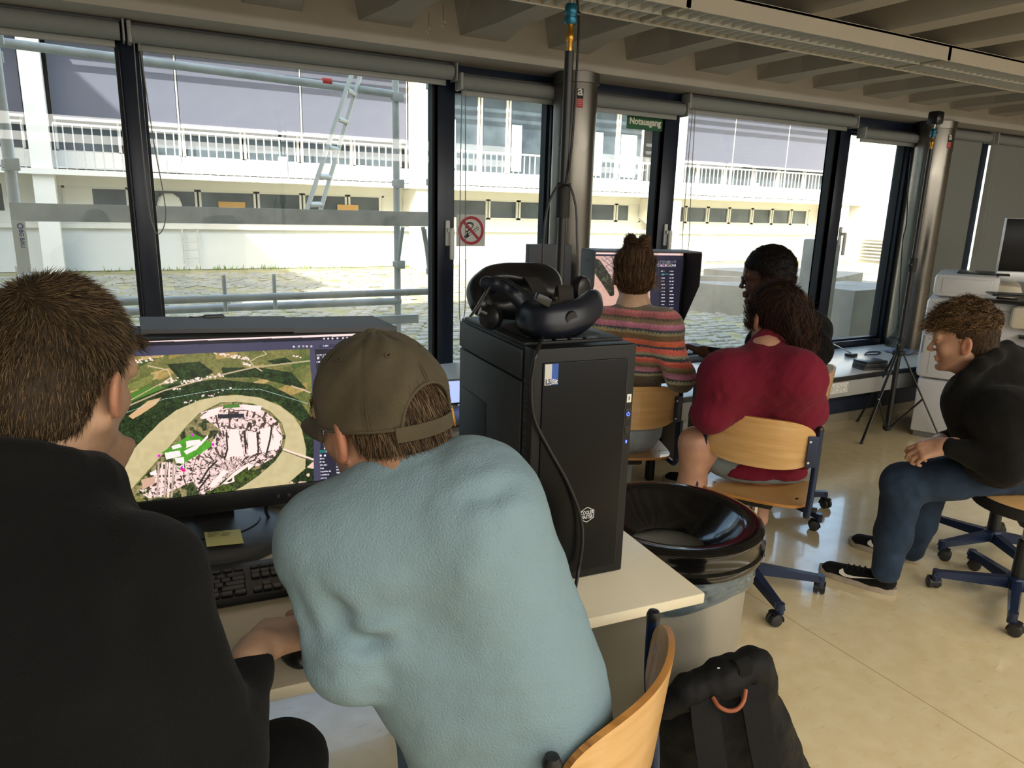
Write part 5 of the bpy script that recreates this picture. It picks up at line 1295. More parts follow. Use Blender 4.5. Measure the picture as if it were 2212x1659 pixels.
def tint_skin(base,C,R,lips=(.75,.45,.42),stub=0.0,earc=(1.0,.78,.74),sc=1.0):
    def f(V,N):
        q=((V-C)@R)/sc; col=np.tile(np.array(srgb(base)),(len(V),1))
        d=np.hypot((q[:,1])/1.0*.42,(q[:,2]+.058)); m=np.clip(1-d/.011,0,1)*(q[:,0]>.07); col*=1-m[:,None]*(1-np.array(lips))
        m=np.clip((np.abs(q[:,1])-.072)/.010,0,1)*(np.abs(q[:,0]+.01)<.04)*(np.abs(q[:,2])<.05); col*=1-m[:,None]*(1-np.array(earc))
        if stub: m=np.clip((-.035-q[:,2])/.02,0,1)*(q[:,0]>-.02)*(q[:,2]>-.13); col*=1-m[:,None]*stub*(np.array([.45,.5,.5]))
        m=np.clip(1-np.abs(np.hypot(q[:,0]-.09,(q[:,2]+.024)))/.016,0,1); col*=1-m[:,None]*np.array([.02,.16,.16]); return col
    return f
def eyes(par,C,R,sc=1.0,iris='3c2a1c'):
    H=lambda x,y,z: C+R@(np.array([x,y,z])*sc)
    for y in (-1,1):
        e=MB().ball(H(.0760,y*.030,.008),.0112*sc,n=20,R=R).build('eye',mat('eye white','d8d2ca',.15),par)
        MB().ball(H(.0845,y*.030,.008),(.0035*sc,.0056*sc,.0056*sc),n=14,R=R).build('iris',mat('iris '+iris,iris,.1),e)
def brows(C,R,rs,col,sc=1.0,n=260):
    parts=[]
    for y in (-1,1):
        t=rs.rand(n); p=np.stack([.0925-.010*t*t,y*(.014+.034*t),.025+.006*np.sin(t*2.4)+rs.normal(size=n)*.0018],1)*sc
        p=p@R.T+C; nn=np.tile(R[:,0],(n,1)); parts.append(grow(p,nn,lambda P_:np.tile(R[:,1]*y+R[:,2]*.2,(len(P_),1)),.008,2,.15,.1,rs,.0007,col=col,root=1))
    return parts
def shoe(name,heel,toe,par,w=.044,swoosh=None):
    heel=np.array(heel);toe=np.array(toe); d=N3(toe-heel); n=np.array([-d[1],d[0],0]); L=np.linalg.norm(toe-heel)
    s=Sdf(.004)
    for t,rw,h in ((.12,.034,.030),(.3,.034,.036),(.5,.038,.034),(.7,.043,.026),(.88,.038,.020)): pass
    s.cap(heel+d*.045+EZ*.045,toe-d*.05+EZ*.030,.040,.030,k=.02,flat=(EZ,.95)); s.cap(heel+d*.10+EZ*.030,toe-d*.055+EZ*.027,.038,.040,k=.02,flat=(EZ,.55)); s.ell(heel+d*.06+EZ*.065,(.045,.034,.040),np.stack([d,n,EZ],1),k=.02)
    s.ell(heel+d*.055+EZ*.108,(.036,.026,.03),np.stack([d,n,EZ],1),k=.008,neg=True); s.box(heel+d*L/2-EZ*.022,(L,.2,.04),np.stack([d,n,EZ],1),k=.003,neg=True)
    o=soft(name,s,clothmat('shoe canvas','141414',.85,bump=.3),par,it=2)
    V=[];m=28; pr=[]
    for i in range(m):
        a=2*PI*i/m; c_,s_=math.cos(a),math.sin(a); x=L/2+(L/2)*np.sign(c_)*abs(c_)**.75; wloc=.038+.010*min(1,max(0,(x/L-.3)*2.2))-.012*max(0,(x/L-.8))*5*.6
        pr.append(heel+d*x+n*wloc*np.sign(s_)*abs(s_)**.7)
    mb=MB(); V=[]; 
    for q_ in pr:
        lift=.010*max(0,(((q_-heel)@d)/L-.80)*5)**2*.6
        V+=[q_+EZ*(.001+lift),q_+EZ*(.026+lift)]
    c=len(V); F=[(2*i,(2*i+2)%c,(2*i+3)%c,2*i+1) for i in range(m)]+[tuple(range(1,c,2))]+[tuple(range(0,c,2))[::-1]]
    mb.add(V,F).build('sole',mat('sole rubber','b5a896',.7,var=.25,vscale=30),o,angle=60)
    for t in (.42,.49,.56,.63):
        a=heel+d*L*t; MB().tube(curve_pts([a-n*.026+EZ*.062*(1.25-t*.6),a+EZ*(.085-.055*(t-.35)),a+n*.026+EZ*.062*(1.25-t*.6)],5),.0028,n=6).build('lace',blackm,o)
    if swoosh is not None:
        s_=swoosh; pts=[]; 
        up=[(.36,.052),(.30,.050),(.262,.040),(.268,.028),(.31,.022),(.42,.026),(.60,.040),(.72,.050)]; lo=[(.72,.0505),(.60,.034),(.42,.014),(.31,.010)]
        # outline of the white sports mark: short hooked end towards the toe side, long tail to the heel
        out=[(.66,.062),(.70,.050),(.70,.036),(.64,.028),(.55,.030),(.42,.042),(.22,.060),(.40,.048),(.52,.041),(.61,.040),(.64,.046)]
        V=[];n_=len(out)
        for (x,z) in out: V.append(heel+d*L*x+n*s_*(.0405+.004*(x>.5)+.001)+EZ*(z+.004))
        ctr=len(V); F=[(0,1,10),(1,2,9,10),(2,3,9),(3,4,8,9),(4,5,7,8),(5,6,7)]
        off=n*s_*.0022; V2=[v+off for v in V]
        mb=MB().add(V+V2,F+[tuple(n_+i for i in f)[::-1] for f in F]+[(i,(i+1)%n_,n_+(i+1)%n_,n_+i) for i in range(n_)]); mb.build('shoe_mark',mat('mark white','e9e6de',.5),o,smooth=False)
    return o

# ---------------------------------------------------------------- A: man in black hoodie at the left
rs=np.random.RandomState(11)
A_=thing('person','person in a black hoodie seated at the left, short light brown hair, hand at chin','person',(-.1,.85,0))
skA=skinmat('skin fair','ffffff','')
CA=P(137,832,1.0); RA=headframe(57,-15,2)
nbA=P(60,1045,.98); shR=P(292,1245,.93); shL=P(-230,1160,1.02); elR=P(470,1640,.92); wrR=P(556,1402,1.08); hipA=np.array([-.17,.72,.53])
s=Sdf(.0042); add_head(s,CA,RA,1.0,jaw=1.1); add_neck(s,CA,RA,nbA,.062)
s.cap(nbA,(nbA+hipA)/2,.08,.10,k=.04); s.cap((nbA+hipA)/2,hipA,.10,.11,k=.04); s.cap(shR,shL,.045,k=.03)
s.chain([shR,elR,wrR],[.042,.036,.026],k=.02)
hd=P(612,1352,1.165)-wrR; hn=N3(np.array([-.25,-.1,1.0])); add_hand(s,wrR,hd,hn,-1,curl=(.42,.45,.5,.5),thumb=(.5,.3),sc=1.15)
wl_A=P(205,1065,1.06); hd2=P(232,1012,1.06)-wl_A; elL=P(-40,1500,1.1)
s.chain([shL,elL,wl_A],[.042,.036,.027],k=.02); add_hand(s,wl_A,P(250,965,1.07)-wl_A,N3(np.array([.75,-.55,-.1])),1,curl=(1.25,1.2,1.25,1.3),thumb=(.7,.5),sc=1.0)
knA=P(605,1660,1.15); hL=hipA+[.08,.06,0]; s.chain([hL,knA,knA+[.03,.05,-.42]],[.07,.05,.035],k=.03); knAl=np.array([-.25,1.18,.50]); s.chain([hipA-[.09,-.03,0],knAl,knAl+[0,.05,-.42]],[.07,.05,.035],k=.03)
soft('body',s,skA,A_,it=2,attr=tint_skin('c29c80',CA,RA,stub=.25))
eyes(A_,CA,RA)
# hair
def hairA():
    H=lambda x,y,z: CA+RA@np.array([x,y,z])
    c=Sdf(.0045); c.ell(H(-.014,0,.046),(.104,.0815,.093),RA,k=.01); c.ell(H(-.045,0,-.015),(.066,.066,.075),RA,k=.02); c.ell(H(-.02,0,.085),(.075,.062,.062),RA,k=.02)
    # free the face, the ears and the neck
    c.box(H(.085,0,-.085),(.095,.2,.135),RA@rotm(0,14,0),rad=.03,k=.012,neg=True)
    for y in (-1,1): c.ell(H(-.004,y*.088,-.02),(.028,.030,.050),RA,k=.012,neg=True)
    c.box(H(-.03,0,-.128),(.15,.2,.05),RA@rotm(0,-12,0),rad=.02,k=.01,neg=True)
    V,F,N=capshape(CA,RA,c,3,[(14,.0035,5)])
    col=np.tile(np.array(srgb('352b20')),(len(V),1)); parts=[(V,F,col)]
    q=(V-CA)@RA; idx=rs.randint(0,len(V),26000); crown=CA+RA@np.array([-.055,0,.125])
    def flow(P_):
        d=P_-crown; ql=(P_-CA)@RA; d=d/(np.linalg.norm(d,axis=1,keepdims=True)+1e-6)+RA[:,2]*-.5; top=np.clip((ql[:,2]-.06)/.05,0,1)[:,None]; return d*(1-top*.5)+RA[:,0]*top*.8
    p=V[idx]+rs.normal(size=(len(idx),3))*.0015; n_=N[idx]; ql=q[idx]
    top=np.clip((ql[:,2]+.02)/.09,0,1); side=(ql[:,2]<.03)
    cols=lin('4d3f2f','3f3325','64523d','33291d','7a6547')
    m=top>.55
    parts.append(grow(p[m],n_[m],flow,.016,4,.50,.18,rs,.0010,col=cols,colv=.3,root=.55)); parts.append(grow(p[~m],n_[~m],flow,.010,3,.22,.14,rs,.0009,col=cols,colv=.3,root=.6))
    # tuft over the forehead
    t=rs.rand(900); pp=np.stack([.070+.020*rs.rand(900),-.055+.085*t,.062+.02*rs.rand(900)],1)@RA.T+CA; parts.append(grow(pp,np.tile(N3(RA[:,0]+RA[:,2]*.6),(900,1)),lambda P_:np.tile(RA[:,0]*.8-RA[:,2]*.35-RA[:,1]*.4,(len(P_),1)),.022,4,.25,.18,rs,.0012,col=cols,root=.7,follow=.2))
    parts+=brows(CA,RA,rs,lin('6b4d33'))
    return hairmesh('hair',A_,parts)
hairA()
hood=clothmat('black hoodie','101011',.95,var=.15,bump=.45,bscale=300)
s=Sdf(.006)
chest=(nbA*.62+hipA*.38)+[0,.02,0]; belly=nbA*.3+hipA*.7
s.cap(shL,shR,.082,k=.05); s.cap(nbA-[0,0,.05],chest,.12,.145,k=.06); s.cap(chest,hipA,.145,.15,k=.06)
s.cap(shR+[-.03,-.01,-.04],chest,.075,.13,k=.05); s.cap(shL,chest,.10,.13,k=.05); s.cap(shR*.5+nbA*.5-[0,0,.05],chest,.062,.13,k=.04); s.cap(shL*.5+nbA*.5-[0,0,.02],chest,.085,.13,k=.05)
s.cap(shR*.6+belly*.4,hipA+[.06,.0,0],.11,.13,k=.05)
s.cap(shR,elR,.070,.058,k=.03); s.cap(elR,wrR-N3(wrR-elR)*.06,.056,.036,k=.02); s.cap(wrR-N3(wrR-elR)*.065,wrR-N3(wrR-elR)*.035,.0345,.032,k=.006)
s.chain([shL,elL,wl_A-N3(wl_A-elL)*.02],[.08,.064,.042],k=.03)
rc=nbA+(CA-nbA)*.22
for k_ in range(14):
    a=2*PI*k_/14; p=rc+RA[:,1]*.082*math.cos(a)+(RA[:,0]*math.sin(a)*.085)+EZ*(-.012-.030*math.sin(a)); 
    a2=2*PI*(k_+1)/14; p2=rc+RA[:,1]*.082*math.cos(a2)+(RA[:,0]*math.sin(a2)*.085)+EZ*(-.012-.030*math.sin(a2)); s.cap(p,p2,.020,k=.02)
crA=[([P(210,1050,.9),P(240,1200,.86),P(300,1330,.84)],.018,-.006),([P(330,1200,.86),P(300,1350,.85),P(330,1500,.84)],.02,-.007),([P(400,1180,.87),P(440,1300,.85),P(480,1420,.86)],.016,.005),([P(60,1100,.86),P(160,1180,.84),P(260,1180,.86)],.014,.004),([P(480,1450,.87),P(540,1470,.92),P(575,1450,.98)],.010,-.006),([P(500,1530,.86),P(545,1520,.9),P(580,1500,.96)],.010,.005),([P(350,1450,.84),P(400,1560,.83),P(430,1640,.83)],.014,-.006)]
soft('hoodie',s,hood,A_,noise=[(3.5,.006,2),(9,.0022,3)],cre=crA,it=3)
trA=clothmat('black trousers','0e0f10',.9,bump=.3)
s=Sdf(.007); s.chain([hL,knA,knA+[.03,.05,-.44]],[.088,.068,.05],k=.03); s.chain([hipA-[.09,-.03,0],knAl,knAl+[0,.05,-.44]],[.088,.068,.05],k=.03); s.cap(hL,hipA-[.09,0,0],.10,k=.05); soft('trousers',s,trA,A_,noise=[(6,.004,4)])
for kx in (knA,knAl): 
    h=np.array([kx[0]+.02,kx[1]+.02,0]); shoe('shoe',h,h+[.02,.27,0],A_)

# ---------------------------------------------------------------- B: man in light blue sweatshirt and olive cap
rs=np.random.RandomState(12)
B_=thing('person','person in a light blue sweatshirt and olive cap leaning over the desk','person',(.52,.86,0))
CB_=P(820,912,1.075); RB=headframe(112,-13,-3)
nbB=P(885,1075,1.035); sL=P(715,1175,1.04); sR=P(1040,1150,1.00); hipB=np.array([.53,.795,.50]); eL=P(762,1395,1.03); eR=P(1010,1250,1.28); 
wLB=P(640,1330,1.22); wLB=P(700,1330,1.30); wRB=P(860,1190,1.42)
s=Sdf(.0042); add_head(s,CB_,RB,1.0,jaw=1.05,ear=1.05); add_neck(s,CB_,RB,nbB,.060)
s.cap(nbB,(nbB+hipB)/2,.07,.09,k=.04); s.cap((nbB+hipB)/2,hipB,.09,.11,k=.04); s.cap(sL,sR,.042,k=.03)
s.chain([sL,eL,wLB],[.042,.035,.026],k=.02); s.chain([sR,eR,wRB],[.042,.035,.026],k=.02)
add_hand(s,wLB,np.array([.1,.95,-.1]),EZ*1.0,1,curl=(.3,.3,.3,.35)); add_hand(s,wRB,np.array([-.3,.9,-.1]),EZ*1.0,-1,curl=(.3,.3,.3,.35))
kB1=np.array([.48,1.18,.50]); kB2=np.array([.72,1.16,.50])
for kk,sx in ((kB1,-.09),(kB2,.09)): s.chain([hipB+[sx,.03,0],kk,kk+[0,-.02,-.42]],[.07,.05,.035],k=.03)
soft('body',s,skA,B_,it=2,attr=tint_skin('b88b70',CB_,RB,stub=.5))
eyes(B_,CB_,RB)
HB=lambda x,y,z: CB_+RB@np.array([x,y,z])
def hairB():
    c=Sdf(.0045); c.ell(HB(-.014,0,.040),(.1015,.080,.090),RB,k=.01); c.ell(HB(-.048,0,-.020),(.062,.066,.078),RB,k=.02)
    c.box(HB(.090,0,-.085),(.090,.2,.125),RB@rotm(0,8,0),rad=.03,k=.012,neg=True)
    for y in (-1,1): c.ell(HB(-.004,y*.088,-.012),(.024,.030,.044),RB,k=.010,neg=True)
    c.box(HB(-.03,0,-.135),(.15,.2,.05),RB@rotm(0,-10,0),rad=.02,k=.01,neg=True)
    V,F,N=capshape(CB_,RB,c,3,[(14,.002,5)]); q=(V-CB_)@RB
    parts=[(V,F,np.tile(np.array(srgb('35251a')),(len(V),1)))]
    ok=np.where(q[:,2]<.075)[0]; idx=ok[rs.randint(0,len(ok),13000)]; cols=lin('57452f','44352566'[:6],'6f5a40','857055','382b1e')
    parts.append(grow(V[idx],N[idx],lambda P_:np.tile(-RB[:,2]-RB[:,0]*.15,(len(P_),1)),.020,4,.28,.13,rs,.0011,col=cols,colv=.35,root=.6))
    t=rs.rand(800); pp=np.stack([.080+.012*rs.rand(800),-.05+.10*t,.045+.01*rs.rand(800)],1)@RB.T+CB_; parts.append(grow(pp,np.tile(RB[:,0],(800,1)),lambda P_:np.tile(-RB[:,2],(len(P_),1)),.030,4,.3,.15,rs,.0012,col=cols,root=.7,follow=.2))
    parts+=brows(CB_,RB,rs,lin('4a3321')); hairmesh('hair',B_,parts)
hairB()
# the cap
capm=clothmat('olive cap','59513f',.95,var=.32,vscale=16,bump=.4,bscale=700)
def captop(az,el,off=0.0):
    a,b,h=.1085+off,.0880+off,.104+off
    e=el; ca=math.cos(az); x=-.012+a*math.cos(e)*math.cos(az)*(1.0+.0*ca); y=b*math.cos(e)*math.sin(az); z=.030+h*math.sin(e)**.92 if e>0 else .030+e*h
    return np.array([x,y,z])
def cap_pt(az,el,off=0.0): return CB_+RB@(rotm(0,-5,0)@captop(az,el,off))
capo=thing('cap','worn olive green cotton cap','cap') ; bpy.data.objects.remove(capo)
nA,nE=120,26; V=[];F=[]; 
def el0(az):
    d=abs((az-PI+PI)%(2*PI)-PI); d=abs(((az-PI)+PI)%(2*PI)-PI)   # distance from the back
    w=.56; return -.20+(.50*math.sqrt(max(0,1-(d/w)**2)) if d<w else 0)
for i in range(nA):
    az=2*PI*i/nA; e0=el0(az)
    for j in range(nE+1):
        e=e0+(PI/2-e0)*j/nE; sm=abs(((az*6/(2*PI))+.5)%1-.5)*2; off=-.0012*(1-min(1,sm*9)) if e<1.45 else 0
        off+=.0012*math.sin(az*5+e*6)+.001*math.sin(az*11-e*9)
        V.append(cap_pt(az,e,off))
for i in range(nA):
    for j in range(nE): a=i*(nE+1)+j; b=((i+1)%nA)*(nE+1)+j; F.append((a,b,b+1,a+1))
me=mesh_from('cap',V,F,True); cp_=link('cap',me,capm,B_,label='worn olive green cotton baseball cap with strap closure')
md=cp_.modifiers.new('thickness','SOLIDIFY'); md.thickness=.0022; md.offset=1
edge=[cap_pt(PI+t,el0(PI+t),.0012) for t in np.linspace(-.60,.60,30)]; MB().tube(edge,.0026,n=8).build('opening_hem',capm,cp_)
MB().tube([cap_pt(t,-.20+.012,.0014) for t in np.linspace(-PI+.62,PI-.62,80)],.0022,n=6).build('rim_hem',capm,cp_)
for k in range(6):
    az=2*PI*k/6; e1=el0(az)+.02
    for sgn in (-1,1): MB().tube([cap_pt(az+sgn*.035*math.cos(e)**.5*0+sgn*.028,e,.0012) for e in np.linspace(e1,1.40,22)],.0008,n=5).build('panel_stitching',capm,cp_)
    MB().lathe([(.0022,0),(.0045,.0002),(.0052,.0014),(.0036,.0022),(.002,.0012)],c=cap_pt(az+PI/6,.80,.0015),axis=(cap_pt(az+PI/6,.80,.02)-cap_pt(az+PI/6,.80,0)),n=18,closed=True).build('eyelet',capm,cp_)
    MB().lathe([(0,0),(.0021,0)],c=cap_pt(az+PI/6,.80,.0024),axis=(cap_pt(az+PI/6,.80,.02)-cap_pt(az+PI/6,.80,0)),n=10).build('eyelet_hole',blackm,cp_)
MB().lathe([(0,.006),(.006,.0052),(.0098,.002),(.0100,-.002),(0,-.003)],c=cap_pt(0,PI/2,.001),axis=RB@(rotm(0,-5,0)@np.array([0,0,1.])),n=20).build('top_button',capm,cp_)
st_=[];V=[];F=[]
for i,t in enumerate(np.linspace(-.66,.74,36)):
    q=cap_pt(PI+t,-.16,.0025); q2=cap_pt(PI+t,-.40 if False else -.16,.0025)-RB@(rotm(0,-5,0)@np.array([0,0,.021])); n_=N3(q-CB_); V+=[q,q2,q2+n_*.0022,q+n_*.0022]
for i in range(35):
    for k in range(4): F.append((4*i+k,4*i+4+k,4*i+4+(k+1)%4,4*i+(k+1)%4))
MB().add(V,F).build('strap',capm,cp_)
qb=cap_pt(PI+.62,-.16,.004)-RB@np.array([0,0,.0105]); xb=N3(cap_pt(PI+.66,-.16,0)-cap_pt(PI+.58,-.16,0)); zb=RB[:,2]; yb=np.cross(zb,xb)
mb=MB(); [mb.box(*a,bev=.0012) for a in ((-.009,-.006,-.001,.002,-.014,.014),(.006,.009,-.001,.002,-.014,.014),(-.009,.009,-.001,.002,-.014,-.011),(-.009,.009,-.001,.002,.011,.014))]
V=np.concatenate(mb.V); mb.V=[V@np.stack([xb,yb,zb],1).T+qb]; mb.build('buckle',MATS['brass'],cp_)
V=[];F=[]  # brim
for i in range(25):
    t=-1+2*i/24; az=t*1.0; base=cap_pt(az,-.18,.001); bl=(rotm(0,-5,0)@captop(az,-.18,0))
    for j in range(7):
        u_=j/6; ext=.072*u_*math.cos(t*1.35)**.7 if abs(t)<1 else 0; ext=.072*u_*max(0,1-abs(t)**2.6)
        loc=bl+np.array([ext,0,-.012*u_-.018*t*t*u_+.004]); V.append(CB_+RB@loc)
for i in range(24):
    for j in range(6): a=i*7+j; F.append((a,a+7,a+8,a+1))
me=mesh_from('visor',V,F,True); vo=link('visor',me,capm,cp_); md=vo.modifiers.new('t','SOLIDIFY'); md.thickness=.0035; md.offset=0
# sweatshirt
swB=clothmat('pale blue sweatshirt','829ba5',.95,var=.10,vscale=5,bump=.5,bscale=330)
s=Sdf(.0055)
mb1=nbB*.55+hipB*.45; w1=N3(np.cross(hipB-nbB,RC[:,2])); w1=w1 if w1@RC[:,0]>0 else -w1
cB=lambda t,off: nbB*(1-t)+hipB*t+w1*off+EY*(.0)
s.cap(sL,sR,.074,k=.05); s.cap(cB(.05,-.06),cB(.05,.08),.085,k=.05)
for t0,t1,r0,r1,o0,o1 in ((.10,.45,.105,.105,-.05,-.035),(.10,.45,.105,.110,.065,.05),(.45,1.0,.105,.115,-.035,-.05),(.45,1.0,.110,.115,.05,.06)): s.cap(cB(t0,o0),cB(t1,o1),r0,r1,k=.05)
s.cap(sR,cB(.55,.075),.078,.093,k=.05); s.cap(hipB,hipB+[.0,-.03,-.10],.150,.150,k=.04); s.cap(sL,cB(.45,-.05),.070,.09,k=.04)
s.cap(sL,eL,.068,.062,k=.02); s.cap(eL,wLB,.064,.046,k=.022); s.ell(eL+[0,-.01,-.025],(.056,.052,.048),k=.03)
s.chain([sR,eR,wRB],[.078,.062,.042],k=.03)
rc=nbB+(CB_-nbB)*.24
s.cap(nbB-(CB_-nbB)*.1,nbB+(CB_-nbB)*.16,.078,.070,k=.03)
for k_ in range(16):
    q=[]
    for a in (2*PI*k_/16,2*PI*(k_+1)/16): q.append(rc+RB[:,1]*.070*math.cos(a)+RB[:,0]*math.sin(a)*.074+EZ*(-.004-.020*math.sin(a)))
    s.cap(q[0],q[1],.0105,k=.010)
D=lambda u,v:P(u,v,1.0)
def onB(u,v):  # near-surface points: march along the view ray towards the torso
    return P(u,v,.93)
crB=[([P(1120,1040,.95),P(1060,1075,.93),P(980,1085,.92)],.014,-.006),([P(790,1350,.97),P(850,1370,.93),P(950,1350,.90)],.016,.008),([P(740,1355,.99),P(790,1385,.97),P(860,1400,.93)],.013,-.012),([P(745,1370,1.0),P(765,1440,1.0),P(800,1490,.99)],.012,-.014),
 ([P(700,1200,.98),P(740,1300,.97),P(745,1370,.98)],.018,-.012),([P(960,1200,.90),P(880,1290,.90),P(800,1350,.93)],.02,-.006),([P(1000,1250,.89),P(930,1330,.89),P(860,1380,.9)],.014,.005),([P(1120,1220,.90),P(1060,1380,.87),P(1000,1500,.86)],.03,-.007),([P(1200,1400,.88),P(1130,1520,.86),P(1100,1640,.85)],.022,.007),([P(1260,1480,.9),P(1200,1560,.87),P(1180,1640,.86)],.016,-.006),([P(1000,1450,.86),P(980,1560,.85),P(1000,1650,.85)],.022,.006),([P(880,1450,.9),P(900,1560,.88),P(930,1650,.87)],.018,-.006),
 ([P(650,1230,1.0),P(650,1330,1.0),P(680,1430,1.0)],.014,.006),([P(660,1430,1.0),P(720,1440,.98),P(770,1430,.98)],.012,-.006),([P(1180,1180,.93),P(1120,1160,.9),P(1040,1180,.89)],.014,.004)]
soft('sweatshirt',s,swB,B_,noise=[(3.0,.006,7),(8,.0026,8)],cre=crB,it=3)
s=Sdf(.007)
for kk,sx in ((kB1,-.09),(kB2,.09)): s.chain([hipB+[sx,.03,0],kk,kk+[0,-.02,-.43]],[.088,.068,.052],k=.03)
s.cap(hipB-[.08,0,0],hipB+[.08,0,0],.105,k=.05); soft('trousers',s,clothmat('blue jeans','46617c',.9),B_,noise=[(6,.003,4)])
for kk in (kB1,kB2): h=np.array([kk[0],kk[1]-.06,0]); shoe('shoe',h,h+[0,.27,0],B_)
# ---------------------------------------------------------------- C: person in striped knit jumper
rs=np.random.RandomState(13)
C_=thing('person','person in a striped knit jumper with a hair bun, seen from behind','person',(*KNC,0))
CC=P(1369,598,3.02); RCc=headframe(58,-8,0); nb=P(1368,668,3.0); hp=np.array([KNC[0]-.02,KNC[1]-.0,.54])
sl,sr=P(1296,708,3.05),P(1430,712,2.94); er=P(1470,815,2.93); wr=P(1440,790,3.18); el=P(1265,820,3.08); wl2=P(1330,780,3.28)
skC=skA
s=Sdf(.0055); add_head(s,CC,RCc,.97,jaw=.85); add_neck(s,CC,RCc,nb,.052,.95); s.cap(nb,hp,.07,.10,k=.04); s.cap(sl,sr,.035,k=.03)
s.chain([sl,el,wl2],[.036,.03,.024],k=.02); s.chain([sr,er,wr],[.036,.03,.024],k=.02)
add_hand(s,wl2,P(1350,765,3.42)-wl2,EZ,1,curl=(.3,)*4,sc=.92); add_hand(s,wr,P(1430,765,3.32)-wr,EZ,-1,curl=(.3,)*4,sc=.92)
fw=np.array([math.cos(math.radians(66)),math.sin(math.radians(66)),0]); sd_=np.array([fw[1],-fw[0],0])
def legs(s,hp,fw,sd,r=(.075,.055,.04),spread=.1,kz=.50,ext=.40,foot=.05):
    for q in (-1,1):
        k_=hp+fw*ext+sd*q*(spread+.03); k_[2]=kz; s.chain([hp+sd*q*spread*.8,k_,k_+fw*foot-[0,0,kz-.08]],r,k=.03)
legs(s,hp,fw,sd_,(.07,.05,.035))
soft('body',s,skC,C_,it=2,attr=tint_skin('c9a489',CC,RCc,sc=.97)); eyes(C_,CC,RCc,.97)
for y in (-1,1):
    e=CC+RCc@np.array([-.008,y*.088,-.040]); x_,y_,z_=RCc.T
    MB().tube([e+x_*.007*math.cos(a)+z_*.007*math.sin(a) for a in np.linspace(0,6.28,18)[:-1]],.0011,n=6,closed=True).build('earring',mat('gold','c9a24a',.25,1.0),C_)
def longhair(par,C,R,bun,flowto,n,cols,base,extra=None,name='hair',sc=1.0,L=.05,rsd=rs,lobes=(),w=.0016,face=(.085,-.085,14)):
    H=lambda x,y,z: C+R@(np.array([x,y,z])*sc)
    c=Sdf(.0055); c.ell(H(-.016,0,.044),np.array([.106,.085,.094])*sc,R,k=.01); c.ell(H(-.052,0,-.015),np.array([.064,.070,.078])*sc,R,k=.02)
    c.box(H(face[0]+.01,0,face[1]),np.array([.095,.2,.130])*sc,R@rotm(0,face[2],0),rad=.03,k=.012,neg=True)
    for y in (-1,1): c.ell(H(-.002,y*.09,-.02),np.array([.020,.024,.034])*sc,R,k=.010,neg=True)
    c.box(H(-.03,0,-.135),np.array([.15,.2,.05])*sc,R@rotm(0,-14,0),rad=.02,k=.01,neg=True)
    for (p,r) in lobes: c.ell(p,r,R,k=.012)
    if extra: extra(c)
    V,F,N=capshape(C,R,c,2,[(20,.0035,5)])
    parts=[(V,F,np.tile(np.array(srgb(base)),(len(V),1)))]; idx=rsd.randint(0,len(V),n)
    nb_=np.linalg.norm(V[idx]-bun,axis=1)<.060; a_,b_=idx[~nb_],idx[nb_]
    parts.append(grow(V[a_],N[a_],flowto,L*.8,5,.10,.10,rsd,w,col=cols,colv=.35,root=.8,follow=.95))
    if len(b_): parts.append(grow(V[b_],N[b_],flowto,.022,4,.12,.25,rsd,w,col=cols,colv=.4,root=.8,follow=1.0))
    return parts
bunp=CC+RCc@np.array([-.055,0,.135])
def flC(P_):
    d=bunp-P_; dist=np.linalg.norm(d,axis=1,keepdims=True); t=np.cross(d,RCc[:,2]); return np.where(dist>.06,d/dist,t/(np.linalg.norm(t,axis=1,keepdims=True)+1e-6))
cl_=lin('4a3424','35251a','5f4630','7d5f42','2b1e15')
H=lambda x,y,z: CC+RCc@np.array([x,y,z])
pt_=longhair(C_,CC,RCc,bunp,flC,9000,cl_,'33241a',rsd=rs,sc=.97,lobes=((H(-.050,.026,.138),(.034,.026,.034)),(H(-.055,-.028,.135),(.036,.027,.034)),(H(-.082,0,.112),(.026,.036,.024))))
t=rs.rand(240); y_=np.where(rs.rand(240)>.5,1,-1); pp=np.stack([-.03-.03*t,y_*(.072+.01*rs.rand(240)),.02-.05*rs.rand(240)],1)@RCc.T+CC
pt_.append(grow(pp,np.stack([y_*1.0]*3,1)*RCc[:,1],lambda P_:np.tile(-EZ,(len(P_),1)),.075,5,.15,.12,rs,.0009,col=lin('7d5f42','9a7a55'),follow=.2,curl=.5))
pt_+=brows(CC,RCc,rs,cl_,.97); hairmesh('hair',C_,pt_)
# knit jumper with bands
bands=['6d6350','6d6350','c9757a','a65d60','5b4c3c','7c6a50','b8768c','a8667c','39444a','8b8060','6b5238','6b5238','d0654c','c9603f','33404a','d9685c','e06a58','9a9678','3b464c','e0705e','c25a50','7f7455','6b5a3c','a86a82','b57a90','2f3b45','a39d80','5c4c38']
bc=np.array([srgb(b) for b in bands])
zt,zb_=P(1368,655,2.95)[2],P(1368,835,2.85)[2]
def knit(V,N):
    t=(zt-V[:,2])/(zt-zb_)*len(bands)*.97; dz=.45*fbm(V,5,3); t=t+dz; nx=np.sin(V@RC[:,0]*2*PI/.014); t2=t+.35*(nx>0)*(np.sin(t*3)>.3)
    i=np.clip(t2.astype(int),0,len(bands)-1); c=bc[i]; f=fbm(V,60,9); return np.clip(c*(1.30+.30*f[:,None]),0,1)
knm=mat('knit wool','ffffff',.95,attr='tint',var=.25,vscale=180,bump=.9,bscale=170,sheen=.3)
s=Sdf(.0045)
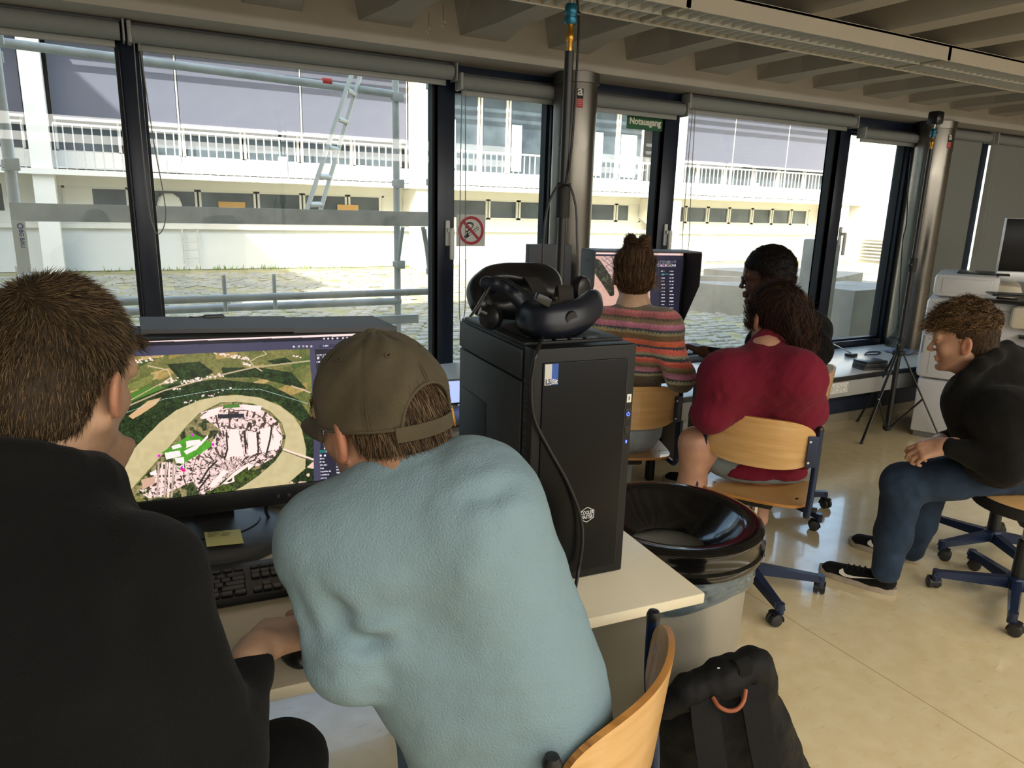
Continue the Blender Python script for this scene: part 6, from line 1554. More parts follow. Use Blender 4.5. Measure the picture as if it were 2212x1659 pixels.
s.cap(sl,sr,.062,k=.05); s.cap(nb-[0,0,.05],hp+[0,0,.20],.095,.125,k=.06); s.cap(sl,hp+[-.03,0,.2],.085,.12,k=.05); s.cap(sr,hp+[.03,0,.2],.085,.12,k=.05); s.cap(nb-[0,0,.03],nb+(CC-nb)*.12,.066,.062,k=.02)
s.chain([sr,er,wr-N3(wr-er)*.03],[.064,.058,.036],k=.025); s.chain([sl,el,wl2-N3(wl2-el)*.03],[.066,.056,.036],k=.025)
soft('jumper',s,knm,C_,noise=[(5,.005,2),(14,.0018,3)],cre=[([P(1445,815,2.8),P(1430,800,2.78),P(1405,790,2.77)],.012,-.012)],it=2,attr=knit)
s=Sdf(.006); s.cap(hp+[0,0,.02],hp+[0,0,.17],.130,.125,k=.02); soft('shirt',s,clothmat('white shirt','dcd4c6',.9),C_,it=2)
s=Sdf(.006); s.cap(hp-sd_*.07,hp+sd_*.07,.118,k=.04); s.cap(hp+[0,0,.06],hp,.128,k=.03); legs(s,hp,fw,sd_,(.100,.070,.055))
soft('jeans',s,clothmat('light jeans','9fa9ae',.9,var=.3,vscale=14),C_,noise=[(9,.003,5)])
MB().box(-.03,.03,-.001,.001,-.022,.022,bev=.0008,T=None).build('leather_patch',mat('leather','8a5330',.7),C_) if False else None
for q in (-1,1):
    k_=hp+fw*.44+sd_*q*.13; shoe('shoe',(k_[0]-fw[0]*.05,k_[1]-fw[1]*.05,0),(k_[0]+fw[0]*.21,k_[1]+fw[1]*.21,0),C_)

# ---------------------------------------------------------------- D: person in dark red sweatshirt
rs=np.random.RandomState(14)
D_=thing('person','person in a dark red sweatshirt with a dark ponytail on the middle plywood chair','person',(2.235,1.93,0))
CD=P(1668,688,2.72); RDh=headframe(82,-4,0); nb=P(1655,765,2.66); hp=np.array([2.235,1.935,.54])
sl,sr=P(1570,815,2.66),P(1722,815,2.58); el=P(1537,895,2.70); wl3=P(1560,860,3.0); er=P(1742,885,2.66); wr=P(1700,850,3.0)
s=Sdf(.0055); add_head(s,CD,RDh,.97,jaw=.9); add_neck(s,CD,RDh,nb,.052,.95); s.cap(nb,hp,.07,.11,k=.04); s.cap(sl,sr,.035,k=.03)
s.chain([sl,el,wl3],[.038,.032,.025],k=.02); s.chain([sr,er,wr],[.038,.032,.025],k=.02)
add_hand(s,wl3,P(1540,815,3.1)-wl3,EZ,1,curl=(.3,)*4,sc=.92); add_hand(s,wr,P(1690,840,3.1)-wr,EZ,-1,curl=(.3,)*4,sc=.92)
kl=P(1502,958,2.86); al=P(1487,1150,2.98); kr=P(1640,930,3.0); ar=P(1640,1120,3.0)
az_=math.radians(60); sdD=np.array([math.sin(az_),-math.cos(az_),0])
s.chain([hp-sdD*.09,kl,kl*.5+al*.5,al],[.088,.060,.055,.036],k=.035); s.chain([hp+sdD*.09,kr,ar],[.088,.060,.036],k=.035)
soft('body',s,skA,D_,it=2,attr=tint_skin('c7977c',CD,RDh,sc=.97)); eyes(D_,CD,RDh,.97)
pt0=CD+RDh@np.array([-.080,0,.085]); H=lambda x,y,z: CD+RDh@np.array([x,y,z])
tail=[P(1700,648,2.66),P(1722,672,2.63),P(1734,715,2.62),P(1738,755,2.62)]
def flD(P_):
    d=pt0-P_; dist=np.linalg.norm(d,axis=1,keepdims=True); dn=np.tile(N3(tail[3]-tail[1]),(len(P_),1)); near=np.exp(-np.min([np.linalg.norm(P_-q,axis=1) for q in curve_pts(tail[1:],4)],0)**2/.0012)[:,None]; return d/dist*(1-near)+dn*near
def tl(c):
    c.cap(pt0,tail[0],.036,.042,k=.02); c.chain(tail,[.040,.046,.044,.020],k=.02)
    for q,r in ((P(1716,700,2.60),.03),(P(1745,735,2.62),.026),(P(1722,735,2.6),.026)): c.ell(q,(r,r,r*1.6),k=.01)
cl_=lin('2a1b16','3d2820','1c1310','553a2c')
pt_=longhair(D_,CD,RDh,pt0,flD,8500,cl_,'1f1512',extra=tl,rsd=rs,L=.07)
n=1300; tt=rs.rand(n); cp_t=np.array(curve_pts(tail,12)); pi_=(tt*(len(cp_t)-1)).astype(int); rad=rs.normal(size=(n,3)); rad/=np.linalg.norm(rad,axis=1,keepdims=True)
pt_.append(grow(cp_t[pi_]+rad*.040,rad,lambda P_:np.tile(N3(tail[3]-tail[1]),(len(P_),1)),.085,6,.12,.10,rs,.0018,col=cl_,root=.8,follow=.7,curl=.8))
n=420; th=rs.rand(n); pp=np.stack([.02*rs.normal(size=n),.05*rs.normal(size=n),.130+0*th],1)@RDh.T+CD; pt_.append(grow(pp,np.tile(RDh[:,2],(n,1)),lambda P_:np.tile(-RDh[:,0]+RDh[:,1]*.2,(len(P_),1)),.05,5,.7,.25,rs,.0009,col=lin('4a2c26'),follow=.3,curl=.7))
n=700; pp=np.stack([.055+.02*rs.rand(n),(.05+.03*rs.rand(n)),.07-.10*rs.rand(n)],1)@RDh.T+CD; pt_.append(grow(pp,np.tile(RDh[:,1],(n,1)),lambda P_:np.tile(-RDh[:,0]*.8-RDh[:,2]*.5,(len(P_),1)),.055,5,.15,.12,rs,.0012,col=cl_,follow=.5))
pt_+=brows(CD,RDh,rs,cl_,.97); hairmesh('hair',D_,pt_)
redm=clothmat('dark red sweatshirt','751c30',.95,var=.14,vscale=6,bump=.3)
s=Sdf(.006)
s.cap(sl,sr,.080,k=.05); s.cap(nb-[0,0,.06],hp+[0,0,.12],.115,.140,k=.06); s.cap(sl,hp-sdD*.04+[0,0,.12],.10,.14,k=.05); s.cap(sr,hp+sdD*.05+[0,0,.12],.10,.14,k=.05); s.cap(nb-[0,0,.02],nb+(CD-nb)*.24,.074,.064,k=.02)
s.cap(hp-sdD*.03+[0,0,.14],hp-sdD*.06+[0,0,.0],.125,.130,k=.04); s.cap(hp+sdD*.03+[0,0,.14],hp+sdD*.065,.125,.130,k=.04); s.cap(er,P(1735,985,2.74),.058,.045,k=.04)
s.chain([sl,el,wl3-N3(wl3-el)*.03],[.082,.070,.042],k=.03); s.chain([sr,er,wr-N3(wr-er)*.03],[.082,.068,.042],k=.03)
s.box(hp-[0,0,.125],(.3,.3,.075),k=.01,neg=True)
soft('sweatshirt',s,redm,D_,noise=[(4,.008,12),(9,.004,13),(20,.0015,14)],cre=[([P(1583,850,2.5),P(1585,880,2.5),P(1583,910,2.5)],.012,-.012),([P(1585,870,2.5),P(1600,845,2.48),P(1612,835,2.47)],.012,-.006),([P(1560,800,2.6),P(1550,840,2.6),P(1545,880,2.6)],.012,.005),([P(1600,770,2.55),P(1655,780,2.5),P(1715,775,2.5)],.014,-.004),([P(1640,930,2.45),P(1690,900,2.42),P(1740,880,2.45)],.02,-.006)],it=2)
s=Sdf(.006); s.cap(hp-sdD*.06,hp+sdD*.06,.128,k=.04); s.cap(hp-sdD*.095,(hp-sdD*.09)*.62+kl*.38,.108,.092,k=.03); s.cap(hp+sdD*.095,(hp+sdD*.09)*.62+kr*.38,.108,.092,k=.03); s.box(hp-[0,0,.115],(.4,.4,.04),k=.02,neg=True)
soft('shorts',s,clothmat('washed denim','7f8b8d',.9,var=.2,vscale=15),D_,noise=[(8,.004,15)],cre=[([P(1560,1020,2.45),P(1600,1050,2.42),P(1640,1060,2.42)],.012,-.004),([P(1700,1000,2.45),P(1705,1030,2.42),P(1700,1055,2.42)],.005,.003)])
for a in (al,ar): shoe('shoe',(a[0]-.03,a[1]-.04,0),(a[0]+.10,a[1]+.20,0),D_)

# ---------------------------------------------------------------- E: man with glasses
rs=np.random.RandomState(15)
E_=thing('person','person with short afro hair, glasses and black sweatshirt leaning behind the red sweatshirt','person',(2.93,2.42,0))
CE=P(1654,606,3.30); RE=headframe(128,-6,0); nb=P(1700,672,3.32); hp=np.array([2.93,2.38,.53]); sl,sr=P(1660,745,3.12),P(1748,715,3.34); el=P(1640,800,3.0); wl4=P(1522,760,3.12); er=P(1762,758,3.25); wr=P(1700,800,3.1)
s=Sdf(.005); add_head(s,CE,RE,1.0,nose=.9); add_neck(s,CE,RE,nb,.056); s.cap(nb,hp,.07,.11,k=.04); s.cap(sl,sr,.04,k=.03)
for y in (0,): s.cap(CE+RE@np.array([.094,-.014,-.052]),CE+RE@np.array([.094,.014,-.052]),.008,k=.004); s.cap(CE+RE@np.array([.092,-.014,-.066]),CE+RE@np.array([.092,.014,-.066]),.009,k=.004)
s.chain([sl,el,wl4],[.04,.034,.028],k=.02); s.chain([sr,er,wr],[.04,.034,.026],k=.02)
add_hand(s,wl4,P(1480,740,3.22)-wl4,EZ,-1,curl=(.35,.4,.4,.4)); add_hand(s,wr,P(1660,790,3.1)-wr,EZ,1,curl=(.3,)*4)
fwE=np.array([math.cos(math.radians(125)),math.sin(math.radians(125)),0]); sdE=np.array([fwE[1],-fwE[0],0]); legs(s,hp,fwE,sdE,(.07,.05,.035))
soft('body',s,mat('skin dark','ffffff',.45,attr='tint',var=.15,vscale=20,bump=.1,bscale=260),E_,it=2,attr=tint_skin('4a2f22',CE,RE,lips=(.9,.7,.7))); eyes(E_,CE,RE,iris='1a100b')
H=lambda x,y,z: CE+RE@np.array([x,y,z])
c=Sdf(.006); c.ell(H(-.022,0,.058),(.112,.100,.104),RE,k=.01); c.ell(H(-.055,0,-.0),(.072,.085,.075),RE,k=.02); c.box(H(.090,0,-.075),(.085,.2,.125),RE@rotm(0,6,0),rad=.03,k=.02,neg=True)
for y in (-1,1): c.ell(H(.004,y*.09,-.030),(.026,.03,.040),RE,k=.01,neg=True)
c.box(H(-.03,0,-.125),(.15,.2,.05),RE@rotm(0,-12,0),rad=.02,k=.01,neg=True)
V,F,N=capshape(CE,RE,c,2,[(22,.004,3),(50,.003,4)]); idx=rs.randint(0,len(V),9000); cl_=lin('14100e','1d1714','0e0b0a')
hairmesh('hair',E_,[(V,F,np.tile(np.array(srgb('110d0b')),(len(V),1))),grow(V[idx],N[idx],lambda P_:rs.normal(size=P_.shape),.018,5,.6,.5,rs,.0014,col=cl_,root=1,curl=2.2)]+brows(CE,RE,rs,cl_))
gl=MB()
for y in (-1,1):
    g0=H(.104,y*.033,.006); gl.tube([g0+RE[:,1]*.023*math.cos(a)*1.0+RE[:,2]*.019*math.sin(a)-RE[:,0]*.006*abs(math.cos(a)) for a in np.linspace(0,2*PI,24)[:-1]],.0022,n=6,closed=True)
    gl.tube([g0+RE[:,1]*y*.023-RE[:,0]*.004,H(.06,y*.078,.012),H(-.005,y*.083,.012)],.0020,n=6)
gl.tube([H(.103,-.010,.010),H(.106,0,.013),H(.103,.010,.010)],.0013,n=6); gl.build('glasses',mat('spectacle metal','3a3330',.3,.6),E_)
s=Sdf(.006); s.cap(sl,sr,.075,k=.05); s.cap(nb-[0,0,.05],hp,.11,.145,k=.06); s.cap(sl,hp,.09,.13,k=.05); s.cap(sr,hp,.09,.13,k=.05); s.cap(nb,nb+(CE-nb)*.14,.066,.06,k=.02)
s.chain([sl,el,wl4-N3(wl4-el)*.03],[.076,.062,.036],k=.03); s.chain([sr,er,wr-N3(wr-er)*.03],[.078,.068,.04],k=.03)
soft('sweatshirt',s,clothmat('black sweatshirt','101011',.95,bump=.3),E_,noise=[(5,.005,2),(12,.002,3)],cre=[([P(1745,690,3.2),P(1770,720,3.2),P(1780,745,3.2)],.012,-.005),([P(1735,740,3.15),P(1755,760,3.15),P(1775,765,3.15)],.010,-.006)],it=2)
s=Sdf(.007); s.cap(hp-sdE*.07,hp+sdE*.07,.115,k=.04); legs(s,hp,fwE,sdE,(.10,.072,.055)); soft('trousers',s,clothmat('brown trousers','6d563f',.9),E_,noise=[(8,.003,5)])
for q in (-1,1):
    k_=hp+fwE*.44+sdE*q*.13; shoe('shoe',(k_[0]-fwE[0]*.05,k_[1]-fwE[1]*.05,0),(k_[0]+fwE[0]*.21,k_[1]+fwE[1]*.21,0),E_)

# ---------------------------------------------------------------- F: man in dark hoodie on the stool at the right
rs=np.random.RandomState(16)
F_=thing('person','person with curly hair in a dark hoodie and jeans seated on the stool at right','person',(3.0,1.4,0))
CFh=P(2082,738,2.68); RF_=headframe(119,-9,0); nb=P(2145,842,2.68); hp=P(2232,1062,2.92); hp[2]=.57
sl,sr=P(2172,905,2.52),P(2190,880,2.90); el=P(2170,1005,2.52); wlF=P(2042,962,2.60); er=P(2120,985,2.86); wrF=P(2035,950,2.76)
klF=P(1952,1045,2.84); alF=P(1912,1240,2.93); krF=P(2010,1040,3.05); arF=P(1968,1195,3.22)
s=Sdf(.005); add_head(s,CFh,RF_,1.0,nose=1.05,ear=1.05); add_neck(s,CFh,RF_,nb,.058); s.cap(nb,hp,.08,.11,k=.05); s.cap(sl,sr,.042,k=.03)
s.chain([sl,el,wlF],[.042,.036,.027],k=.02); s.chain([sr,er,wrF],[.042,.036,.027],k=.02)
add_hand(s,wlF,P(1985,975,2.64)-wlF,N3(np.array([-.35,-.55,.75])),-1,curl=(.55,.6,.65,.7),thumb=(.45,.5),sc=1.0)
add_hand(s,wrF,P(1980,955,2.72)-wrF,N3(np.array([.2,.4,.85])),1,curl=(.6,.7,.75,.8),thumb=(.35,.4),sc=.98)
s.chain([hp,klF,alF],[.08,.055,.034],k=.03); s.chain([hp,krF,arF],[.08,.055,.034],k=.03)
soft('body',s,skA,F_,it=2,attr=tint_skin('c79a7e',CFh,RF_,stub=.15)); eyes(F_,CFh,RF_,iris='4a3a28')
H=lambda x,y,z: CFh+RF_@np.array([x,y,z])
c=Sdf(.0055); c.ell(H(-.014,0,.044),(.100,.079,.089),RF_,k=.01); c.ell(H(-.050,0,-.018),(.060,.066,.078),RF_,k=.02)
for (x,y,z,r) in ((.050,.0,.112,.034),(.075,.01,.095,.027),(.02,.02,.128,.034),(-.02,.0,.136,.036),(-.06,.01,.118,.036),(-.09,.0,.085,.034),(.055,.04,.088,.028),(.0,.055,.10,.032),(-.05,.05,.09,.032),(.088,.02,.075,.018),(.055,-.04,.088,.028),(0,-.055,.1,.032)): c.ell(H(x,y,z),(r,r,r*.85),RF_,k=.012)
c.box(H(.095,0,-.085),(.090,.2,.125),RF_@rotm(0,10,0),rad=.03,k=.012,neg=True)
for y in (-1,1): c.ell(H(-.004,y*.088,-.018),(.024,.028,.042),RF_,k=.010,neg=True)
c.box(H(-.03,0,-.130),(.15,.2,.05),RF_@rotm(0,-14,0),rad=.02,k=.01,neg=True)
V,F,N=capshape(CFh,RF_,c,2,[(26,.004,3),(60,.0025,4)]); q=(V-CFh)@RF_; cl_=lin('5b4631','46352380'[:6],'755b3e','8f724e','352719')
hi=np.where(q[:,2]>.055)[0]; lo=np.where(q[:,2]<=.06)[0]; i1=hi[rs.randint(0,len(hi),5200)]; i2=lo[rs.randint(0,len(lo),5000)]
hairmesh('hair',F_,[(V,F,np.tile(np.array(srgb('3a2b1d')),(len(V),1))),grow(V[i1],N[i1],lambda P_:np.tile(RF_[:,0]*.4-RF_[:,2]*.2,(len(P_),1)),.050,9,.55,.25,rs,.0026,col=cl_,root=.7,curl=1.5,follow=.5),grow(V[i2],N[i2],lambda P_:np.tile(-RF_[:,2]-RF_[:,0]*.2,(len(P_),1)),.012,3,.2,.12,rs,.0013,col=lin('46352','4a3826')[1:],root=.7)]+brows(CFh,RF_,rs,lin('5b4631'),n=420))
hm=clothmat('charcoal hoodie','161513',.95,var=.15,bump=.4,bscale=300)
s=Sdf(.006); ch=nb*.55+hp*.45+RC[:,0]*.07
s.cap(sl,sr,.085,k=.05); s.cap(P(2105,880,2.66),P(2160,980,2.72),.105,.13,k=.05); s.cap(P(2095,850,2.66),P(2150,830,2.68),.075,.09,k=.04); s.cap(nb+RC[:,0]*.05-[0,0,.04],ch,.12,.15,k=.06); s.cap(ch,hp+RC[:,0]*.03,.15,.16,k=.06); s.cap(sl,ch,.10,.13,k=.05); s.cap(sl,hp,.09,.13,k=.05)
s.chain([sl,el],[.082,.070],k=.03); s.cap(el,wlF-N3(wlF-el)*.02,.068,.038,k=.025); s.chain([sr,er,wrF-N3(wrF-er)*.02],[.082,.066,.038],k=.03)
hoodc=[P(2068,842,2.64),P(2088,815,2.60),P(2118,790,2.585),P(2150,768,2.60),P(2176,752,2.66),P(2170,755,2.78)]
for a,b in zip(hoodc[:-1],hoodc[1:]): s.cap(a,b,.024,k=.02)
s.cap(P(2105,838,2.66),P(2185,795,2.72),.068,.074,k=.03); s.cap(P(2130,815,2.66),P(2170,785,2.68),.062,.062,k=.03); s.cap(P(2185,800,2.72),P(2225,850,2.75),.075,.12,k=.04)
soft('hoodie',s,hm,F_,noise=[(4,.006,2),(11,.0022,3)],cre=[([P(2075,850,2.5),P(2110,875,2.45),P(2160,870,2.43)],.012,-.008),([P(2120,880,2.44),P(2155,930,2.43),P(2165,990,2.43)],.010,.005),([P(2090,905,2.46),P(2080,950,2.46),P(2100,985,2.46)],.016,-.007),([P(2040,930,2.5),P(2070,945,2.47),P(2110,940,2.45)],.012,-.005),([P(2150,950,2.42),P(2190,970,2.42),P(2212,965,2.42)],.014,-.007)],it=2)
s=Sdf(.0055); s.cap(hp,hp+[.02,-.02,.02],.125,k=.04); s.chain([hp+[-.02,-.04,0],klF,klF*.45+alF*.55,alF+[0,0,.02]],[.112,.078,.066,.054],k=.03); s.chain([hp,krF,krF*.45+arF*.55,arF+[0,0,.02]],[.11,.076,.066,.052],k=.03)
s.box((3.08,1.32,.462-.045),(.24,.24,.045),k=.012,neg=True)
soft('jeans',s,clothmat('dark jeans','33455c',.9,var=.55,vscale=9,bump=.3),F_,noise=[(7,.004,5),(15,.0015,6)],cre=[([P(1925,1030,2.76),P(1950,1065,2.74),P(1975,1075,2.76)],.010,-.007),([P(1950,1025,2.74),P(1980,1050,2.74),P(1990,1075,2.76)],.010,.006),([P(1900,1200,2.86),P(1925,1215,2.84),P(1940,1205,2.84)],.008,-.005),([P(1985,1075,2.78),P(2060,1085,2.78),P(2130,1090,2.8)],.012,-.004)])
h_=onz(1936,1285,0); t_=onz(1768,1232,0); shoe('shoe',h_,t_,F_,swoosh=1)
h_=onz(1988,1218,0); t_=onz(1832,1172,0); shoe('shoe',h_,t_,F_,swoosh=1)
# ================================================================ headset, second screens, signs, backpack, small things
def tp(u,v,dy): return fr_(u,v,-dy)
hs=thing('vr_headset','black virtual reality headset lying on top of the computer tower','headset',tuple(onz(1180,690,1.245)))
vm=mat('headset black','121317',.32,bump=.02,bscale=400); vnavy=mat('headset navy','141a26',.38); foam=mat('headset foam','2a2622',.95,bump=.4,bscale=600)
s=Sdf(.003)
vp=[tp(1040,662,.24),tp(1042,628,.27),tp(1058,604,.30),tp(1090,596,.32),tp(1125,596,.33),tp(1160,597,.32),tp(1180,610,.30),tp(1188,636,.27)]; v1_,v6_=vp[1],vp[6]; vp=curve_pts(vp,4)
for a,b in zip(vp[:-1],vp[1:]): s.cap(a,b,.021,k=.02)
s.cap(v1_,v6_,.024,k=.03); s.cap(tp(1050,640,.29),tp(1176,640,.31),.030,k=.03); s.cap(tp(1052,665,.27),tp(1120,672,.30),.022,k=.02); s.ell(tp(1115,625,.24),(.062,.045,.028),RD,k=.02,neg=True)
soft('visor',s,vm,hs,it=2)
m=MB()
for (u,v) in ((1105,585.5),(1144.5,585)): q=tp(u,v,.318); m.ball(q,(.0035,.0035,.0035),n=10)
m.build('sensor_hole',blackm,hs); 
MB().tube(curve_pts([tp(1121,581,.33),tp(1124,590,.318),tp(1126,598,.31)],5),.0008,n=5).build('shell_seam',blackm,hs)
s=Sdf(.003)
rp=curve_pts([tp(1137,672,.17),tp(1146,684,.12),tp(1168,692,.08),tp(1200,692,.062),tp(1235,685,.068),tp(1262,672,.095),tp(1282,654,.135)],4)
for i,(a,b) in enumerate(zip(rp[:-1],rp[1:])):
    s.cap(a+EZ*.012,b+EZ*.012,.017,k=.012); s.cap(a-EZ*.010,b-EZ*.010,.020,k=.015)
s.cap(tp(1145,705,.12),tp(1240,708,.085),.013,k=.02); s.cap(tp(1240,708,.085),tp(1258,702,.10),.012,k=.015)
soft('rear_cradle',s,vnavy,hs,it=2)
MB().lathe([(0,.010),(.014,.010),(.0165,.007),(.0175,0),(.0175,-.01)],c=tp(1229,688,.048),axis=-EY+EX*.25,n=28).build('dial',vm,hs)
s=Sdf(.003)
fp=[tp(1165,662,.14),tp(1190,664,.105),tp(1222,663,.10),tp(1255,655,.115),tp(1278,645,.15)]
for a,b in zip(fp[:-1],fp[1:]): s.cap(a,b,.011,k=.01)
soft('padding',s,foam,hs,it=1)
s=Sdf(.003); ap=[tp(1050,612,.20),tp(1075,614,.18),tp(1098,622,.165),tp(1118,640,.15),tp(1140,662,.14),tp(1160,672,.12)]
for a,b,r in zip(ap[:-1],ap[1:],(.013,.013,.014,.018,.020)): s.cap(a,b,r,k=.012,flat=(EY,.7))
s.cap(tp(1052,612,.20),tp(1060,625,.205),.013,k=.01); soft('side_arm',s,vnavy,hs,it=2)
MB().tube([tp(1058,618,.185),tp(1030,665,.17),tp(1016,684,.165)],.0042,n=10,sq=(1,.5)).build('slider_rail',mat('dark chrome','77797c',.2,.9),hs)
MB().lathe([(0,.012),(.018,.012),(.024,.008),(.026,0),(.024,-.010),(.018,-.013),(0,-.013)],c=tp(1060,686,.165),axis=-EX*.75-EY*.55+EZ*.12,n=36).build('earphone',vm,hs)
MB().cyl(tp(1036,672,.17),tp(1050,678,.168),.009,n=14).build('earphone_pivot',vm,hs)
MB().lathe([(0,.012),(.022,.012),(.030,.008),(.032,0),(.030,-.010),(0,-.012)],c=tp(1256,625,.27),axis=EX*.5-EY*.8,n=36).build('earphone',vm,hs)
m=MB(); V=[];F=[]
def band(pts,w,th,name,mt):
    c=curve_pts(pts,8); mb=MB(); V=[];F=[]
    for i,p in enumerate(c):
        d=N3(c[min(i+1,len(c)-1)]-c[max(i-1,0)]); up=N3(np.cross(d,w)); W=N3(w)*np.linalg.norm(w)/2; V+=[p-W-up*th,p+W-up*th,p+W+up*th,p-W+up*th]
    for i in range(len(c)-1):
        for k in range(4): F.append((4*i+k,4*i+4+k,4*i+4+(k+1)%4,4*i+(k+1)%4))
    n=len(c)-1; F+=[(0,1,2,3),(4*n+3,4*n+2,4*n+1,4*n)]
    mb.add(V,F); return mb.build(name,mt,hs)
band([tp(1143,598,.30),tp(1150,603,.25),tp(1160,618,.20),tp(1170,640,.15)],EX*.036,.0015,'top_strap',foam)
band([tp(1212,640,.14),tp(1216,622,.125),tp(1220,618,.115),tp(1222,628,.10),tp(1223,648,.095)],EX*.034,.0018,'strap_loop',foam)
MB().box(-.02,.02,-.008,.008,-.008,.008,bev=.004,T=None).tube(curve_pts([tp(1063,605,.19),tp(1080,600,.18),tp(1110,616,.15),tp(1150,640,.11),tp(1178,652,.07)],8),.0038,n=8).F if False else None
MB().tube(curve_pts([tp(1058,614,.20),tp(1063,602,.19),tp(1085,602,.17),tp(1110,616,.14),tp(1150,638,.09),tp(1172,645,.06)],8),.0040,n=8).build('cable_lead',MATS['cable sheath'],hs)
mb=MB(); q=tp(1172,648,.055); mb.box(-.017,.017,-.008,.008,-.009,.009,bev=.003); mb.V=[np.concatenate(mb.V)@(RD@rotm(0,25,0)).T+q]; mb.build('cable_clip',vm,hs)

# second hooded monitor
m2=thing('monitor','hooded monitor at the window table in front of the striped jumper','monitor',(2.3,2.85,.72),0,'hooded monitors')
FL2,FR2,BL2,BR2=P(1286,546,3.47),P(1516,549,3.60),P(1233,531,3.62),P(1449,535,3.84)
ex2=N3((FR2-FL2)*[1,1,0]); ey2=np.array([-ex2[1],ex2[0],0])
def quadbox(a,b,c,d,th,name,mt,par):
    n=N3(np.cross(b-a,d-a))*th; return MB().hexa([a,b,c,d],[a+n,b+n,c+n,d+n]).build(name,mt,par,smooth=False)
FL2[2]=FR2[2]=1.302
BLs=FL2+ey2*.20; BRs=FR2+ey2*.20; BLs[2]=BRs[2]=1.302
quadbox(FL2,FR2,BRs,BLs,.007,'hood_top',mat('hood panel','55565a',.6),m2)
hp_=mat('hood flap','4a4e55',.6)
e=EZ*-.17
sf=-ex2*.006
MB().prism([(0,0),(.20,0),(.20,-.36),(.14,-.37),(.0,-.14)],-.004,.004,T=None).F
def flap(o,sgn,mt):
    pl_=[(0,0),(.20,0),(.20,-.38),(.15,-.38),(.0,-.16)]; V=[o+ey2*a+EZ*b+ex2*t for t in (-.003,.003) for a,b in pl_]; n=5
    return MB().add(V,[tuple(range(n))[::-1],tuple(range(n,2*n))]+[(i,(i+1)%n,n+(i+1)%n,n+i) for i in range(n)]).build('hood_side',mt,m2,smooth=False)
flap(FL2,-1,hp_); flap(FR2,1,blackm)
q=FL2-ex2*.003+ey2*.05-EZ*.05; 
S2=(np.stack([ex2,ey2,EZ],1),(FL2+FR2)/2+ey2*.17-EZ*.012); W2_=.53; H2_=.335
bx(-W2_/2-.012,W2_/2+.012,.004,.05,-H2_-.03,.005,'casing',blackp,m2,T=S2)
for a in ((-W2_/2-.012,W2_/2+.012,-.004,.005,.0,.006),(-W2_/2-.012,W2_/2+.012,-.004,.005,-H2_-.03,-H2_),(-W2_/2-.012,-W2_/2,-.004,.005,-H2_,0),(W2_/2,W2_/2+.012,-.004,.005,-H2_,0)): bx(*a,'bezel',blackp,m2,T=S2,bev=.001)
c2=S2[1]; MB().cyl((c2[0],c2[1]+.05,.735),(c2[0],c2[1]+.05,1.1),.03,n=20).build('stand_neck',blackm,m2); MB().lathe([(0,.02),(.11,.018),(.115,0),(0,0)],c=(c2[0],c2[1]+.0,.722),n=40).build('stand_base',blackp,m2)
def paint2(u,v):
    n2=vnoise(u,v,4,2); n3=vnoise(u,v,1.6,3); C=np.zeros(u.shape+(3,)); C[:]=hexc('d0a596')*(.97+.05*n2[...,None])
    m=poly(u,v,[(1284,550),(1330,550),(1345,590),(1330,640),(1315,600),(1282,575)])|poly(u,v,[(1283,560),(1300,560),(1326,600),(1328,640),(1316,638),(1284,600)])
    tr=poly(u,v,[(1283,556),(1296,562),(1312,585),(1326,610),(1327,638),(1318,640),(1300,612),(1284,590)]); 
    bld=poly(u,v,[(1296,553),(1400,553),(1400,600),(1345,640),(1325,610)]); C[bld]=hexc('c9a6a0'); C[bld&((((u*.8-v)*.10)%1)<.16)]=hexc('4c3c40'); C[bld&((((u*.5+v)*.07)%1)<.10)]=hexc('7d6468'); C[tr]=hexc('34392a')*(.2+1.3*(n3[tr]*n2[tr]*1.6)[:,None])
    C[poly(u,v,[(1280,540),(1470,540),(1470,557),(1280,553)])]=hexc('2a2939'); C[poly(u,v,[(1280,540),(1470,540),(1470,552),(1280,548.5)])]=hexc('e9c9c2')
    s_=u>1404; C[s_&(v>552)]=hexc('2b2a3a'); C[(u>1424)&(v>560)]=hexc('201f2d')
    for k in range(13): uiwords(C,u,v,1446,586+k*7.2,9,.0,seed=k,h=1.1); uiwords(C,u,v,1428,586+k*7.2,8,0,seed=k+5,h=.9)
    C[(abs(v-592)<1.2)&(u>1428)&(u<1444)]=hexc('1f6a66')
    for k in range(7): C[(abs(u-(1428+k*5))<1.6)&(abs(v-573)<1.6)]=hexc(['d8cfd8','c24b3a','d8cfd8','c24b3a','7db06a','d8cfd8','d8cfd8'][k])
    for k in range(4): uiwords(C,u,v,1410,564+k*4,50,0,seed=40+k,h=.9,c='8f8b9c')
    return C
screen('display',S2,W2_,H2_,260,170,paint2,m2)
V,F=text_mesh('EIZO',.020,bold=.0003); mb=MB().add(V,F,T=(np.stack([ey2,EZ,-ex2*-1],1)@np.diag([1,1,1]),FL2+ey2*.10-ex2*.0045-EZ*.045))
RL=np.stack([-ey2,EZ,-ex2],1); MB().add(V,F,T=(RL,FL2+ey2*.10-ex2*.0045-EZ*.045)).build('lettering',mat('flap print','6a6e75',.6),m2,smooth=False)
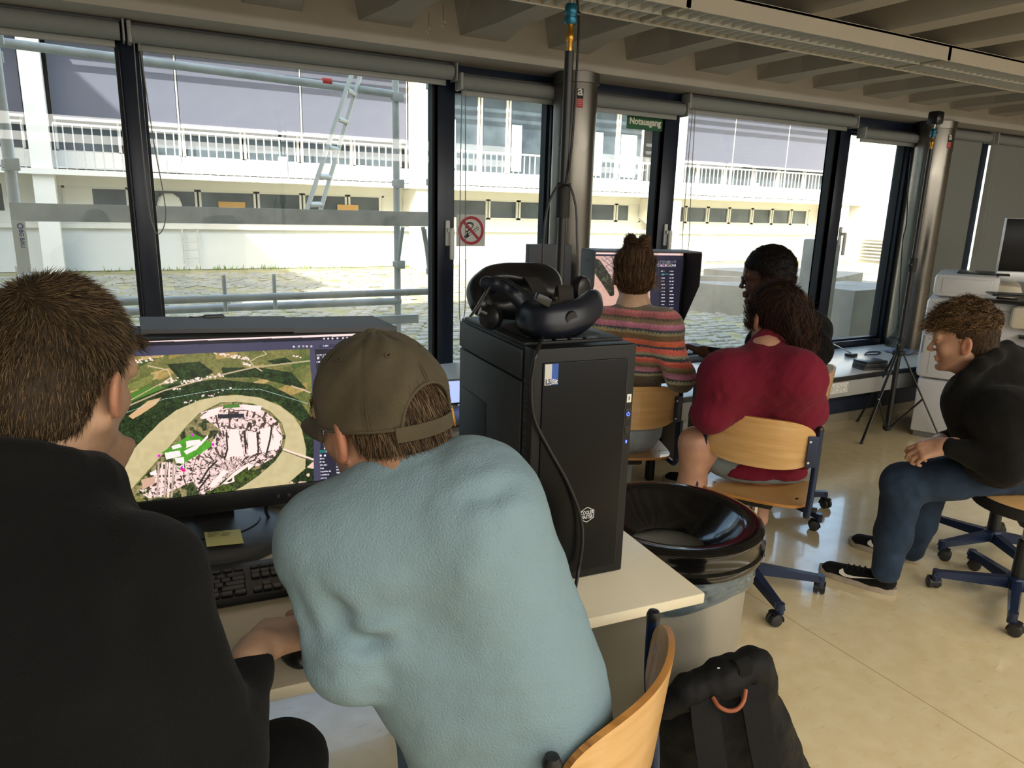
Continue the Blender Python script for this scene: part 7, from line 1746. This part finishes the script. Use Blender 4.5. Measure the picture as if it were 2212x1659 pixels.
# third monitor turned away
m3=thing('monitor','dark monitor seen from the side left of the steel column','monitor',(1.75,2.85,.72),0,'hooded monitors')
a=P(1144,528,3.42); b=P(1236,530,3.50); b[2]=a[2]
e3=N3((b-a)*[1,1,0]); f3=np.array([-e3[1],e3[0],0]); L3=np.linalg.norm(b-a); T3=(np.stack([e3,f3,EZ],1),a)
bx(0,L3,0,.012,-.34,0,'hood_side',hp_,m3,T=T3); bx(-.0,L3,.012,.05,-.38,-.0,'casing',blackp,m3,T=T3); c3=a+e3*L3*.5+f3*.04
MB().cyl((c3[0],c3[1],.73),(c3[0],c3[1],1.1),.028,n=18).build('stand_neck',blackm,m3); MB().lathe([(0,.02),(.10,.018),(.105,0),(0,0)],c=(c3[0],c3[1],.722),n=36).build('stand_base',blackp,m3)
# dark window-side display left behind the desk: glowing laptop edge
lp=thing('laptop','laptop with a pale blue screen behind the tower and the cap','laptop',tuple(P(955,840,2.5)))
a=P(942,822,2.42); T4=(RD,np.array([a[0],a[1],a[2]])); bx(-.16,.14,0,.008,-.09,.10-.10,'lid',blackp,lp,T=T4); 
a2=a.copy(); bx(-.152,.132,-.0016,-.0002,-.082,-.006,'laptop_screen',mat('laptop glow','8fa0e8',.4,emit=.35),lp,T=T4,bev=0); 
zt_=a[2]-.095; bx(-.16,.14,-.20,0,-.105,-.092,'keyboard_base',blackp,lp,T=T4)
stn=thing('trolley','small dark trolley carrying the laptop behind the desk','trolley',(a[0],a[1],0)); bx(-.18,.16,-.24,.05,-.13,-.107,'shelf_board',greyp,stn,T=T4)
for x,y in ((-.16,-.2),(.14,-.2),(-.16,.03),(.14,.03)): q=a+RD@np.array([x,y,0]); MB().cyl((q[0],q[1],0),(q[0],q[1],a[2]-.13),.012,n=10).build('leg',blackm,stn)

# ---- signs
ns=thing('no_smoking_sign','square no smoking sign on the glass next to the window handle','sign',tuple(ony(1015,497,3.878)))
A_,B2,C2,D2=[ony(u,v,3.876) for u,v in ((987,462),(1049,465),(1047,533),(985,531))]
x0=(A_[0]+D2[0])/2;x1=(B2[0]+C2[0])/2;z1=(A_[2]+B2[2])/2;z0=(C2[2]+D2[2])/2; cx,cz=(x0+x1)/2,(z0+z1)/2; hw=min(x1-x0,z1-z0)/2
MB().box(x0,x1,3.874,3.878,z0,z1,bev=.001).build('plate',mat('sign white','dedfd8',.5),ns,smooth=False)
redp=mat('sign red','b5283a',.5)
MB().lathe([(hw*.72,0),(hw*.90,0),(hw*.90,.0015),(hw*.72,.0015)],c=(cx,3.8738,cz),axis=(0,-1,0),n=48,closed=True).build('red_ring',redp,ns)
def vis2(pts,name,m,y=3.8735,th=.001):
    n=len(pts); V=[(cx+a*hw,y,cz+b*hw) for a,b in pts]+[(cx+a*hw,y-th,cz+b*hw) for a,b in pts]; MB().add(V,[tuple(range(n)),tuple(range(n,2*n))[::-1]]+[(i,(i+1)%n,n+(i+1)%n,n+i) for i in range(n)]).build(name,m,ns,smooth=False)
import math as _m
def rb_(x0,y0,x1,y1,w): d=np.array([x1-x0,y1-y0]);d/=np.linalg.norm(d);n=np.array([-d[1],d[0]])*w/2; return [(x0+n[0],y0+n[1]),(x0-n[0],y0-n[1]),(x1-n[0],y1-n[1]),(x1+n[0],y1+n[1])]
vis2(rb_(-.42,-.42,.52,.18,.17),'cigarette_outline',blackm); vis2(rb_(-.18,-.27,.50,.165,.10),'cigarette_paper',MATS['sign white'],y=3.8728); vis2(rb_(-.46,-.445,-.18,-.27,.20),'cigarette_tip',blackm,y=3.8726)
mb=MB()
for pts in ([(-.40,-.28),(-.36,-.08),(-.20,-.02),(-.22,.14),(-.38,.22),(-.30,.40),(-.05,.44),(.10,.36)],[(-.28,-.22),(-.24,-.06),(-.08,.06),(.05,.18),(.16,.36),(.0,.50),(-.3,.48)]): mb.tube(curve_pts([(cx+a*hw,3.8732,cz+b*hw) for a,b in pts],5),.0024,n=5)
mb.build('smoke_line',blackm,ns)
vis2(rb_(-.55,.55,.55,-.55,.17),'red_bar',redp,y=3.8722)
es=thing('exit_sign','green emergency exit sign with white lettering behind the glass top','sign',tuple(ony(1392,265,3.85)))
x0,x1=ony(1354,262,3.85)[0],ony(1431,268,3.85)[0]; z1,z0=ony(1392,250,3.85)[2],ony(1392,281,3.85)[2]
MB().box(x0,x1,3.846,3.852,z0,z1,bev=.002).build('plate',mat('sign green','14603a',.5),es,smooth=False)
V,F=text_mesh('Notausgang',.062,bold=.0022,extrude=.0005); wdt=V[:,0].max()-V[:,0].min(); V[:,0]*=(x1-x0)*.88/wdt; V[:,1]*=(z1-z0)*.62/(V[:,1].max()-V[:,1].min()); V[:,1]-=(V[:,1].max()+V[:,1].min())/2
MB().add(V,F,T=(np.stack([[1,0,0],[0,0,1],[0,-1,0]],1),((x0+x1)/2,3.8452,(z0+z1)/2))).build('lettering',mat('sign cream','e3e0cf',.6,emit=0),es,smooth=False)
MB().box(x0-.004,x0+.03,3.845,3.85,z1,z1+.012).build('adhesive_tape',MATS['sign white'],es,smooth=False)

# ---- backpack
bp=thing('backpack','black roll-top backpack with copper handle on the floor beside the bin','backpack',(1.36,1.08,0))
bpm=clothmat('backpack nylon','161617',.6,var=.2,bump=.35,bscale=500,sheen=0); bpm2=clothmat('backpack webbing','1d1d1e',.7,bump=.5,bscale=900,sheen=0)
s=Sdf(.0055)
tl_,tr_=P(1478,1545,1.66),P(1612,1500,1.66); bl_,br_=P(1480,1840,1.80),P(1640,1830,1.80); bl_[2]=br_[2]=.085; mid_=lambda a,b,t:a*(1-t)+b*t
for t in (0,.33,.66,1.0): s.cap(mid_(tl_,tr_,t),mid_(bl_,br_,t),.060,.085,k=.05)
s.cap(P(1640,1560,1.70),P(1700,1800,1.86)*[1,1,0]+EZ*.07,.06,.07,k=.05)
s.box((1.3,1.1,-.05),(1,1,.052),k=.02,neg=True)
s.chain([P(1440,1525,1.57),P(1490,1495,1.57),P(1560,1465,1.58),P(1625,1440,1.61)],[.026,.032,.036,.037],k=.03)
s.chain([P(1625,1440,1.62),P(1650,1470,1.63)],[.036,.030],k=.02); s.cap(P(1645,1428,1.63),P(1655,1490,1.66),.022,.018,k=.02)
soft('pack_body',s,bpm,bp,noise=[(6,.007,2),(14,.003,3),(30,.001,4)],cre=[([P(1460,1560,1.5),P(1530,1530,1.5),P(1620,1500,1.52)],.012,-.008),([P(1430,1600,1.5),P(1450,1640,1.5),P(1440,1700,1.5)],.015,-.008),([P(1640,1540,1.6),P(1680,1600,1.6),P(1720,1670,1.6)],.010,.006)],it=2)
def bband(pts,wv,th,name,mt):
    c=curve_pts(pts,8); V=[];F=[]
    for i,p in enumerate(c):
        d=N3(c[min(i+1,len(c)-1)]-c[max(i-1,0)]); up=N3(np.cross(d,wv)); W=wv/2; V+=[p-W-up*th,p+W-up*th,p+W+up*th,p-W+up*th]
    for i in range(len(c)-1):
        for k in range(4): F.append((4*i+k,4*i+4+k,4*i+4+(k+1)%4,4*i+(k+1)%4))
    n=len(c)-1; F+=[(0,1,2,3),(4*n+3,4*n+2,4*n+1,4*n)]; return MB().add(V,F).build(name,mt,bp)
rt=RC[:,0]
bband([P(1520,1500,1.545),P(1525,1560,1.53),P(1535,1630,1.53),P(1545,1700,1.55)],rt*.062,.006,'shoulder_strap',bpm2)
bband([P(1622,1480,1.565),P(1635,1545,1.54),P(1648,1620,1.55),P(1665,1700,1.57)],rt*.058,.006,'shoulder_strap',bpm2)
bband([P(1590,1450,1.60),P(1588,1425,1.575),P(1600,1422,1.555),P(1612,1440,1.545),P(1610,1462,1.55)],N3(rt*.9+EZ*.4)*.030,.0015,'carry_strap',bpm2)
bband([P(1478,1505,1.59),P(1470,1490,1.56),P(1482,1485,1.545),P(1495,1505,1.54),P(1498,1520,1.54)],N3(rt)*.028,.0015,'carry_strap',bpm2)
MB().tube(curve_pts([P(1540,1507,1.535),P(1552,1525,1.52),P(1572,1535,1.515),P(1592,1532,1.515),P(1606,1515,1.52),P(1611,1490,1.535)],8),.0046,n=10).build('handle',mat('copper leather','9a5636',.5),bp,label='copper coloured leather handle')
q=P(1560,1447,1.56); mb=MB().box(-.012,.012,-.003,.003,-.006,.006,bev=.002); mb.V=[np.concatenate(mb.V)@RC[:,[0,2,1]].T+q]; mb.build('buckle',chrome,bp)

# ---- small things on the bench and table
q=onz(1798,778,.45); bs=thing('box_stack','small stack of dark flat boxes on the bench beside the glasses wearer','box',tuple(q))
for i in range(4): 
    mb=MB().box(-.10,.10,-.06,.06,.001+i*.016,.0155+i*.016,bev=.002); mb.V=[np.concatenate(mb.V)@rotm(0,0,-15+i*3).T+np.array([q[0],3.18,.45])]; mb.build('flat_box',blackp if i%2 else MATS['port grey'],bs)
q=onz(1838,770,.45); an=thing('antenna_device','small black device with a slanted silver rod on the bench','device',tuple(q))
mb=MB().box(q[0]-.04,q[0]+.04,q[1]-.03,q[1]+.03,.451,.475,bev=.006); mb.build('device_body',blackp,an); MB().tube([(q[0],q[1],.475),ony(1790,738,q[1]+.05)],.004,n=8).build('rod',chrome,an)
q=onz(1885,765,.45); props(MB().tube(curve_pts([(q[0]-.10,q[1],.454),(q[0],q[1]-.03,.454),(q[0]+.12,q[1]+.02,.454),(q[0]+.04,q[1]+.06,.454),(q[0]-.05,q[1]+.03,.454)],8),.004,n=6).build('loose_cable',blackp),'loose black cable bundle on the bench behind the rear tripod','cable')
q=onz(1930,757,.45); mg=thing('magazine','glossy magazines lying on the bench between rear tripod and column','magazine',tuple(q))
for i,c_ in enumerate(('c9c4cf','8f9ab5')): mb=MB().box(-.13,.13,-.09,.09,.001+i*.006,.0065+i*.006,bev=.001); mb.V=[np.concatenate(mb.V)@rotm(0,0,-10+25*i).T+np.array([q[0],min(q[1],3.5),.45])]; mb.build('booklet',mat('print '+c_,c_,.3,var=.4,vscale=9),mg)
q=onz(1525,795,.45); props(MB().box(q[0]-.14,q[0]+.12,q[1]+.01,q[1]+.16,.4505,.4525).build('paper_sheet',MATS['sign white'],smooth=False),'white paper sheet on the bench left of the red sweatshirt','paper')
q=onz(1400,745,.72); props(MB().box(q[0]-.2,q[0]+.2,q[1]-.04,q[1]+.09,.7205,.742,bev=.004).build('keyboard',MATS['keyboard black']),'dark keyboard on the window table hidden behind the striped jumper','keyboard')
bpy.context.view_layer.update()
